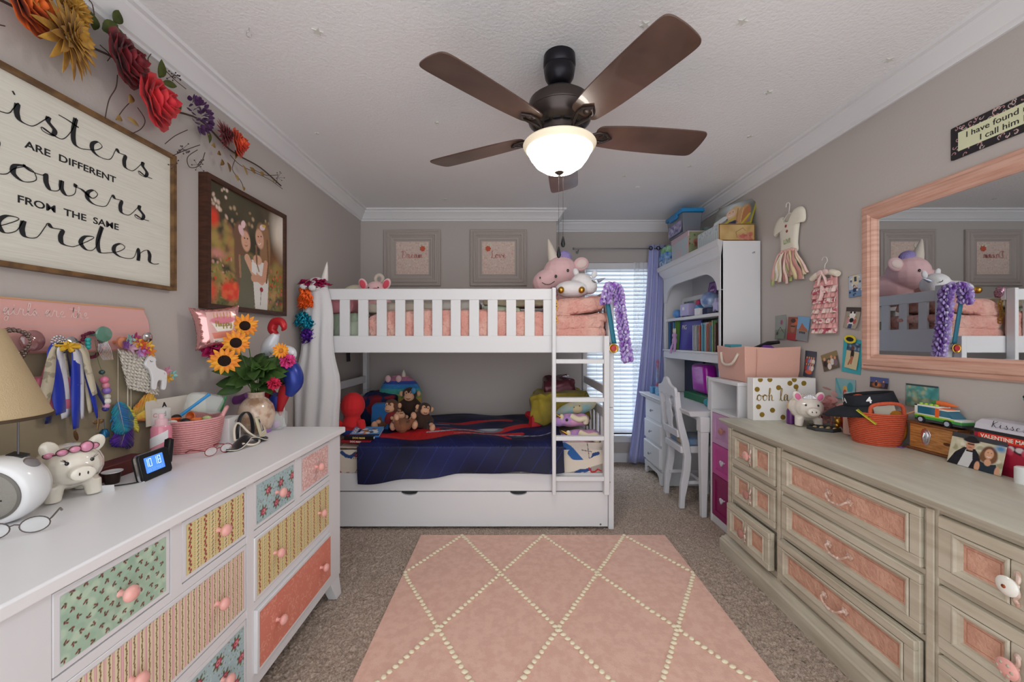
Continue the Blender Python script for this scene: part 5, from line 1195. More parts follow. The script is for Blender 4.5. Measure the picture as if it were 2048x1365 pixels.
boxthing('black_case', 'black box behind the canvas photo on the hutch top', 'box', 1.62, 1.72, 3.0, 3.12, 2.075, 2.155, BLACK)
o = fbox('rose_storage_box', 'green and rose patterned storage box on the hutch top', 1.462, 1.735, 3.30, 3.64, Z0, 2.148, FL, SH, mat('shabby_lid', '#d3bcc6', .6))
c = Cv(.262, .19, .0025, '#8f9a76').dots(30, (.01, .03), ['#9aa684', '#7f8a68', '#a8a488'], op=.6).dots(16, (.01, .024), ['#a85a5a', '#b8726c', '#964a4e'], (.05, .16, .03, .12), .3).dots(20, (.004, .012), ['#4f5a3a', '#6b7a4f'], (0, .16, .02, .18)).panel('rose_panel', FC(1.467, 3.294, Z0+.004), o)
o = thing('lidded_tub', 'clear plastic tub with bright blue lid stacked on the rose storage box', 'storage tub', (1.53, 3.48, 2.15))
MB().add([(x, y, z) for z, e in ((2.151, .015), (2.318, 0)) for x, y in ((1.43+e, 3.34+e), (1.60-e, 3.34+e), (1.60-e, 3.67-e), (1.43+e, 3.67-e))], [(3, 2, 1, 0), (4, 5, 6, 7), (0, 1, 5, 4), (1, 2, 6, 5), (2, 3, 7, 6), (3, 0, 4, 7)]).build('tub', mat('smoky_plastic', '#7f8794', .25, alpha=.8), o, bevel=.006)
MB().box(1.45, 1.58, 3.355, 3.655, 2.155, 2.20).build('red_contents', mat('red_paper', '#b8303f', .6), o)
MB().box(1.418, 1.612, 3.325, 3.685, 2.318, 2.352).box(1.412, 1.432, 3.42, 3.59, 2.29, 2.335).build('lid', mat('blue_lid', '#1f86c4', .35), o, bevel=.008)
c = Cv(.28, .13, .003, '#a8a4c8').dots(40, (.006, .02), ['#e0e0ea', '#6f74b8', '#3f4a8a', '#c8b8d8', '#8f6fa8'], op=.8).panel('label_sheet', fr((1.430, 3.645, 2.165), (0, -1, 0), (.05, 0, 1)), o)
o = thing('teacup', 'little grey green teacup with handle on the rose storage box', 'cup', (1.66, 3.42, 2.15))
MB(tr(1.665, 3.40, 2.151)).lathe([(.018, 0), (.02, .008), (.036, .03), (.04, .05), (.036, .05), (.03, .03), (.0, .012)], 20).build('cup', mat('celadon', '#7f9a96', .3), o)
MB(tr(1.665, 3.40, 2.151)).tube(catmull([(-.036, 0, .045), (-.058, 0, .035), (-.05, 0, .018), (-.03, 0, .016)], 4), .004, 8).build('handle', mat('celadon', '', 0), o)
boxthing('game_box', 'white and blue printed box at the bottom of the far stack on the hutch top', 'box', 1.432, 1.56, 3.69, 3.87, Z0+.001, 2.0, mat('game_white', '#d4e4f0', .5, col2='#5f8fc8', cscale=30))
boxthing('game_box', 'blue striped box in the middle of the far stack on the hutch top', 'box', 1.428, 1.57, 3.695, 3.872, 2.001, 2.065, mat('game_blue', '#3f78c8', .5, col2='#9ac4ea', cscale=20))
boxthing('card_game_box', 'bright green small box topmost of the far stack on the hutch top', 'box', 1.445, 1.56, 3.71, 3.86, 2.066, 2.125, mat('game_green', '#6fbf3a', .5, col2='#b8e0d8', cscale=16))
# ================================================================= RIGHT DRESSER TOP
D = RT
o = thing('keepsake_box', 'white box with gold dots and the gold words ooh la la standing on the dresser', 'box', (1.57, 2.31, D))
MB().box(1.385, 1.745, 2.285, 2.345, D, D+.245).build('box', mat('gloss_white', '#eceae8', .3), o, bevel=.003)
GD = mat('gold_print', '#a88a3c', .35, .5); m = MB()
for x, z in ((.03, .236), (.085, .236), (.225, .236), (.012, .18), (.135, .19), (.20, .215), (.235, .195), (.28, .215), (.02, .08), (.10, .06), (.04, .035), (.16, .02), (.2, .09), (.30, .12), (.25, .02)):
    p = [(1.395+x+.0145*math.cos(a), min(.243, max(.002, z+.0145*math.sin(a)))) for a in [k*PI/9 for k in range(18)]]; MB().prism(p, 0, .0008, FC(0, 2.2845, D)).build('gold_dot', GD, o)
script('ooh la la', .035, FC(1.54, 2.2838, D+.115), GD, o, sp=1.0, thin=.07, thick=.17)
o = thing('roll_on_bottle', 'small purple bottle with cream cap in front of the gold dotted box', 'bottle', (1.545, 2.20, D))
MB(tr(1.54, 2.20, D)).lathe([(.0, 0), (.019, .002), (.020, .07), (.016, .085)], 20).build('body', mat('purple_bottle', '#5f2a6f', .3), o)
MB(tr(1.54, 2.20, D)).lathe([(.017, .084), (.018, .105), (.010, .118), (0, .12)], 20).build('cap', mat('cream_cap', '#cfa878', .4), o)
pigW = mat('pearl_ceramic', '#e6ddd3', .12, coat=.8)
def piggy(label, M, body, eyes, ears_in, s=1):
    o = thing('piggy_bank', label, 'piggy bank', M=M); b = MB(M)
    b.ell((0, 0, .095), (.082, .085, .072)); b.ell((0, -.045, .102), (.066, .062, .060)); b.ell((0, -.106, .090), (.029, .022, .023))
    for sx in (-1, 1):
        for y in (-.045, .045): b.tube([(sx*.04, y, .05), (sx*.045, y*1.05, .002)], [.023, .019], 12)
    b.build('body', body, o, remesh=.004)
    MB(M).ell((0, -.1275, .090), (.027, .004, .021)).build('snout', body, o)
    for sx in (-1, 1):
        e = MB(M); e.ell((sx*.050, -.045, .160), (.021, .009, .029), R_(sx*24)); eo = e.build('ear', body, o)
        if ears_in: MB(M).ell((sx*.050, -.0545, .160), (.013, .003, .019), R_(sx*24)).build('inner_ear', ears_in, eo)
        MB(M).ell((sx*.027, -.098, .122), (.005, .003, .006)).build('eye', EYE, o)
        MB(M).ell((sx*.009, -.1315, .091), (.002, .001, .005)).build('nostril', EYE, o)
        if eyes:
            m = MB(M)
            for k in (-1, 0, 1): m.tube([(sx*.028, -.100, .125), (sx*(.036+.004*k), -.098, .136-.002*abs(k))], .0008, 4)
            m.build('eyelash', EYE, o)
    MB(M).tube([(0, .075, .11), (.008, .09, .118), (-.004, .098, .125)], .004, 8).build('tail', body, o)
    return o
o = piggy('pearly piggy bank with pink ears and a silver tiara on the antiqued dresser', tr(1.60, 2.17, D, rz=-20), pigW, False, mat('ear_pink', '#d9709a', .4))
def tiara(M, parent, mt, gem=None, label=None):
    m = MB(M); n = 13
    for i in range(n):
        a = PI*(i/(n-1)); h = .008+.016*math.sin(a)**2
        m.ell((.026*math.cos(a), -.012*math.sin(a), 0), .003, n=6, m=4); m.tube([(.026*math.cos(a), -.012*math.sin(a), 0), (.026*math.cos(a), -.013*math.sin(a), h)], .0015, 5); m.ell((.026*math.cos(a), -.013*math.sin(a), h), .003, n=6, m=4)
    return m.build('band', mt, parent)
tt = thing('mini_tiara', 'tiny silver tiara sitting on the pearly piggy bank', 'tiara', (1.58, 2.11, D+.15)); tiara(MW[o.name] @ tr(0, -.062, .152), tt, CHROME)
m = MB()
for i in range(60): a = random.uniform(0, 6.28); m.ell((1.70+random.gauss(0, .018), 2.14+random.gauss(0, .03), D+.10+random.gauss(0, .035)), (.024, .002, .018), Mx.Rotation(a, 4, 'Z') @ R_(random.uniform(-60, 60), 'X'), n=8, m=4)
m.box(1.70, 1.705, 2.12, 2.125, D, D+.1)
m.build('tulle_bow', mat('pink_tulle', '#e0a3a0', .9, alpha=.55), label='puffy pink tulle bow behind the pearly piggy bank', cat='bow', kind=None)
o = thing('zen_tray', 'black hexagonal tray with gold stones in front of the pearly piggy bank', 'tray', (1.62, 2.03, D))
hx = [(.07*math.cos(k*PI/3), .055*math.sin(k*PI/3)) for k in range(6)]
MB(tr(1.60, 2.045, D, rz=-35)).prism(hx, 0, .004).build('base', mat('slate', '#3a3a3d', .6), o)
b = MB(tr(1.60, 2.045, D, rz=-35)); 
for k in range(6): a_, c2 = V((*hx[k], 0)), V((*hx[(k+1) % 6], 0)); b.add([a_, c2, c2+V((0, 0, .018)), a_+V((0, 0, .018)), a_*.93, c2*.93, c2*.93+V((0, 0, .018)), a_*.93+V((0, 0, .018))], [(0, 1, 2, 3), (7, 6, 5, 4), (3, 2, 6, 7)])
b.build('rim', mat('slate', '', 0), o)
PEB = mat('gold_pebble', '#cdb98a', .35, .3)
p0 = None
for i in range(7):
    x, y = 1.56+.013*i, 2.055-.006*i+.018*(i % 2)
    if p0 is None: p0 = MB(Mx.Translation((x, y, D+.012))).ell((0, 0, 0), (.010, .008, .0075), n=10, m=6).build('pebble', PEB, label='gold and cream pebbles lying in the black tray', cat='pebble', group='pebbles in the black tray'); p0.data.transform(Mx.Translation((-x, -y, -D-.012))); p0.location = (x, y, D+.012)
    else: q = p0.copy(); C.objects.link(q); q.location = (x, y, D+.012)
blobthing('gold_figurine', 'small gold animal figurine beside the black tray', 'figurine', [((1.652, 2.02, D+.03), (.012, .01, .012)), ((1.652, 2.015, D+.052), (.016, .014, .016)), ((1.652, 2.02, D+.008), (.018, .016, .009)), ((1.64, 2.02, D+.072), (.006, .005, .010)), ((1.664, 2.02, D+.072), (.006, .005, .010))], GOLD)
blobthing('red_pouch', 'crumpled red pouch between the gold figurine and the lotion bottle', 'pouch', [((1.70, 2.02, D+.045), (.028, .03, .046))], mat('red_cloth', '', 0), .008)
o = thing('lotion_bottle', 'tall pale pink lotion bottle with barcode beside the orange basket', 'bottle', (1.665, 1.955, D))
T = tr(1.662, 1.955, D)
MB(T).lathe([(.024, 0), (.028, .003), (.0285, .14), (.026, .146)], 26).build('body', mat('blush_bottle', '#e2b3a5', .35), o)
MB(T).lathe([(.011, .146), (.011, .165), (.006, .17), (.006, .19)], 16).build('pump', mat('amber', '#b8702f', .3, .4), o)
MB(T).lathe([(.024, .147), (.024, .205), (.022, .207)], 24).build('overcap', CLEAR, o)
m = MB(T)
for k in range(9): a = rd(222+k*3.0); m.add([(.0289*math.cos(a+d_), .0289*math.sin(a+d_), z) for d_, z in ((0, .012), (rd(1.6), .012), (rd(1.6), .04), (0, .04))], [(0, 1, 2, 3)])
m.build('barcode', INK, o)
# coil baskets
def basket(name, label, c_, r0, r1, h, m_, sx=1, sy=1, handles=None):
    o = thing(name, label, 'basket', c_); T = tr(*c_); n = int(h/.0085); m = MB(T); pr = [(.01, .004), (r0*.8, .003)]
    for i in range(n):
        t = i/(n-1); r = r0+(r1-r0)*t**.7
        for q in range(5): a = -PI/2+PI*q/4; pr.append((r+.0045*math.cos(a), .004+i*.0085+.0041*math.sin(a)))
    for i in range(n-1, 0, -1): pr.append((r0+(r1-r0)*(i/(n-1))**.7-.006, .004+i*.0085))
    pr.append((.01, .012)); m.lathe(pr, 48, sx=sx, sy=sy); m.build('coiled_wall', m_, o, ang=80)
    for p in handles or []: MB(T).tube(catmull(p, 5), .0075, 10).build('handle', m_, o)
    return o
ORG = mat('orange_rope', '#c9593c', .85, bump=.5, bscale=160)
basket('coil_basket', 'orange coiled rope basket holding a black visor on the antiqued dresser', (1.645, 1.80, D), .078, .10, .148, ORG, handles=[[(-.075, -.055, .135), (-.07, -.06, .175), (-.02, -.085, .19), (.03, -.09, .18), (.045, -.085, .135)], [(-.06, .075, .135), (-.05, .08, .18), (0, .09, .20), (.05, .08, .18), (.055, .075, .135)]])
o = thing('sun_visor', 'black sun visor with white number resting on top of the orange basket', 'visor', (1.64, 1.80, D+.16))
M = tr(1.635, 1.815, D+.165, rz=-38, rx=0, ry=0) @ Mx.Rotation(rd(-10), 4, 'Y')
BF = mat('black_fabric', '#1c1f27', .8, bump=.2, bscale=300)
m = MB(M); m.grid(lambda u, v: (.095*math.cos(2*PI*u)*(1-.1*v), .078*math.sin(2*PI*u)*(1-.1*v), .005+.052*v), 48, 5, cu=True); m.build('band', BF, o, solid=.004)
m = MB(M); m.grid(lambda u, v: ((.095+.085*v*math.sin(PI*u)**.6)*math.cos(PI+PI*(u-.5)*.95), (.078+.02*v)*math.sin(PI+PI*(u-.5)*.95)*(1+.05*v), .006-.035*v*v-.02*v*abs(u-.5)), 30, 8); m.build('brim', BF, o, solid=.003)
txt('4', .038, M @ fr((-.005, -.0805, .033), (1, 0, 0), (0, 0, 1)), WHT, o, bold=.001)
txt('LA', .030, M @ fr((-.088, -.022, .033), (.35, -1, 0), (0, 0, 1)), WHT, o, name='emblem', bold=.001)
MB(tr(1.60, 1.74, D+.10, rz=40, rx=-50)).box(-.05, .05, -.002, .002, 0, .085).build('green_card', mat('lime_card', '#b5b52c', .5), label='lime green card tucked in the orange basket under the visor', cat='card')
MB(tr(1.68, 1.77, D+.11, rz=-20, rx=-30)).box(-.05, .03, -.002, .002, 0, .075).build('white_card', mat('paper', '', 0), label='white card tucked in the back of the orange basket', cat='card')
MB().tube([(1.69, 1.76, D+.12), (1.725, 1.62, D+.20)], .003, 8).build('wood_stick', mat('bare_wood', '', 0), label='thin brown wooden stick poking out of the orange basket', cat='stick')
# wooden box
WB = mat('honey_wood', '#c4894f', .35, col2='#a06a36', cscale=7, stretch=(1, 3, 22), coat=.3)
o = thing('wooden_box', 'honey wood clutch box with a silver clasp standing before the wall', 'box', (1.73, 1.61, D))
MB().box(1.70, 1.755, 1.522, 1.702, D+.012, D+.112).build('body', WB, o, bevel=.002)
MB().box(1.694, 1.758, 1.514, 1.710, D+.112, D+.120).build('lid', mat('dark_lid', '#7a4a2c', .35), o, bevel=.002)
MB().box(1.696, 1.757, 1.516, 1.708, D+.004, D+.012).box(1.705, 1.75, 1.53, 1.69, D, D+.004).build('base', mat('dark_lid', '', 0), o)
m = MB(fr((1.70, 1.635, D+.065), (0, -1, 0), (0, 0, 1))); sh = [(0, -.036), (.012, -.03), (.018, -.01), (.020, .015), (.012, .03), (0, .036), (-.012, .03), (-.018, .015), (-.016, -.01), (-.012, -.03)]
m.prism(sh, 0, .003); m.prism([(x*.6, y*.7) for x, y in sh], .003, .007); m.tube([(0, -.02, .006), (0, .0, .012), (0, .018, .007)], .004, 8); m.build('clasp', CHROME, o, bevel=.001)
MB(fr((1.6995, 1.555, D+.055), (0, -1, 0), (0, 0, 1))).ell((0, 0, 0), (.014, .006, .0006)).build('wood_knot', mat('knot', '#5a3418', .5), o)
# toy van
o = thing('toy_van', 'toy brick van in green and white with orange stripe on the wooden box', 'toy van', (1.727, 1.60, D+.12)); vz = D+.121
M = fr((1.727, 1.60, vz), (0, -1, 0), (1, 0, 0)) if 0 else Mx.Translation((1.727, 1.595, vz)) @ Mx.Rotation(rd(-90), 4, 'Z')   # local x = towards the viewer end, y = into the wall
W_ = mat('toy_white', '#e2e6dd', .25); G_ = mat('toy_green', '#3f9a4a', .3); L_ = mat('toy_lime', '#a5cf3a', .3); O_ = mat('toy_orange', '#ea6a35', .3); K_ = mat('toy_grey', '#3c4146', .4); BG = mat('toy_window', '#2f6f8a', .1, coat=.6)
MB(M).box(-.088, .088, -.024, .024, .008, .018).build('chassis', K_, o, bevel=.001)
MB(M).box(-.088, .088, -.0255, .0255, .018, .028).build('lower_stripe', G_, o, bevel=.001)
MB(M).box(-.088, .062, -.0255, .0255, .028, .033).build('lime_stripe', L_, o)
MB(M).box(-.088, .05, -.025, .025, .033, .038).box(-.088, -.076, -.025, .025, .038, .075).box(-.088, .005, -.025, .025, .068, .075).box(.05, .088, -.0245, .0245, .028, .036).build('body', W_, o, bevel=.001)
MB(M).box(-.076, -.006, -.0245, .0245, .038, .068).build('side_window', BG, o)
MB(M).box(-.006, .008, -.0258, .0258, .033, .068).build('orange_pillar', O_, o)
MB(M).add([(.008, -.024, .036), (.062, -.024, .036), (.036, -.022, .062), (.008, -.022, .062), (.008, .024, .036), (.062, .024, .036), (.036, .022, .062), (.008, .022, .062)], [(0, 1, 2, 3), (7, 6, 5, 4), (1, 5, 6, 2), (3, 2, 6, 7), (0, 3, 7, 4), (0, 4, 5, 1)]).build('cab_glass', BG, o)
MB(M).box(.004, .040, -.0245, .0245, .062, .067).build('cab_roof', W_, o, bevel=.001)
m = MB(M)
for x in (-.072, -.052, -.032, -.012): m.ell((x, -.012, .077), (.007, .007, .005), n=10, m=6)
m.build('roof_studs', L_, o)
MB(M).box(.012, .036, -.015, .012, .067, .071).build('roof_plate', O_, o)
for x in (-.058, .042):
    for y in (-.0265, .0265):
        w0 = MB(M @ fr((x, y, .0145), (1, 0, 0), (0, 0, 1))).lathe([(.0145, -.004), (.0145, .004)], 20).build('wheel', mat('toy_tyre', '#1a1b1d', .7), o)
        MB(M @ fr((x, y-(.0045 if y < 0 else -.0045), .0145), (1, 0, 0), (0, 0, 1))).lathe([(.009, -.001), (.009, .001)], 14).build('hub', mat('toy_hub', '#a8b4c4', .4), w0)
c_ = thing('toy_carrot', 'orange toy carrot lying on the roof of the toy van', 'toy', (1.73, 1.61, vz+.083))
M3 = tr(1.735, 1.59, vz+.086, rz=-90)
MB(M3).tube([(-.035, 0, 0), (-.03, 0, .0), (0, 0, 0), (.03, 0, -.003), (.045, 0, -.004)], [.004, .0105, .0095, .005, .001], 12).build('root', mat('carrot', '#df7038', .5), c_)
m = MB(M3)
for k in range(5): a = k*1.25; m.ell((-.045+.004*math.cos(a), .006*math.sin(a), .004*math.cos(a)), (.010, .003, .003), n=8, m=5)
m.build('leaves', mat('toy_green', '', 0), c_)
# gourd, charms, green toys
m = MB(tr(1.712, 1.775, D))
m.grid(lambda u, v: (lambda th, ph: ((.036+.003*abs(math.cos(5*th)))*math.cos(ph)*math.cos(th), (.036+.003*abs(math.cos(5*th)))*math.cos(ph)*math.sin(th), .075+.074*math.sin(ph)))(2*PI*u, -PI/2+PI*v), 60, 16, cu=True)
m.build('gourd', mat('gourd', '#d98f2c', .5), label='ribbed orange gourd behind the wooden box', cat='gourd')
for i, (x, y, cl, nm) in enumerate(((1.66, 1.735, '#c86a2a', 'orange'), (1.675, 1.715, '#6a4a86', 'purple'), (1.69, 1.745, '#b8b43a', 'yellow green'), (1.70, 1.72, '#7a3038', 'dark red'))):
    MB(tr(x, y, D)).lathe([(.011, 0), (.0125, .002), (.0115, .0045), (.0, .005)], 16).build('bottle_charm', mat('charm'+cl, cl, .35), label='%s round charm lying between the basket and the wooden box' % nm, cat='charm', group='charms beside the wooden box')
for i, (y, h, nm) in enumerate(((1.475, .10, 'taller'), (1.455, .085, 'shorter'))):
    m = MB(); x = 1.742; m.tube([(x, y, D), (x, y+.003, D+h)], .005, 8); 
    for k in range(5): m.ell((x, y+.010*(-1)**k, D+.03+k*.016), (.006, .010, .004), R_(20*(-1)**k, 'X'), n=8, m=5)
    m.build('toy_plant', mat('toy_lime', '', 0), label='%s green toy plant between the van and the valentine box' % nm, cat='toy')
# valentine box and photo
vb = thing('valentine_box', 'red and white valentine mail box with black script on its lid', 'box', (1.72, 1.33, D))
VR = mat('valentine_red', '#a3203a', .35)
cv = Cv(.27, .145, .0013, '#a3203a'); r = np.random.default_rng(8)
cv.dots(26, (.005, .014), ['#c4475c', '#2a1c20', '#d9d2d4'], (0, .27, .085, .105), .2).rect(0, .27, .0, .03, '#8f1a33').rect(0, .27, .132, .145, '#2a2c30').mott(.03)
MB().box(1.685, 1.757, 1.18, 1.45, D, D+.145).build('box', VR, vb, bevel=.002)
cv.panel('printed_side', fr((1.6843, 1.45, D), (0, -1, 0), (0, 0, 1)), vb, rough=.35)
MB(fr((1.6835, 1.36, D+.122), (0, -1, 0), (0, 0, 1))).prism(rr(.155, .024, .006), 0, .001).build('red_band', mat('band_red', '#d83a2a', .4), vb)
txt('VALENTINE MAIL', .0185, fr((1.6822, 1.36, D+.122), (0, -1, 0), (0, 0, 1)), mat('paper', '', 0), vb, bold=.0003, sx=.98)
txt('LET US', .010, fr((1.6835, 1.30, D+.028), (0, -1, 0), (0, 0, 1)), PINK, vb); txt('STICK', .010, fr((1.6835, 1.30, D+.016), (0, -1, 0), (0, 0, 1)), PINK, vb)
MB().add([(x, y, z) for y in (1.18, 1.45) for x, z in ((1.684, D+.146), (1.69, D+.165), (1.71, D+.178), (1.757, D+.18), (1.757, D+.146))], [(0, 1, 2, 3, 4), (9, 8, 7, 6, 5), (0, 5, 6, 1), (1, 6, 7, 2), (2, 7, 8, 3), (3, 8, 9, 4), (4, 9, 5, 0)]).build('lid', mat('lid_lavender', '#c9c6d0', .4), vb, smooth=False)
GL['K'] = ([(.15,1.9),(.1,0),(.12,.9),(.8,1.8),(.25,.95),(.7,.05),(1.0,.12)], 1.0)
script('Kisses', .012, fr((1.6865, 1.35, D+.158), (0, -1, 0), (.3, 0, 1)), INK, vb, sp=1.6, thin=.06, thick=.2, z=.002)
o = thing('snapshot', 'photo of a couple, man in black hat, leaning on the valentine box', 'photo', (1.66, 1.43, D))
M = fr((1.655, 1.515, D+.001), (.02, -1, .0), (.22, -.10, 1))
cv = Cv(.165, .118, .0012, '#c9c2a8').dots(40, (.004, .014), ['#d9d2ba', '#b0a684', '#e4dfd0', '#8f8a60'], op=.7).rect(0, .165, .10, .118, '#3a3a3d')
cv.poly([(0, 0), (.02, .045), (.045, .07), (.08, .07), (.10, .045), (.10, 0)], '#1d1c24').poly([(.035, .0), (.052, .064), (.072, .066), (.078, .03), (.07, 0)], '#d3d3d4').line([(.056, .060), (.070, .060)], .007, '#141318')
cv.ell(.063, .080, .0135, .018, '#c98f72').ell(.064, .098, .026, .008, '#17151a').ell(.064, .104, .016, .010, '#17151a').line([(.056, .085), (.072, .085)], .005, '#3f332f').line([(.058, .072), (.068, .072)], .002, '#8f4a44')
cv.ell(.122, .062, .024, .03, '#6b4630').ell(.121, .052, .026, .022, '#7a5236').ell(.122, .064, .013, .018, '#dba585').poly([(.088, 0), (.098, .034), (.122, .026), (.146, .034), (.156, 0)], '#27323f').ell(.122, .034, .010, .012, '#dba585').ell(.118, .069, .0016, .0014, '#2a1c18').ell(.128, .069, .0016, .0014, '#2a1c18').line([(.117, .055), (.122, .053), (.128, .056)], .002, '#f0e6e0').ell(.094, .012, .008, .018, '#dba585').ell(.152, .010, .007, .018, '#dba585').ell(.15, .09, .014, .01, '#4f86b8', 0, .6).mott(.03)
cv.panel('print', M, o, rough=.25, solid=.0012)
MB(tr(1.655, 1.285, D)).lathe([(.0, 0), (.022, 0), (.022, .05), (.018, .053), (0, .053)], 20).build('white_candle', mat('wax', '#dfe1e0', .5), label='short white candle at the right edge in front of the valentine box', cat='candle')
o = thing('dino_plush', 'turquoise plush dinosaur sitting on the valentine box at the right edge', 'stuffed toy', (1.715, 1.30, D+.18))
b = MB(); b.ell((1.715, 1.295, D+.215), (.026, .03, .036)); b.ell((1.715, 1.305, D+.27), (.022, .028, .022)); b.build('body', mat('turq_plush', '#2f9d97', .9, sheen=.4), o, remesh=.004)
MB().ell((1.694, 1.30, D+.21), (.006, .014, .016)).build('belly', mat('cream_felt', '', 0), o); MB().ell((1.694, 1.315, D+.276), (.004, .005, .005)).build('eye', EYE, o)
# ================================================================= RIGHT WALL: DRESSES AND PHOTOS
SKC = '#d6a184'
def wallphoto(label, px, py, w_, h, rot, paint, name='snapshot', off=.004, curl=.006, group=None, frame=None):
    # px, py: where the photo's centre sits on the right wall
    k = 1.765/(px-1024); y = F*k; z = CH+(HZ-py)*k
    o = thing(name, label, 'photo', (1.765, y, z)); cv = Cv(w_, h, .0016, '#8a8f94'); paint(cv, w_, h); cv.mott(.04)
    T = RW(y, z, off) @ Mx.Rotation(rd(rot), 4, 'Z') @ tr(-w_/2, -h/2, 0)
    cv.panel('print', lambda u, v: T @ V((u*w_, v*h, curl*(1-v)**2*(.4+u*.6))), o, rough=.3, solid=.0008); return o
def person(cv, x, y, s, top, hair='#5a3d2a', skin=SKC):
    cv.ell(x, y, s*.62, s*.75, hair).ell(x, y-s*1.9, s*1.0, s*1.3, top).ell(x, y-.1*s, s*.45, s*.55, skin)
def ph_hall(c, w, h): c.rect(0, w, 0, h, '#b9c4d0').rect(0, w, 0, h*.35, '#6f8fb4').rect(w*.3, w*.7, h*.55, h, '#d8cdb0').rect(w*.42, w*.58, h*.7, h*.92, '#3f4a5a'); [person(c, w*(.4+.1*i), h*.45, .008, '#2c3e66') for i in range(3)]; c.dots(14, (.003, .007), ['#2a3140', '#e8e4da'])
def ph_panda(c, w, h): c.rect(0, w, 0, h, '#a39a8c').rect(0, w, h*.8, h, '#4a4340'); c.ell(w*.5, h*.62, .018, .018, '#efeeea').ell(w*.38, h*.75, .006, .006, '#1a1a1c').ell(w*.62, h*.75, .006, .006, '#1a1a1c').ell(w*.5, h*.35, .024, .03, '#e4e2dd').ell(w*.5, h*.38, .015, .012, '#1a1a1c').rect(w*.35, w*.65, 0, h*.2, '#2f4468'); person(c, w*.25, h*.5, .01, '#c98a94'); person(c, w*.75, h*.5, .01, '#b4574f')
def ph_bike(c, w, h): c.rect(0, w, 0, h, '#8f948f').rect(0, w, 0, h*.4, '#6f7a68').ell(w*.6, h*.7, .012, .016, '#9a4a6f').line([(w*.1, h*.2), (w*.5, h*.5), (w*.9, h*.25)], .004, '#1c1d20').ell(w*.25, h*.25, .012, .012, '#2a2c30')
def ph_selfie(c, w, h): c.rect(0, w, 0, h, '#8f4a33').ell(w*.75, h*.8, .02, .02, '#d8622f').rect(0, w, 0, h*.3, '#a8252c').ell(w*.5, h*.55, .02, .03, '#a86a50').ell(w*.5, h*.85, .022, .014, '#3a2620').rect(w*.3, w*.7, h*.58, h*.64, '#35201c')
def ph_castle(c, w, h): c.rect(0, w, 0, h, '#7fb0d8').rect(0, w, 0, h*.45, '#8f9094').poly([(w*.15, h*.4), (w*.4, h*.75), (w*.6, h*.6), (w*.9, h*.5), (w*.9, h*.4)], '#b46a4a'); [person(c, w*(.3+.13*i), h*.42, .006, '#3a3d46') for i in range(4)]
def ph_group(c, w, h): c.rect(0, w, 0, h, '#3f4a5c'); [person(c, w*(.2+.2*(i % 4)), h*(.75-.25*(i//4)), .012, ['#b8443c', '#5f86b4', '#d8a0a8', '#e0dccf'][i % 4]) for i in range(8)]; c.ell(w*.5, h*.2, .03, .012, '#d86a4a')
def ph_family(c, w, h): c.rect(0, w, 0, h, '#5a5347').rect(0, w, h*.7, h, '#8a7b5a'); [person(c, w*q, h*p, .014, t, hh) for q, p, t, hh in ((.18, .7, '#1c1c22', '#c9a06a'), (.42, .5, '#e3d8d0', '#d9b88a'), (.62, .72, '#d8d4cf', '#c99a5f'), (.82, .62, '#7a6a78', '#b8844f'))]
def ph_beach(c, w, h): c.rect(0, w, 0, h, '#cbbf9a').rect(0, w, h*.68, h, '#3f5f7a').dots(12, (.004, .01), ['#2c4058', '#7f9ab0'], (0, w, h*.7, h)); c.ell(w*.5, h*.55, .011, .026, '#1d1c22').ell(w*.5, h*.8, .009, .011, '#6b3f2c').line([(w*.5, h*.45), (w*.3, h*.15)], .010, '#a8694a').line([(w*.55, h*.45), (w*.5, h*.2)], .010, '#a8694a')
def ph_pool(c, w, h): c.rect(0, w, 0, h, '#7fb0b8').ell(w*.75, h*.6, .018, .028, '#2f9aa8').line([(0, h), (w*.3, h*.3)], .012, '#4fa3b0').ell(w*.5, h*.5, .013, .018, '#d8b05a').ell(w*.5, h*.3, .012, .02, '#b8443c')
def ph_dusk(c, w, h): c.rect(0, w, 0, h, '#4f5a8f').rect(0, w, 0, h*.5, '#2c2430').ell(w*.4, h*.3, .02, .01, '#d8864a', 0, .6); person(c, w*.35, h*.65, .008, '#2a2030', '#1d1a22'); person(c, w*.75, h*.65, .009, '#5a4a5f', '#1d1a22')
def ph_reef(c, w, h): c.rect(0, w, 0, h, '#4f9a98').rect(0, w, 0, h*.4, '#7a8a72').dots(50, (.004, .014), ['#3f7a78', '#7fb8b0', '#8f9a78', '#c8c4a0'], op=.6, soft=.5); c.rect(0, w, h*.93, h, '#3a4a4f')
wallphoto('photo of people before a pale building, upper of the two beside the mirror', 1713, 572, .082, .112, 3, ph_hall)
wallphoto('photo with a black and white panda costume, lower of the two beside the mirror', 1707, 636, .088, .108, -6, ph_panda, curl=.02)
wallphoto('photo of a bicycle, leftmost of the trio under the white onesie dress', 1563, 655, .105, .155, 2, ph_bike, curl=.02)
wallphoto('orange red selfie photo in the middle of the trio under the dresses', 1588, 658, .095, .145, -5, ph_selfie, off=.007)
wallphoto('photo of a street with blue sky, rightmost of the trio under the dresses', 1609, 658, .10, .145, -8, ph_castle, off=.010)
wallphoto('crowded group photo just right of the pink bin', 1622, 729, .088, .155, -4, ph_group, curl=.02)
wallphoto('tilted photo of a family in sunglasses between group photo and teal card', 1662, 723, .115, .095, 17, ph_family)
k = 1.765/(1705-1024); y = F*k; z = CH+(HZ-713)*k
o = thing('teal_card', 'teal backing card taped to the wall left of the mirror', 'card', (1.765, y, z))
MB(RW(y, z, .002) @ Mx.Rotation(rd(-5), 4, 'Z')).box(-.058, .058, -.088, .088, 0, .0015).build('card', mat('teal_paper', '#3fa9b8', .5), o)
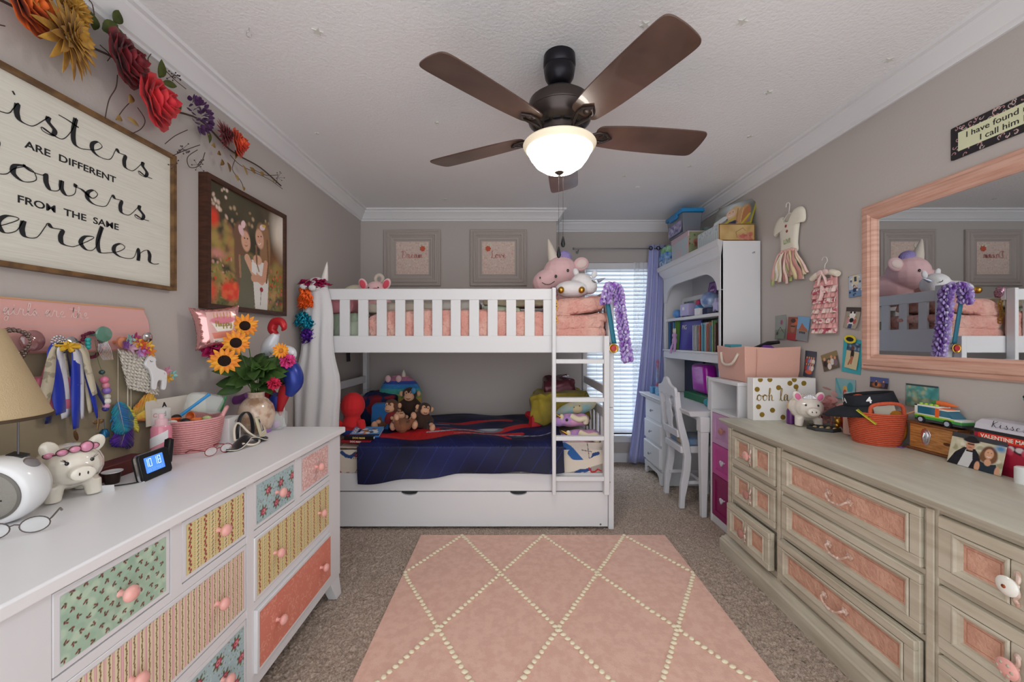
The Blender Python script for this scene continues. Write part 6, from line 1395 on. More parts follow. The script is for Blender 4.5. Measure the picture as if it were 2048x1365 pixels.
wallphoto('photo of a girl kneeling on a beach taped over the teal card', 1707, 712, .078, .135, -8, ph_beach, off=.006)
MB(RW(F*1.765/(1705-1024), CH+(HZ-679)*1.765/(1705-1024), .012) @ Mx.Rotation(rd(-8), 4, 'Z')).prism([(.036*math.cos(a), .022*math.sin(a)) for a in [k*PI/10 for k in range(20)]], 0, .002).build('oval_magnet', mat('magnet_yellow', '#d9c82c', .4), label='yellow oval sticker with a dark shape above the beach photo', cat='sticker')
MB(RW(F*1.765/(1705-1024), CH+(HZ-679)*1.765/(1705-1024), .0142) @ Mx.Rotation(rd(-8), 4, 'Z')).ell((0, 0, 0), (.024, .012, .001)).build('oval_mark', mat('ink', '', 0), bpy.data.objects['oval_magnet'])
wallphoto('pool photo with a turquoise toy behind the lotion bottle', 1692, 779, .125, .108, 0, ph_pool)
wallphoto('dusk photo of two people partly behind the visor', 1760, 766, .095, .05, 0, ph_dusk)
wallphoto('greenish underwater photo behind the orange basket', 1845, 793, .135, .098, 0, ph_reef)
# dress 1
HG = mat('hanger_white', '#dcd8d4', .4)
def at(px, py): k = 1.765/(px-1024); return F*k, CH+(HZ-py)*k
yc, zc = at(1583, 470); T = RW(yc, zc, .012)
d1 = thing('onesie_dress', 'ivory baby shirt with a pastel fabric strip tutu hanging on the right wall', 'dress', (1.75, yc, zc))
IV = mat('ivory_knit', '#e4dfd0', .85, sheen=.3)
def flat(T, pts, th, m_, name, par, sub=None):     # puffy cut-out: front bulges
    P_ = [(p.x, p.y) for p in catmull([(*q,) for q in pts]+[pts[0]], 4)][:-1]; n = len(P_); cx = sum(p[0] for p in P_)/n; cy = sum(p[1] for p in P_)/n; vs = []; rings = ((1, 0), (1, .3), (.93, .75), (.75, 1), (.35, 1.08))
    for k, h in rings: vs += [(cx+(x-cx)*k, cy+(y-cy)*k, th*h) for x, y in P_]
    fs = [tuple(range(n-1, -1, -1)), tuple(range(4*n, 5*n))]
    for i in range(4):
        for j in range(n): fs.append((i*n+j, i*n+(j+1) % n, (i+1)*n+(j+1) % n, (i+1)*n+j))
    return MB(T).add(vs, fs).build(name, m_, par, ang=60)
flat(T, [(-.055, .13), (-.035, .095), (.01, .085), (.045, .11), (.06, .145), (.105, .145), (.135, .115), (.14, .06), (.118, .045), (.10, .075), (.085, .02), (.075, -.06), (.07, -.12), (-.055, -.12), (-.065, -.05), (-.075, .02), (-.085, .04), (-.125, .02), (-.14, .045), (-.12, .10), (-.085, .13)], .022, IV, 'shirt', d1)
MB(T).ell((.005, .112, .006), (.045, .026, .006)).build('neck_opening', mat('shirt_inside', '#c9c4b8', .9), d1)
m = MB(T); 
for x, z, cl in ((.0, .055, 0), (.01, .02, 0)): m.ell((x, z, .0245), (.010, .010, .002), n=8, m=5)
m.build('embroidered_motifs', mat('berry', '#9c4a4f', .8), d1)
txt('LIVI', .038, T @ tr(.01, -.045, .0245), mat('green_felt', '#a8b48a', .8), d1, bold=.002)
strips = ['#b3bd7a', '#e0b0a8', '#c9a08f', '#ece4da', '#e6d6a8', '#dfa8a0', '#e8e0d0', '#c98f86', '#e3d3b0', '#e9c9bf']
for i in range(20):
    u = i/19; m = MB(T); x0 = -.06+.13*u; x1 = -.15+.31*u+random.uniform(-.008, .008); L = .19+random.uniform(-.03, .02); wv = random.uniform(.010, .016); z0 = .014+.008*math.sin(i*2.3)
    vs = []
    for k in range(9):
        t = k/8; x = x0+(x1-x0)*t**.8; yy = -.10-L*t; ww = wv*(.5+t*.9); zz = z0+.014*math.sin(PI*min(1, t*1.3))+.004*math.sin(t*9+i)
        vs += [(x-ww, yy, zz), (x, yy, zz+.005), (x+ww, yy, zz)]
    m.add(vs, [(3*k, 3*k+1, 3*k+4, 3*k+3) for k in range(8)]+[(3*k+1, 3*k+2, 3*k+5, 3*k+4) for k in range(8)])
    cl = strips[i % 10]; m.build('tutu_strip', mat('tutu'+cl, cl, .9, sheen=.4), d1, solid=.0012)
m = MB(T)
for i in range(9): m.ell((-.055+.015*i, -.108+.006*(i % 2), .022), (.010, .012, .009), n=8, m=6)
m.build('knotted_waist', mat('tutu#e0b0a8', '', 0), d1)
MB(T).tube(catmull([(.005, .13, .008), (.01, .17, .008), (.012, .19, .008), (-.002, .205, .008), (-.018, .198, .008), (-.02, .18, .008)], 5), .0028, 8).tube([(-.05, .10, .008), (.005, .135, .008), (.06, .11, .008)], .005, 8).build('hanger', HG, d1)
# dress 2
yc, zc = at(1658, 590); T = RW(yc, zc, .012)
d2 = thing('ruffle_romper', 'pink lace ruffled baby romper on a padded hanger on the right wall', 'dress', (1.75, yc, zc))
R1 = mat('pink_lace', '#e0aaa8', .9, sheen=.4, col2='#d39a9a', cscale=40); R2 = mat('rose_print', '#e4ccc4', .9, col2='#b8566a', cscale=45, ramp=(.5, .58))
def ruffle(y0, w0, h, m_, nm='ruffle'):
    i_ = random.uniform(0, 6)
    MB(T).grid(lambda u, v: ((u-.5)*w0*(1+.06*v), y0-h*v, .010+.010*math.sin(v*PI*.6)+(.006*v)*math.sin(u*42+i_)+.004*math.sin(u*17+i_*2)), 60, 7).build(nm, m_, d2, solid=.0015)
MB(T).box(-.078, .078, -.205, .09, 0, .010).build('body', R1, d2, bevel=.004)
for k in range(9): ruffle(.045-.028*k, .172-.002*k, .036, R2 if k % 2 == 0 else R1)
ruffle(.078, .12, .03, R1)
for sx in (-1, 1): MB(T).tube([(sx*.05, .085, .010), (sx*.045, .115, .012), (sx*.02, .13, .010)], .006, 8).build('strap', R1, d2)
for sx in (-1, 1): MB(T).tube(catmull([(0, .12, .014), (sx*.05, .118, .014), (sx*.095, .10, .014)], 4), [.012]*4+[.017]*4+[.014], 12).build('hanger_arm', mat('satin_cream', '#e6ddcc', .35, sheen=.4), d2)
MB(T).tube(catmull([(0, .13, .012), (.002, .165, .012), (.018, .185, .012), (.012, .205, .012), (-.008, .21, .012), (-.02, .195, .012)], 5), .002, 8).build('hook', HG, d2)
bw = MB(T)
for sx in (-1, 1): bw.ell((sx*.022, .125, .026), (.022, .014, .006), R_(sx*-20, 'Z'))
for sx in (-1, 1): bw.tube([(0, .12, .028), (sx*.02, .09, .027), (sx*.03, .055, .026)], [.004, .007, .006], 6)
bw.ell((0, .122, .03), (.008, .008, .006)).build('ribbon_bow', mat('satin_pink', '#e8c8c4', .4, sheen=.4), d2)
b2 = MB(T); b2.tube([(0, .05, .03), (.004, .0, .032), (-.012, -.03, .032)], [.006, .010, .008], 6); b2.tube([(0, .05, .03), (.018, .02, .032)], [.006, .009], 6); b2.build('waist_ribbon', mat('satin_pink', '', 0), d2)
# ================================================================= LEFT DRESSER TOP
D = DT
# beige glossy board leaning behind everything
o = thing('leaning_board', 'glossy beige framed board leaning on the left wall behind the dresser items', 'board', (-1.38, 1.2, D))
M = fr((-1.366, .86, D), (0, 1, 0), (-.05, 0, 1)); MB(M).box(0, .66, .012, .40, -.012, 0).build('panel', mat('beige_gloss', '#a3967c', .25, col2='#8f8570', cscale=3), o)
MB(M).box(-.012, .66, 0, .012, -.014, .006).build('frame', mat('dark_brown', '#2e1c16', .4), o)
# lamp
lp = thing('table_lamp', 'table lamp with a tan fabric shade at the near end of the dresser', 'lamp', (-1.26, .90, D)); T = tr(-1.254, .915, D)
MB(T).lathe([(.0, 0), (.05, 0), (.05, .01), (.02, .018), (.014, .06), (.026, .10), (.012, .15), (.008, .30)], 24).build('base', mat('lamp_base', '#8a7a6c', .4), lp)
m = MB(T); m.lathe([(.132, .245), (.134, .252), (.130, .256), (.055, .46), (.053, .46), (.127, .254), (.128, .248)], 40); m.build('lamp_shade', mat('tan_fabric', '#c0aa86', .8, bump=.2, bscale=400), lp)
m = MB(T); m.lathe([(.1325, .2455), (.1345, .2455), (.1345, .2535), (.1325, .2535)], 40); m.build('shade_trim', mat('brown_trim', '#4a3a2a', .6), lp)
MB().tube([(-1.185, .955, D+.235), (-1.185, .955, D+.10)], .002, 6).ell((-1.185, .955, D+.095), .006, n=10, m=6).build('pull_chain', mat('pewter', '#6f6f72', .3, .9), lp)
# sound machine
M = fr((-1.20, .93, D+.079), (.97, .24, 0), (.02, -.12, 1)); sm = thing('sound_machine', 'round white sound machine with a grey speaker face at the left edge', 'sound machine', M=M)
MB(M).lathe([(.0, -.06), (.045, -.059), (.068, -.048), (.078, -.026), (.079, 0), (.074, .018), (.066, .024), (.060, .024)], 48).build('body', mat('white_plastic', '#e9eaec', .25, coat=.3), sm)
MB(M).lathe([(.0605, .022), (.0605, .0265), (.055, .028), (.0545, .020)], 48).build('grey_ring', mat('grey_ring', '#6f6b66', .4), sm)
MB(M).lathe([(.055, .0265), (.0, .0275)], 48).build('speaker_face', mat('grey_face', '#98948d', .6, bump=.4, bscale=800), sm)
MB(M @ tr(.02, .0735, -.03, rz=-15)).box(-.016, .016, -.003, .0035, -.012, .012).build('dark_button', mat('smoke_button', '#2f3033', .2), sm, bevel=.002)
MB(M @ tr(.050, .055, -.02, rz=-42)).lathe([(.0, -.004), (.014, .0), (.016, .005), (.012, .006)], 20, Mx.Rotation(rd(-90), 4, 'X')).build('chrome_knob', CHROME, sm)
MB(M).ell((.025, -.012, .028), (.002, .002, .001), n=8, m=4).build('face_dot', INK, sm)
def glasses(name, label, M, col, lens, s=1):
    o = thing(name, label, 'glasses', M=M); m = MB(M)
    for sx in (-1, 1):
        m.tube([(sx*.031*s+.024*s*math.cos(a)*(1 if abs(math.cos(a)) < .9 else 1), 0, .019*s+.018*s*math.sin(a)) for a in [k*PI/10 for k in range(20)]], .0013, 6, closed=True)
    m.tube([(-.008*s, 0, .024*s), (0, -.002, .027*s), (.008*s, 0, .024*s)], .0014, 6); m.build('frame', col, o)
    for sx in (-1, 1):
        MB(M @ fr((sx*.031*s, 0, .019*s), (1, 0, 0), (0, 0, 1))).prism([(.0235*s*math.cos(k*PI/10), .0175*s*math.sin(k*PI/10)) for k in range(20)], 0, .0008).build('lens', lens, o)
        MB(M).tube([(sx*.055*s, 0, .026*s), (sx*.056*s, .01, .026*s), (sx*.054*s, .09*s, .022*s), (sx*.05*s, .125*s, .006)], [.0016, .0018, .0018, .0028], 6).build('temple_arm', col, o)
    return o
glasses('eyeglasses', 'thin grey framed eyeglasses lying in front of the sound machine', tr(-1.09, .872, D+.002, rz=38), mat('grey_frame', '#5c5350', .3, .3), CLEAR, .95)
glasses('eyeglasses', 'thin red framed eyeglasses lying right of the pink basket', tr(-1.105, 1.50, D+.002, rz=70), mat('red_frame', '#8a2f2c', .3), CLEAR, .9)
IVC = mat('ivory_ceramic', '#ece6d8', .10, coat=1)
pg = piggy('ivory piggy bank with painted lashes wearing a pink gem tiara beside the sound machine', tr(-1.232, 1.105, D, rz=62, s=.88), IVC, True, None)
tt = thing('gem_tiara', 'pink gem hair band sitting on the ivory piggy bank', 'tiara', (-1.2, 1.03, D+.17))
M = MW[pg.name]; gm_ = mat('pink_gem', '#d88aa8', .08, coat=1); bz = mat('dark_setting', '#6a4a4a', .3, .7)
pts = [(-.052, -.045, .142), (-.032, -.075, .150), (-.008, -.085, .156), (.018, -.082, .158), (.036, -.072, .155)]
MB(M).tube(catmull([p for p in pts], 4), .0022, 6).build('band', bz, tt)
for i, p in enumerate(pts):
    R = R_(0); sz = (.012, .006, .009) if i != 3 else (.014, .007, .015)
    s0 = MB(M @ Mx.Translation((p[0], p[1]-.004, p[2]+.004))).ell((0, 0, 0), (sz[0]*1.2, .004, sz[2]*1.2), n=14, m=8).build('setting', bz, tt)
    MB(M @ Mx.Translation((p[0], p[1]-.006, p[2]+.004))).ell((0, 0, 0), sz, n=14, m=8).build('gem', gm_, s0)
o = thing('coffee_pod', 'small black cup with a white rim right of the ivory piggy bank', 'cup', (-1.20, 1.20, D))
MB(tr(-1.205, 1.20, D)).lathe([(.016, 0), (.0205, .034), (.018, .034), (.015, .004), (0, .004)], 24).build('cup', mat('dark_brown', '', 0), o)
MB(tr(-1.205, 1.20, D)).lathe([(.0205, .033), (.0245, .035), (.0245, .037), (.018, .036)], 24).build('rim', WHT, o)
MB(tr(-1.155, 1.135, D, rz=15, rx=10)).box(-.018, .018, -.001, .001, 0, .019).build('earring_card', mat('paper_white', '#e4e4e6', .6), label='tiny white card with earrings leaning by the ivory piggy bank', cat='card')
boxthing('jewelry_box', 'low dark red box behind the black cup on the left dresser', 'box', -1.30, -1.235, 1.17, 1.36, D, D+.045, mat('dark_red_box', '#5a2420', .5))
m = MB(); m.tube(catmull([(-1.17, 1.17, D+.003), (-1.13, 1.20, D+.003), (-1.13, 1.25, D+.003), (-1.145, 1.28, D+.004)], 5), .0018, 6); m.build('power_cord', BLACK, label='thin black cord running to the digital clock', cat='cord')
# clock
M = fr((-1.118, 1.262, D), (-.10, 1, 0), (-.22, 0, 1)); ck = thing('digital_clock', 'black digital clock with a lit blue screen and projector arm', 'clock', M=M)
MB(M).prism(rr(.118, .082, .012), -.022, 0, tr(0, .042, 0)).build('case', BLACK, ck, bevel=.002)
MB(M).prism(rr(.122, .086, .014), -.014, -.007, tr(0, .042, 0)).build('silver_band', CHROME, ck)
MB(M).prism(rr(.072, .048, .002), 0, .0012, tr(-.006, .046, 0)).build('screen', mat('lcd_blue', '#3f78d8', .2, emis='#4f86e8', es=.75), ck)
LC = mat('lcd_digit', '#dfeeff', .4, emis='#e4f2ff', es=1.0)
def seg7(ch, x, y, w, h, m):
    S = {'0': 'abcdef', '1': 'bc', '8': 'abcdefg', '5': 'acdfg', '7': 'abc', '6': 'acdefg', '2': 'abged'}[ch]; t = w*.16
    Q = {'a': (x, x+w, y+h-t, y+h), 'd': (x, x+w, y, y+t), 'g': (x, x+w, y+h/2-t/2, y+h/2+t/2), 'f': (x, x+t, y+h/2, y+h), 'b': (x+w-t, x+w, y+h/2, y+h), 'e': (x, x+t, y, y+h/2), 'c': (x+w-t, x+w, y, y+h/2)}
    for s in S: q = Q[s]; m.add([(q[0]+.0003, q[2]+.0003, .0016), (q[1]-.0003, q[2]+.0003, .0016), (q[1]-.0003, q[3]-.0003, .0016), (q[0]+.0003, q[3]-.0003, .0016)], [(0, 1, 2, 3)])
m = MB(M)
for ch_, x in (('1', -.044), ('0', -.029), ('1', -.009), ('8', .0065)): seg7(ch_, x, .040, .0115, .025, m)
for i, ch_ in enumerate('05727562'): seg7(ch_, -.036+i*.0075, .026, .0045, .008, m)
m.build('digits', LC, ck)
MB(M @ tr(.070, .064, -.010, rz=-24)).box(-.010, .010, -.038, .042, -.010, .010).build('projector_arm', BLACK, ck, bevel=.004)
MB(M @ tr(.070, .064, -.010, rz=-24)).lathe([(.0075, 0), (.006, .003)], 16, fr((0, .041, 0), (1, 0, 0), (0, 0, -1))).build('red_lens', mat('red_lens', '#a8202c', .15), ck)
MB(M @ tr(0, -.001, -.01)).box(-.055, .055, 0, .006, -.03, .008).build('foot', CHROME, ck, bevel=.002)
# mist bottle
o = thing('mist_bottle', 'pink body mist bottle with clear cap in front of the pink basket', 'bottle', (-1.245, 1.415, D)); T = tr(-1.247, 1.415, D)
PKL = mat('pink_liquid', '#e08a9e', .15, coat=.6)
MB(T).lathe([(.0, 0), (.029, .002), (.030, .12), (.024, .130)], 28).build('bottle', PKL, o)
m = MB(T); m.grid(lambda u, v: (.0304*math.cos(-.2-2.4*u), .0304*math.sin(-.2-2.4*u), .045+.035*v+.035*(1-u)), 24, 4); m.build('white_band', WHT, o)
MB(T).lathe([(.018, .13), (.018, .15), (.009, .155), (.009, .17), (.0, .172)], 20).build('sprayer', mat('pale_pink_cap', '#efb4be', .3), o)
MB(T).lathe([(.027, .128), (.027, .188), (.025, .190), (0, .190)], 28).build('clear_cap', CLEAR, o)
PRP = mat('pink_rope', '#e2a3a4', .85, bump=.5, bscale=160)
basket('coil_basket', 'blush pink coiled rope basket full of small toys on the white dresser', (-1.272, 1.58, D), .082, .104, .128, PRP, handles=[[(.07, .06, .115), (.085, .075, .150), (.10, .05, .150), (.095, .03, .115)]])
for i, (dx, dy, dz, cl, nm, shp) in enumerate(((-.03, -.05, .135, '#d9622c', 'orange toy bowl', 1), (.02, -.06, .132, '#1b1a1c', 'black toy mask', 0), (.045, -.03, .135, '#e07a3a', 'orange toy ring', 2), (-.05, -.02, .14, '#221f22', 'black toy shell', 0), (.0, .0, .14, '#d96a30', 'orange toy wedge', 1), (.06, .01, .13, '#b8c88a', 'pale green toy', 0), (-.02, -.075, .128, '#e8e4e0', 'white egg toy', 0), (-.06, -.05, .13, '#4a2a24', 'brown toy block', 1))):
    c_ = (-1.272+dx*.9, 1.58+dy*.9, D+dz-.012); b = MB()
    if shp == 2: b.tube([(c_[0]+.014*math.cos(a), c_[1]+.014*math.sin(a), c_[2]) for a in [k*PI/6 for k in range(12)]], .005, 8, closed=True)
    elif shp == 1: b.lathe([(.008, -.01), (.02, .006), (.017, .008), (.004, -.004)], 14, tr(*c_, rx=20*i))
    else: b.ell(c_, (.018, .014, .012))
    b.build('small_toy', mat('toy'+cl, cl, .4), label='%s lying in the pink coiled basket' % nm, cat='toy', group='small toys in the pink basket')
m = MB(); q = soft(-.06, .06, -.05, .05, -.025, .045, n=(30, 16)); M4 = tr(-1.255, 1.625, D+.165, rz=30, ry=15); m.add([M4 @ p for p in q.v], q.f); m.jit(.012, 25); m.build('zip_bag', mat('plastic_bag', '#e6eeea', .1, alpha=.3, coat=.5), label='crumpled clear zip bag on top of the toys in the pink basket', cat='bag')
MB().tube([(-1.285, 1.545, D+.14), (-1.215, 1.60, D+.215)], .006, 8).build('blue_zip', mat('blue_zip', '#2f8fd0', .4), label='bright blue plastic strip sticking up from the pink basket', cat='strip')
MB().tube([(-1.205, 1.64, D+.14), (-1.185, 1.65, D+.20)], [.009, .004], 8).build('green_strip', mat('green_strip', '#2f7f4a', .4), label='green plastic strip at the right of the pink basket', cat='strip')
o = thing('letter_card', 'cream card with black letters standing behind the pink basket', 'card', (-1.36, 1.60, D))
M = fr((-1.352, 1.47, D+.11), (.05, 1, 0), (-.05, 0, 1)); MB(M).box(0, .27, 0, .095, 0, .002).build('card', mat('cream_card', '#dcd6cc', .6), o)
txt('A', .026, M @ tr(.075, .07, .0022), INK, o, bold=.001); txt('d', .026, M @ tr(.075, .035, .0022), INK, o, bold=.001); txt('C', .022, M @ tr(.035, .035, .0022), mat('band_red', '', 0), o, bold=.001)
# vase and bouquet
VX, VY = -1.195, 1.86
vs_ = thing('stone_vase', 'round mottled beige stone vase holding the artificial sunflowers', 'vase', (VX, VY, D))
MB(tr(VX, VY, D)).lathe([(.0, 0), (.04, 0), (.062, .02), (.076, .06), (.078, .09), (.068, .13), (.048, .155), (.034, .165), (.034, .182), (.040, .190), (.034, .190), (.028, .18), (.028, .165), (.01, .15)], 40).build('body', mat('mottled_stone', '#dcc3ae', .18, col2='#b58f74', cscale=22, ramp=(.45, .62), coat=.6), vs_)
STM = mat('stem_green', '#4a6a2c', .6); LFM = mat('leaf_green', '#3f5f26', .55, col2='#2a471c', cscale=12)
def leaf(m, p, d, L, W, up=(0, 0, 1), cup=.25):
    p = V(p); d = V(d).normalized(); s = d.cross(V(up)); s = s.normalized() if s.length > .01 else V((1, 0, 0)); n = s.cross(d); vs = []
    for i in range(7):
        t = i/6; w_ = W*math.sin(PI*min(1, t*.98+.02))**.75*(1-.35*t); c_ = p+d*L*t+n*(-cup*L*t*t)
        vs += [c_-s*w_+n*w_*.3, c_, c_+s*w_+n*w_*.3]
    return m.add(vs, [(3*i, 3*i+1, 3*i+4, 3*i+3) for i in range(6)]+[(3*i+1, 3*i+2, 3*i+5, 3*i+4) for i in range(6)])
gr = thing('bouquet_greenery', 'bunch of dark green artificial leaves filling the stone vase', 'foliage', (VX, VY, D+.18))
m = MB()
for i in range(12):
    a = i*.9; m.tube(catmull([(VX+.012*math.cos(a), VY+.012*math.sin(a), D+.14), (VX+.02*math.cos(a), VY+.02*math.sin(a), D+.20), (VX+.06*math.cos(a), VY+.06*math.sin(a), D+.29)], 3), .0022, 6)
m.build('stems', STM, gr)
for i in range(64):
    a = random.uniform(0, 2*PI); el = random.uniform(-.25, .9); r0 = random.uniform(.01, .06); m = MB()
    d_ = V((math.cos(a)*math.cos(el), math.sin(a)*math.cos(el), math.sin(el)))
    p0 = V((VX+.005, VY-.01, D+.225+random.uniform(0, .08)))+d_*r0; L = random.uniform(.07, .12)
    q = p0+d_*L
    if q.x < -1.385: continue
    leaf(m, p0, d_, L, random.uniform(.026, .040), up=(.5+random.uniform(-.5, .5), -.8, .6)); m.build('leaf', LFM, gr, solid=.0008)
SFY = mat('sunflower_petal', '#f0a62a', .6, col2='#e8872a', cscale=30); SFC = mat('sunflower_centre', '#2a1610', .95, bump=1, bscale=400)
def sunflower(c_, n, label, R=.045, pm=SFY, cm=SFC, name='sunflower', group='sunflowers in the stone vase', cr=.42):
    M = fr(c_, V((0, 0, 1)).cross(V(n)), (0, 0, 1)); o = thing(name, label, 'flower', M=M, group=group)
    MB().tube(catmull([(VX, VY, D+.17), (VX*.5+c_[0]*.5, VY*.5+c_[1]*.5, (D+.2)*.5+c_[2]*.5), V(c_)-V(n).normalized()*.004], 4), .0022, 6).build('stem', STM, o)
    for ring_, (k0, rr_, zz) in enumerate(((14, 1, 0), (12, .82, .004))):
        for k in range(k0):
            a = 2*PI*(k+.5*ring_)/k0; m = MB(M); leaf(m, (R*.25*math.cos(a), R*.25*math.sin(a), zz), (math.cos(a), math.sin(a), .12), R*.8*rr_*random.uniform(.9, 1.1), R*.19, up=(0, 0, 1), cup=.15); m.build('petal', pm, o, solid=.0006)
    MB(M).ell((0, 0, .005), (R*cr, R*cr, .007), n=20, m=10).build('centre', cm, o); return o
def PP(px, py, d): p = P(px, py, d); return (p.x, p.y, p.z)
sunflower(PP(449, 722, 1.66), (.55, -.85, .1), 'lowest sunflower at the front left of the bouquet', .056)
sunflower(PP(472, 686, 1.70), (.5, -.85, .15), 'middle sunflower of the bouquet below the cake balloon', .053)
sunflower(PP(490, 652, 1.78), (.5, -.8, .25), 'highest sunflower of the bouquet', .052)
sunflower(PP(561, 702, 1.82), (.75, -.55, .2), 'small golden daisy at the right of the bouquet', .036, name='daisy', cm=mat('daisy_centre', '#c9762a', .9), cr=.25)
def pompon(c_, R, m_, label, name='carnation', n=40, group='pink flowers in the stone vase'):
    o = thing(name, label, 'flower', c_, group=group); m = MB()
    for i in range(n):
        ph = math.acos(1-2*(i+.5)/n); th = i*2.4; d_ = V((math.sin(ph)*math.cos(th), math.sin(ph)*math.sin(th), math.cos(ph))); leaf(m, V(c_)+d_*R*.2, d_, R*.85, R*.35, up=(math.cos(i), math.sin(i), .3), cup=.3)
    m.build('petals', m_, o, solid=.0008)
    MB().tube([(VX, VY, D+.17), V(c_)*.5+V((VX, VY, D+.2))*.5, c_], .002, 6).build('stem', STM, o)
MGP = mat('magenta_petal', '#b01a5c', .7); HPK = mat('hotpink_petal', '#e0458c', .7)
pompon(PP(430, 695, 1.74), .058, MGP, 'deep magenta carnation at the left of the bouquet under the balloon')
pompon(PP(575, 722, 1.86), .036, HPK, 'hot pink carnation at the far right of the bouquet')
pompon(PP(548, 768, 1.80), .030, mat('rose_red_petal', '#cf2a52', .7), 'rose red bud hanging low at the right of the bouquet')
# cake balloon
FOIL = mat('rose_foil', '#dfa6a4', .16, .75); o = thing('foil_balloon', 'square rose gold foil balloon with a cupcake and Happy lettering', 'balloon', M=fr(PP(436, 655, 1.74), (.62, .78, .12), (-.12, -.05, 1)))
M = MW[o.name]; s_ = .092
def pil(u, v, sg=1):
    x, y = 2*u-1, 2*v-1; e = max(0, (1-x**4)*(1-y**4)); px = x*s_*(1-.14*(1-y*y)*abs(x)**2); py = y*s_*(1-.14*(1-x*x)*abs(y)**2)
    wr = .003*math.sin(14*PI*(u if abs(y) > abs(x) else v))*max(0, max(abs(x), abs(y))-.6)/.4
    return (px, py, sg*(.038*e**.5+wr))
m = MB(M); m.grid(lambda u, v: pil(u, v), 40, 40); m.grid(lambda u, v: pil(1-u, v, -1), 40, 40); m.build('foil', FOIL, o, ang=80)
cv = Cv(.11, .13, .0015, '#dfb0ac').poly([(.012, .09), (.1, .09), (.085, .045), (.03, .045)], '#efe9dc').ell(.056, .092, .046, .016, '#d87f92').poly([(.01, .04), (.1, .045), (.095, .02), (.015, .015)], '#e08a78').rect(.012, .098, 0, .014, '#efe9dc')
for i in range(6): cv.line([(.026+.012*i, .10), (.028+.012*i, .126)], .0028, ('#c9a24a', '#b87a3a')[i % 2])
cv.panel('cake_print', lambda u, v: M @ V((-.045+.11*u, -.065+.13*v, pil((-.045+.11*u)/s_/2+.5, (-.065+.13*v)/s_/2+.5)[2]+.0012)), o, rough=.25, metal=.3)
script('Happy', .013, M @ tr(.012, .001, .0405), mat('gold_print', '', 0), o, sp=.95, thin=.12, thick=.25)
txt('Bi', .026, M @ tr(-.018, -.055, .035), INK, o)
MB().tube([V(PP(436, 655, 1.74))-V((0, 0, .09)), (VX-.03, VY-.02, D+.25), (VX, VY, D+.17)], .0015, 6).build('balloon_stick', WHT, o)
# figure-less red and blue foil balloon
o = thing('foil_balloon', 'tall curved red, blue and white foil balloon standing behind the vase', 'balloon', (-1.17, 2.0, D+.2))
def seg(pts, r, m_, nm='panel', fl=.5):
    c_ = catmull(pts, 5); rs = [max(.004, a_.x) for a_ in catmull([(q, 0) for q in r], 5)]; m = MB(); m.tube([P(p.x, p.y, 1.97-.0006*(p.x-540)) for p in c_], rs, 14); m.build(nm, m_, o)
FR, FB, FW = mat('red_foil', '#b8282f', .3, .25), mat('blue_foil', '#2b3f96', .3, .25), mat('white_foil', '#dfe3ea', .3, .1)
seg([(553, 668), (545, 660), (550, 645), (563, 644), (568, 655), (564, 662)], [.012, .022, .022, .018, .014, .004], FR)
seg([(553, 668), (540, 690), (528, 712)], [.016, .034, .02], FW)
seg([(545, 700), (562, 705), (580, 706), (588, 716)], [.02, .035, .03, .012], FW)
seg([(560, 715), (580, 738), (588, 765), (578, 790)], [.02, .045, .042, .02], FB)
seg([(575, 770), (566, 795), (560, 820), (562, 832)], [.03, .026, .014, .006], FR)
seg([(556, 790), (548, 812), (542, 822)], [.03, .032, .01], FB)
seg([(545, 790), (525, 790), (510, 802), (502, 795)], [.026, .03, .026, .012], FR)
seg([(495, 792), (478, 800), (460, 800), (452, 789)], [.018, .022, .020, .008], mat('purple_foil', '#8f4f9a', .3, .25), 'purple_tail')
MB(tr(-1.14, 1.99, D)).lathe([(.0, 0), (.012, 0), (.004, .02), (.003, .12)], 12).build('stand', WHT, o)
# small frame, purple case, plastic bag, white card box, strap thing
M = fr((-1.118, 1.775, D), (-.25, 1, 0), (-.25, 0, 1)); o = thing('photo_frame', 'tiny cream picture frame with a dark photo before the stone vase', 'photo frame', M=M)
b = MB(M); b.steps(0, .062, 0, .088, [(0, -.006), (0, .003), (.011, .003), (.0112, -.001)]); b.build('frame', mat('cream_frame', '#ddd3b4', .4), o, smooth=False)
Cv(.038, .064, .0012, '#2a3550').ell(.014, .03, .006, .02, '#b8a8a0').ell(.024, .03, .006, .02, '#d8c8b8').rect(0, .038, 0, .008, '#e8e4e0').panel('print', M @ tr(.012, .012, -.0005), o)
MB(fr((-1.135, 1.84, D), (-.2, 1, 0), (-.35, .05, 1))).prism(rr(.055, .135, .01), -.006, .006, tr(.0275, .0675, 0)).build('lilac_case', mat('lilac_case', '#a87fc4', .35), bevel=.002, label='lilac phone sized case leaning on the stone vase', cat='case')
m = MB(); q = soft(-.065, .065, -.05, .05, 0, .085, n=(30, 16)); M4 = tr(-1.165, 1.925, D, rz=20); m.add([M4 @ p for p in q.v], q.f); m.jit(.010, 22); m.build('plastic_bag', mat('plastic_bag', '', 0), label='clear plastic bag of lilac toys at the far end of the dresser', cat='bag')
for i, (dx, dy) in enumerate(((0, 0), (.03, -.01), (-.02, .02))): MB().ell((-1.165+dx, 1.925+dy, D+.026), (.018, .016, .02)).build('lilac_toy', mat('lilac_small', '', 0), label='lilac toy ball inside the clear bag', cat='toy', group='lilac toys in the clear bag')
M = fr((-1.175, 1.655, D), (-.12, 1, 0), (-.02, 0, 1)); o = thing('paper_box', 'small white box with a pencil floral drawing right of the pink basket', 'box', M=M)
MB(M).box(0, .085, 0, .105, -.05, 0).build('box', mat('paper_white', '', 0), o, bevel=.0015)
cv = Cv(.08, .10, .0012, '#e8e6e4'); r = np.random.default_rng(2)
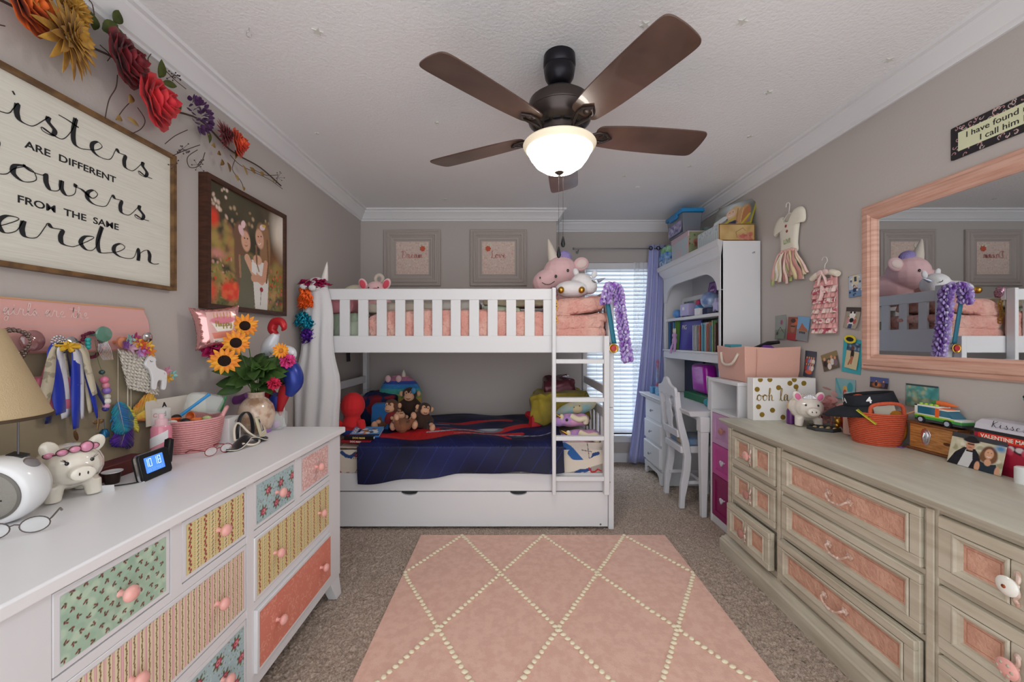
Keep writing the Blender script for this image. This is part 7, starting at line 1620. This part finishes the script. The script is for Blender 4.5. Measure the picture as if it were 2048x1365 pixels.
for i in range(34): cx, cy = r.uniform(.03, .07), r.uniform(.02, .09); cv.ell(cx, cy, .0035, .002, ('#8f9a7a', '#b8727c', '#7a7f8f')[i % 3], r.uniform(0, 180), .3, .8)
cv.panel('drawing', M @ tr(.0025, .0025, .0006), o)
o = thing('sleep_mask', 'black satin sleep mask with cream piping lying on the dresser', 'sleep mask', (-1.085, 1.62, D))
BS = mat('black_satin', '#15161c', .3, sheen=.5)
def mask(u, v): x = 2*u-1; w_ = .034*(1-.35*math.exp(-(x/.18)**2)) * (1-abs(x)**5)**.5 if abs(x) < 1 else 0; return (-1.085+.030*(2*v-1)*(w_/.034)+.010*x, 1.63+.105*x, D+.018+.014*math.cos(x*4)+.012*math.sin(v*5+x*3)*(1-v))
MB().grid(mask, 40, 10).build('mask', BS, o, solid=.006)
e_ = [mask(i/39, 1) for i in range(40)]; MB().tube(e_, .0018, 6).build('piping', mat('satin_cream', '', 0), o)
MB().tube(catmull([(-1.10, 1.58, D+.03), (-1.13, 1.62, D+.07), (-1.14, 1.66, D+.085), (-1.11, 1.68, D+.04), (-1.06, 1.67, D+.012), (-1.05, 1.62, D+.006), (-1.07, 1.58, D+.02)], 5), .004, 8).build('strap', mat('satin_cream', '', 0), o)
m = MB(); m.grid(lambda u, v: (-1.17+.014*v, 1.735+.05*math.cos(PI*u), D+.012+.105*math.sin(PI*u)**.7), 24, 3); m.build('black_headband', BS, solid=.004, label='black arched headband standing before the stone vase', cat='headband')
# ================================================================= HOOK BOARD KNOBS AND HANGING THINGS
def hookknob(px, py, prof, m_, nm, off=.02):
    k = 1.375/(1024-px); y = F*k; z = CH+(HZ-py)*k
    return MB(fr((-1.383, y, z), (0, 1, 0), (0, 0, 1))).lathe([(.006, 0), (.005, off)]+[(r, off+h) for r, h in prof], 24).build(nm, m_, hb), y, z
PG_ = mat('pink_crystal', '#8f5f60', .05, coat=1, spec=.8)
hookknob(48, 682, [(.01, 0), (.028, .008), (.030, .014), (.022, .022), (0, .026)], PG_, 'glass_knob')
hookknob(126, 688, [(.008, 0), (.02, .006), (.022, .012), (.012, .018), (0, .02)], CHROME, 'brooch_knob')
_, ky, kz = hookknob(185, 669, [(.008, 0), (.024, .006), (.026, .010), (.024, .014), (0, .017)], mat('jade', '#5f8a78', .12, coat=.7), 'jade_knob', .035)
hookknob(232, 685, [(.012, 0), (.019, .006), (.019, .014), (.014, .018), (0, .018)], mat('copper_wood', '#c9805f', .4), 'wood_knob')
hookknob(283, 676, [(.008, 0), (.018, .004), (.020, .012), (.012, .018), (0, .02)], CHROME, 'swirl_knob')
def HP(px, py, off=.045): k = (1.40-off)/(1024-px); return V((-1.40+off, F*k, CH+(HZ-py)*k))
m = MB()
c0 = HP(26, 680, .05)
for i in range(26): a = 2*PI*i/26; m.ell(c0+V((.006*math.sin(3*a), .040*math.cos(a), -.012+.040*math.sin(a))), .0058, n=8, m=6)
for i in range(24): a = 2*PI*i/24; m.ell(c0+V((.008, -.004+.034*math.cos(a), -.006+.030*math.sin(a))), .0045, n=8, m=6)
m.build('bead_bracelet', mat('dark_pearl', '#7a6a64', .2, .6), label='double dark silver bead bracelet around the pink glass hook', cat='bracelet')
o = thing('skeleton_key', 'bronze heart topped key hanging from the pink glass hook', 'key', HP(26, 750, .045)); KB = mat('bronze_key', '#7a5a48', .35, .8); a = HP(26, 716); b_ = HP(26, 731)
MB().tube([a, b_], .003, 8).build('ribbon_loop', mat('satin_cream', '', 0), o)
m = MB(); c0 = HP(26, 737)
for sx in (-1, 1): m.tube([c0+V((0, sx*.009+.009*math.cos(t), .005+.008*math.sin(t))) for t in [k*PI/6 for k in range(12)]], .0022, 6, closed=True)
m.tube([c0-V((0, 0, .0)), HP(26, 762)], .003, 8); q = HP(27, 760); m.box(q.x-.002, q.x+.002, q.y, q.y+.012, q.z-.003, q.z+.003).box(q.x-.002, q.x+.002, q.y, q.y+.009, q.z+.006, q.z+.010); m.build('key', KB, o)
def ribbon(pts, wd, m_, par, nm='ribbon', flat=1, tw=0):
    c_ = catmull([tuple(p) for p in pts], 6); vs = []
    for i, p in enumerate(c_):
        t = (c_[min(i+1, len(c_)-1)]-c_[max(i-1, 0)]).normalized(); s = t.cross(V((1, tw*math.sin(i*.4), 0))).normalized(); w_ = (wd[0]+(wd[1]-wd[0])*i/(len(c_)-1))/2
        vs += [p-s*w_, p+s*w_]
    return MB().add(vs, [(2*i, 2*i+1, 2*i+3, 2*i+2) for i in range(len(c_)-1)]).build(nm, m_, par, solid=.0008)
rs_ = thing('award_ribbons', 'royal blue, white and cream spirit ribbons with a yellow bow on the silver hook', 'ribbon', HP(130, 760))
RB = mat('royal_ribbon', '#1733b0', .3, sheen=.6); RN = mat('navy_ribbon', '#101a5c', .35, sheen=.5); RWt = mat('white_ribbon', '#dfe0ea', .35, sheen=.5); RC = mat('cream_ribbon', '#cfc6ae', .5, col2='#a9a08a', cscale=40, ramp=(.55, .6))
for px0, px1, py1, m_, w0, w1, of in ((112, 96, 848, RN, .016, .020, .045), (104, 92, 830, RC, .014, .022, .04), (104, 122, 828, RB, .022, .034, .06), (120, 132, 836, RWt, .012, .030, .052), (128, 150, 800, RN, .012, .02, .05), (128, 140, 812, RC, .010, .014, .05), (150, 152, 858, RB, .024, .022, .06), (160, 165, 838, RWt, .018, .010, .055), (162, 196, 836, RB, .018, .012, .05), (170, 182, 826, RC, .014, .02, .045), (150, 212, 812, RN, .014, .012, .055), (108, 86, 818, RC, .016, .030, .062), (165, 190, 790, RC, .014, .020, .066), (118, 124, 750, RWt, .016, .006, .066), (150, 160, 770, RWt, .020, .014, .064)):
    ribbon([HP(132, 688, .05), HP(px0, 700, of+.008), HP((px0*.5+px1*.5), 700*.5+py1*.5, of), HP(px1, py1, of-.003)], (w0, w1), m_, rs_, tw=.3)
m = MB(); c0 = HP(136, 694, .07)
for k in range(5): a = k*1.2; m.tube([c0, c0+V((.008, .022*math.cos(a), .012*math.sin(a))), c0+V((.0, .034*math.cos(a+.3), .014*math.sin(a+.3))), c0+V((-.004, .016*math.cos(a+.6), .004*math.sin(a+.6)))], [.004, .007, .006, .004], 6)
m.build('yellow_bow', mat('yellow_bow', '#d9ab2c', .5, col2='#1c1a14', cscale=30, ramp=(.6, .62)), rs_)
m = MB(); c0 = HP(118, 685, .066)
for r_i, n in ((.018, 14), (.011, 9), (.004, 4)):
    for k in range(n): a = 2*PI*k/n; m.ell(c0+V((.004*(.02-r_i)*40, r_i*math.cos(a), r_i*math.sin(a))), (.003, .0038, .0038), n=8, m=6)
m.build('silver_flower_brooch', CHROME, rs_)
br = MB()
for k in range(30): a = 2*PI*k/30; c0 = V((-1.372, ky-.006, kz-.035)); br.ell(c0+V((.004*math.sin(k*2.1), .032*math.cos(a)+.003*math.sin(k*1.7), .040*math.sin(a))), .0055, n=8, m=5)
br.build('braided_bracelet', mat('burgundy_braid', '#6a1f3c', .7, bump=.6, bscale=300), label='burgundy braided bracelet hanging on the jade green hook', cat='bracelet')
for i in range(3): MB().ell((-1.358, ky-.030, kz-.018-.012*i), .0075).build('turquoise_bead', mat('turquoise', '#2fa3a0', .2), label='turquoise beads threaded beside the jade green hook', cat='bead', group='turquoise beads at the jade hook')
m = MB()
for k in range(9): m.tube(catmull([(-1.355, ky+.004+.002*k, kz-.01), (-1.35, ky-.006+.005*k, kz-.05), (-1.352, ky+.012+.004*k, kz-.085)], 4), .0012, 5)
m.build('silver_chains', CHROME, label='bundle of thin silver chains hanging below the jade hook', cat='chain')
o = thing('bead_necklace', 'long pastel bead necklace hanging right of the blue ribbons', 'necklace', HP(205, 770))
m = MB(); path = catmull([tuple(HP(*p, .05)) for p in ((190, 680), (196, 720), (204, 745), (212, 775), (214, 800), (210, 822))], 8); m.tube(path, .0008, 5); m.build('string', STM, o)
for i, (t, cl, R) in enumerate(((.5, '#e07a9a', .012), (.58, '#d88a9a', .011), (.66, '#8a6ab8', .012), (.75, '#c9c4b8', .010), (.83, '#e6e2dc', .011), (.42, '#2a4a4a', .008), (.9, '#e0a3c4', .010), (.97, '#3a3a90', .009))):
    MB().ell(path[int(t*(len(path)-1))], R).build('bead', mat('bead'+cl, cl, .2, coat=.5), o)
for px, py, cl, nm, shp in ((197, 848, '#8a6f4f', 'bronze fairy charm', 0), (209, 866, '#1f5f86', 'blue domed glass charm', 1), (152, 872, '#7a5a3a', 'bronze leaf charm', 2)):
    c0 = HP(px, py, .05); m = MB(); m.tube([c0+V((0, -.001, .045)), c0+V((0, 0, .012))], .0008, 5)
    if shp == 0: m.tube([c0+V((0, 0, .014)), c0-V((0, .004, .022))], [.005, .002], 8); [m.ell(c0+V((0, sx*.010, .006)), (.002, .010, .006), Mx.Rotation(rd(25*sx), 4, 'X'), n=8, m=5) for sx in (-1, 1)]
    elif shp == 1: m.lathe([(.0, -.016), (.012, -.015), (.013, .002), (.006, .012), (0, .013)], 16, Mx.Translation(c0))
    else: m.ell(c0, (.002, .006, .018), Mx.Rotation(rd(15), 4, 'X'), n=10, m=6)
    m.build('charm', mat('charm2'+cl, cl, .25, .6), label='%s dangling under the blue ribbons' % nm, cat='charm')
m = MB(); q = soft(-.02, .02, -.06, .06, -.075, .03, n=(30, 16)); c0 = HP(107, 772, .032); m.add([c0+p for p in q.v], q.f); m.jit(.006, 30); m.tube(catmull([tuple(c0+V((0, -.03, .02))), tuple(c0+V((0, -.01, .085))), tuple(c0+V((0, .02, .11))), tuple(c0+V((0, .04, .02)))], 5), .003, 6); m.build('pink_pouch', mat('pink_satin', '#cf6f88', .35, sheen=.5), label='pink satin drawstring pouch hanging behind the blue ribbons', cat='pouch')
# llama hanging
o = thing('llama_plaque', 'fluffy white fringed hanging with a small white llama and bright paper flowers', 'wall hanging', HP(275, 730, .03))
m = MB()
def tp(u, v): p = HP(232+76*u+14*v*(1-u)+6*v, 698+14*u+80*v, .035); return p
rws = 11
for j in range(rws):
    i0 = len(m.v); m.grid(lambda u, v: tp(u, (j+v*1.5)/(rws+.5)) + V((.004+.006*v+.003*math.sin(u*60+j*2)*v, 0, .0015*math.sin(u*45+j))), 50, 3)
m.build('fringe_rows', mat('ivory_fringe', '#e2dcd0', .9, bump=.8, bscale=180, sheen=.4), o, solid=.001)
Tl = fr(HP(308, 748, .052), (.1, 1, -.12), (0, .12, 1)); ll = [(-.030, .045), (-.022, .058), (-.014, .05), (-.006, .045), (.0, .02), (.03, .008), (.036, -.012), (.035, -.045), (.024, -.046), (.022, -.022), (.008, -.022), (.006, -.045), (-.006, -.045), (-.010, -.015), (-.020, .01), (-.036, .025)]
ll = [(p.x*1.25, p.y*1.25) for p in catmull(ll+[ll[0]], 3)][:-1]
la = MB(Tl).prism(ll, 0, .010).build('llama', mat('paper_white', '', 0), o, bevel=.002)
MB(Tl).tube([(-.030, .048, .011), (-.025, .043, .011), (-.019, .045, .011)], .0009, 5).build('eyelid', INK, o)
for i, (px, py, cl) in enumerate(((250, 690, '#7a4a8f'), (262, 696, '#c9a0b8'), (272, 686, '#e0a83a'), (283, 690, '#d8612c'), (268, 676, '#a83a6f'), (296, 692, '#e8b84a'), (258, 678, '#8fb8b0'), (288, 702, '#c04a86'), (278, 706, '#b88ac4'), (300, 704, '#d9822c'), (332, 742, '#c98aa0'), (344, 750, '#8fc4c0'), (336, 756, '#d9a23a'))):
    c0 = HP(px, py, .058); m = MB()
    for k in range(5): leaf(m, c0, (.3, math.cos(k*1.257+i), math.sin(k*1.257+i)), .022, .007, up=(1, 0, 0), cup=-.1)
    m.build('paper_flower', mat('pf'+cl, cl, .6), o, solid=.0006)
# feathers
def feather(px, py0, py1, dx, cl, cl2, label, W=.02, px1=None):
    o = thing('feather', label, 'feather', HP(px, py0, .04)); a = HP(px, py0, .04); b_ = HP(px1 or px+dx, py1, .045); m = MB(); n = 90
    ax = (b_-a); L = ax.length; d_ = ax.normalized(); s = d_.cross(V((1, 0, 0))).normalized()
    for i in range(n):
        t = i/n; w_ = W*math.sin(PI*min(1, .1+t*.95))**.6; p = a+ax*t
        for sg in (-1, 1):
            q = p+(s*sg*w_+d_*w_*.7)*random.uniform(.8, 1.15)+V((random.uniform(-.004, .004), 0, 0)); m.add([p, p+d_*L*.05, q+d_*L*.06, q], [(0, 1, 2, 3)])
    m.build('vane', mat('feather'+cl, cl, .8, col2=cl2, cscale=30, sheen=.5), o, solid=.0004)
    MB().tube([HP(px, 700, .03), a, b_], [.0006, .0008, .0004], 5).build('quill_string', mat('satin_cream', '', 0), o)
feather(236, 803, 866, 14, '#1f9ab0', '#2f6fa8', 'turquoise feather hanging under the llama', .036)
feather(256, 846, 893, -14, '#3a1f86', '#5a2a9a', 'deep purple feather hanging lowest under the llama', .040)
feather(255, 812, 864, 20, '#c9b82a', '#d9cf4a', 'narrow yellow feather hanging between the turquoise and rainbow ones', .012)
feather(262, 838, 806, 52, '#d9862a', '#e0c04a', 'fluffy orange and yellow feather curling right under the llama', .046, px1=312)
# ================================================================= FLORAL GARLAND
ga = thing('floral_garland', 'autumn silk flower swag along the top of the left wall', 'garland', (-1.38, 1.4, 2.22))
def GP(px, py, off=.04): return HP(px, py, off)
VINE = mat('twig', '#4a3a33', .8)
m = MB()
def vine(pts, r=.0025, off=.03): m.tube(catmull([tuple(GP(*p, off)) for p in pts], 5), r, 6)
vine([(-40, -20), (60, 30), (150, 80), (250, 130), (320, 210), (400, 240), (460, 300), (520, 335), (562, 372)], .004, .02)
for p in ([(190, 40), (185, 10), (178, 0)], [(228, 40), (232, 22), (230, 8)], [(235, 150), (232, 175), (218, 200), (210, 238)], [(300, 130), (296, 118), (302, 108)], [(330, 140), (350, 160), (372, 178)], [(265, 200), (250, 215), (240, 228), (232, 240)], [(275, 215), (290, 240), (282, 258), (262, 268)], [(375, 260), (350, 272), (330, 288)], [(400, 290), (372, 300), (345, 312)], [(395, 300), (375, 315), (380, 335), (400, 330), (410, 305)], [(460, 310), (480, 330), (510, 345), (540, 360), (565, 378)], [(470, 320), (465, 340), (480, 360), (486, 372)], [(500, 335), (530, 350), (556, 350)], [(10, 52), (-10, 48)], [(200, 90), (220, 110), (215, 122)]):
    vine(p, .0016)
m.build('vines', VINE, ga)
m = MB()
for cx, cy, n in ((348, 150, 14), (365, 298, 12), (395, 330, 12), (555, 355, 8), (350, 330, 4)):
    c9 = GP(cx, cy, .045)
    for i in range(n): c0 = GP(cx+random.uniform(-14, 14), cy+random.uniform(-12, 12), .045); m.ell(c0, .0028, n=8, m=5); m.tube([c9, c0], .0007, 4)
m.build('berries', mat('dark_berry', '#3a3233', .5), ga)
def gleaf(px, py, a, L, W, m_, nm='leaf'):
    q = MB(); d_ = V((.35, math.cos(rd(a)), math.sin(rd(a)))); leaf(q, GP(px, py, .04), d_, L, W, up=(1, 0, 0), cup=.2); q.build(nm, m_, ga, solid=.0008)
GLF = mat('olive_leaf', '#4f5a1f', .6, col2='#3a451a', cscale=20); TLF = mat('tan_leaf', '#a88a4f', .7, col2='#8a6f3f', cscale=20); BLF = mat('brown_leaf', '#6a4a2a', .7, col2='#8a6a30', cscale=20)
for px, py, a, L, W in ((205, 60, 50, .065, .028), (215, 60, 10, .06, .026), (228, 45, 80, .05, .022), (188, 60, 110, .05, .02), (318, 155, 90, .07, .022), (325, 165, 20, .06, .016), (330, 190, -15, .06, .015), (350, 195, -70, .05, .015), (130, 5, 60, .06, .02), (285, 140, 120, .05, .018), (415, 260, -90, .06, .014), (40, -5, 40, .05, .02), (480, 300, 0, .03, .010)): gleaf(px, py, a, L, W, GLF)
for px, py, a, L, W in ((275, 165, 200, .04, .016), (262, 190, 250, .04, .014), (242, 235, 220, .03, .012), (255, 235, -20, .04, .010), (445, 320, 240, .04, .014), (455, 325, 280, .045, .012), (485, 330, -60, .05, .010), (500, 335, -30, .04, .014), (520, 345, -10, .03, .012), (485, 372, -80, .025, .012), (470, 350, -50, .03, .012), (545, 358, -60, .02, .007), (410, 250, -80, .05, .012), (470, 300, -100, .05, .012), (440, 305, 220, .03, .012), (430, 292, 200, .03, .012)): gleaf(px, py, a, L, W, random.choice([TLF, BLF]))
def bloom(px, py, R, m_, kind, off=.06, c2=None):
    c0 = GP(px, py, off); M = fr(c0, (-.35, 1, 0), (-.1, 0, 1)); m = MB(M)
    if kind == 'dahlia':
        for ring_ in range(6):
            n = 15-2*ring_; rr_ = R*(1-.15*ring_)
            for k in range(n): a = 2*PI*(k+.5*(ring_ % 2))/n; leaf(m, (R*.1*math.cos(a), R*.1*math.sin(a), .006*ring_), (math.cos(a), math.sin(a), .1+.22*ring_), rr_*.92, R*.13, cup=.18)
    elif kind == 'rose':
        for ring_ in range(6):
            n = 6-ring_//2; rr_ = R*(1-.15*ring_); hz = R*(.12+.13*ring_)
            for k in range(n):
                a = 2*PI*k/n+ring_*.7; vs = []
                for i in range(5):
                    for j in range(5):
                        t = i/4; u = (j/4-.5)*2; rad = rr_*(.15+.85*t**(.7 if ring_ < 3 else .45))*(1+.08*t**4*(1-u*u)); an = a+u*PI/n*1.35*(.6+.4*math.sin(PI*t*.6))
                        vs.append((rad*math.cos(an), rad*math.sin(an), hz*t*(1.1-.25*u*u)+.05*R*math.sin(u*4+k)*t))
                m.add(vs, [(i*5+j, i*5+j+1, (i+1)*5+j+1, (i+1)*5+j) for i in range(4) for j in range(4)])
    else:   # ruffled peony / hydrangea made of small curled petals
        n = 90 if kind == 'peony' else 60
        for i in range(n):
            ph = math.acos(1-1.15*(i+.5)/n); th = i*2.4; d_ = V((math.sin(ph)*math.cos(th), math.sin(ph)*math.sin(th), math.cos(ph)*.7))
            L = R*(.9 if kind == 'peony' else .35); leaf(m, d_*R*(.25 if kind == 'peony' else .8), d_+V((0, 0, .15)), L, R*(.30 if kind == 'peony' else .16), up=(math.cos(i*1.3), math.sin(i*1.3), .5), cup=-.25)
    m.build('flower', m_, ga, solid=.0008)
    if c2: MB(M).ell((0, 0, .03*R/.06), (R*.22, R*.22, R*.2)).build('flower_centre', c2, ga)
YD = mat('mustard_petal', '#c9993a', .7, col2='#a87a2a', cscale=25, sheen=.3)
bloom(128, 72, .115, YD, 'dahlia', .07)
bloom(140, 20, .045, YD, 'peony', .05)
bloom(45, 5, .075, mat('orange_silk', '#d9641c', .7, col2='#a8420f', cscale=20, sheen=.3), 'rose', .05)
bloom(242, 118, .085, mat('crimson_silk', '#86101f', .6, col2='#5a0a18', cscale=20, sheen=.4), 'rose', .065)
bloom(302, 200, .100, mat('coral_silk', '#d8333a', .65, col2='#c92434', cscale=20, sheen=.4), 'rose', .06)
bloom(393, 230, .070, mat('plum_silk', '#4a2156', .7, sheen=.4), 'hydrangea', .04)
bloom(446, 268, .062, mat('wine_silk', '#7f0f22', .65, sheen=.4), 'dahlia', .05, mat('sunflower_centre', '', 0))
bloom(472, 286, .064, mat('tangerine_silk', '#e25a2c', .65, col2='#c93a20', cscale=20, sheen=.4), 'rose', .055)
# ================================================================= CEILING STARS AND HOOK
STAR = mat('glow_star', '#d6d6d0', .5)
for i, (px, py, s, nm) in enumerate(((635, 62, .022, 'upper left of the fan, nearest the small hook'), (634, 266, .013, 'over the portrait, far left of the fan'), (873, 245, .015, 'between the two left fan blades'), (912, 119, .020, 'just above the upper left blade'), (1290, 48, .020, 'left of the upper right blade tip'), (1484, 42, .022, 'right of the upper right blade tip'), (1537, 184, .020, 'mid ceiling right of the fan'), (1778, 119, .020, 'nearest the right crown moulding'), (1500, 272, .018, 'right of the lower right blade'), (1275, 374, .020, 'bright one below the lower right blade'), (1249, 352, .016, 'just below the lower right blade'), (1380, 332, .016, 'far right below the fan'), (890, 398, .016, 'far one under the lower left blade'), (905, 322, .014, 'beside the lower left blade'))):
    k = (2.44-CH)/(HZ-py); d_ = F*k; x = (px-1024)*k; m = MB(tr(x, d_, 2.4375, rz=random.uniform(0, 70)))
    m.prism([((s if q % 2 == 0 else s*.42)*math.cos(q*PI/5), (s if q % 2 == 0 else s*.42)*math.sin(q*PI/5)) for q in range(10)], -.002, .0022)
    m.build('ceiling_star', STAR if px != 1275 else mat('bright_star', '#f4f4f2', .4), label='small plastic star stuck on the ceiling, %s' % nm, cat='star', group='plastic stars on the ceiling')
k = (2.44-CH)/(HZ-55); x, d_ = (498-1024)*k, F*k
MB().tube([(x, d_, 2.44), (x, d_, 2.425)]+[(x+.010*math.cos(a), d_, 2.414+.011*math.sin(a)) for a in [PI/2+PI*q/6 for q in range(10)]], .0013, 8).build('ceiling_hook', CHROME, label='small open metal hook in the ceiling above the garland', cat='hook')
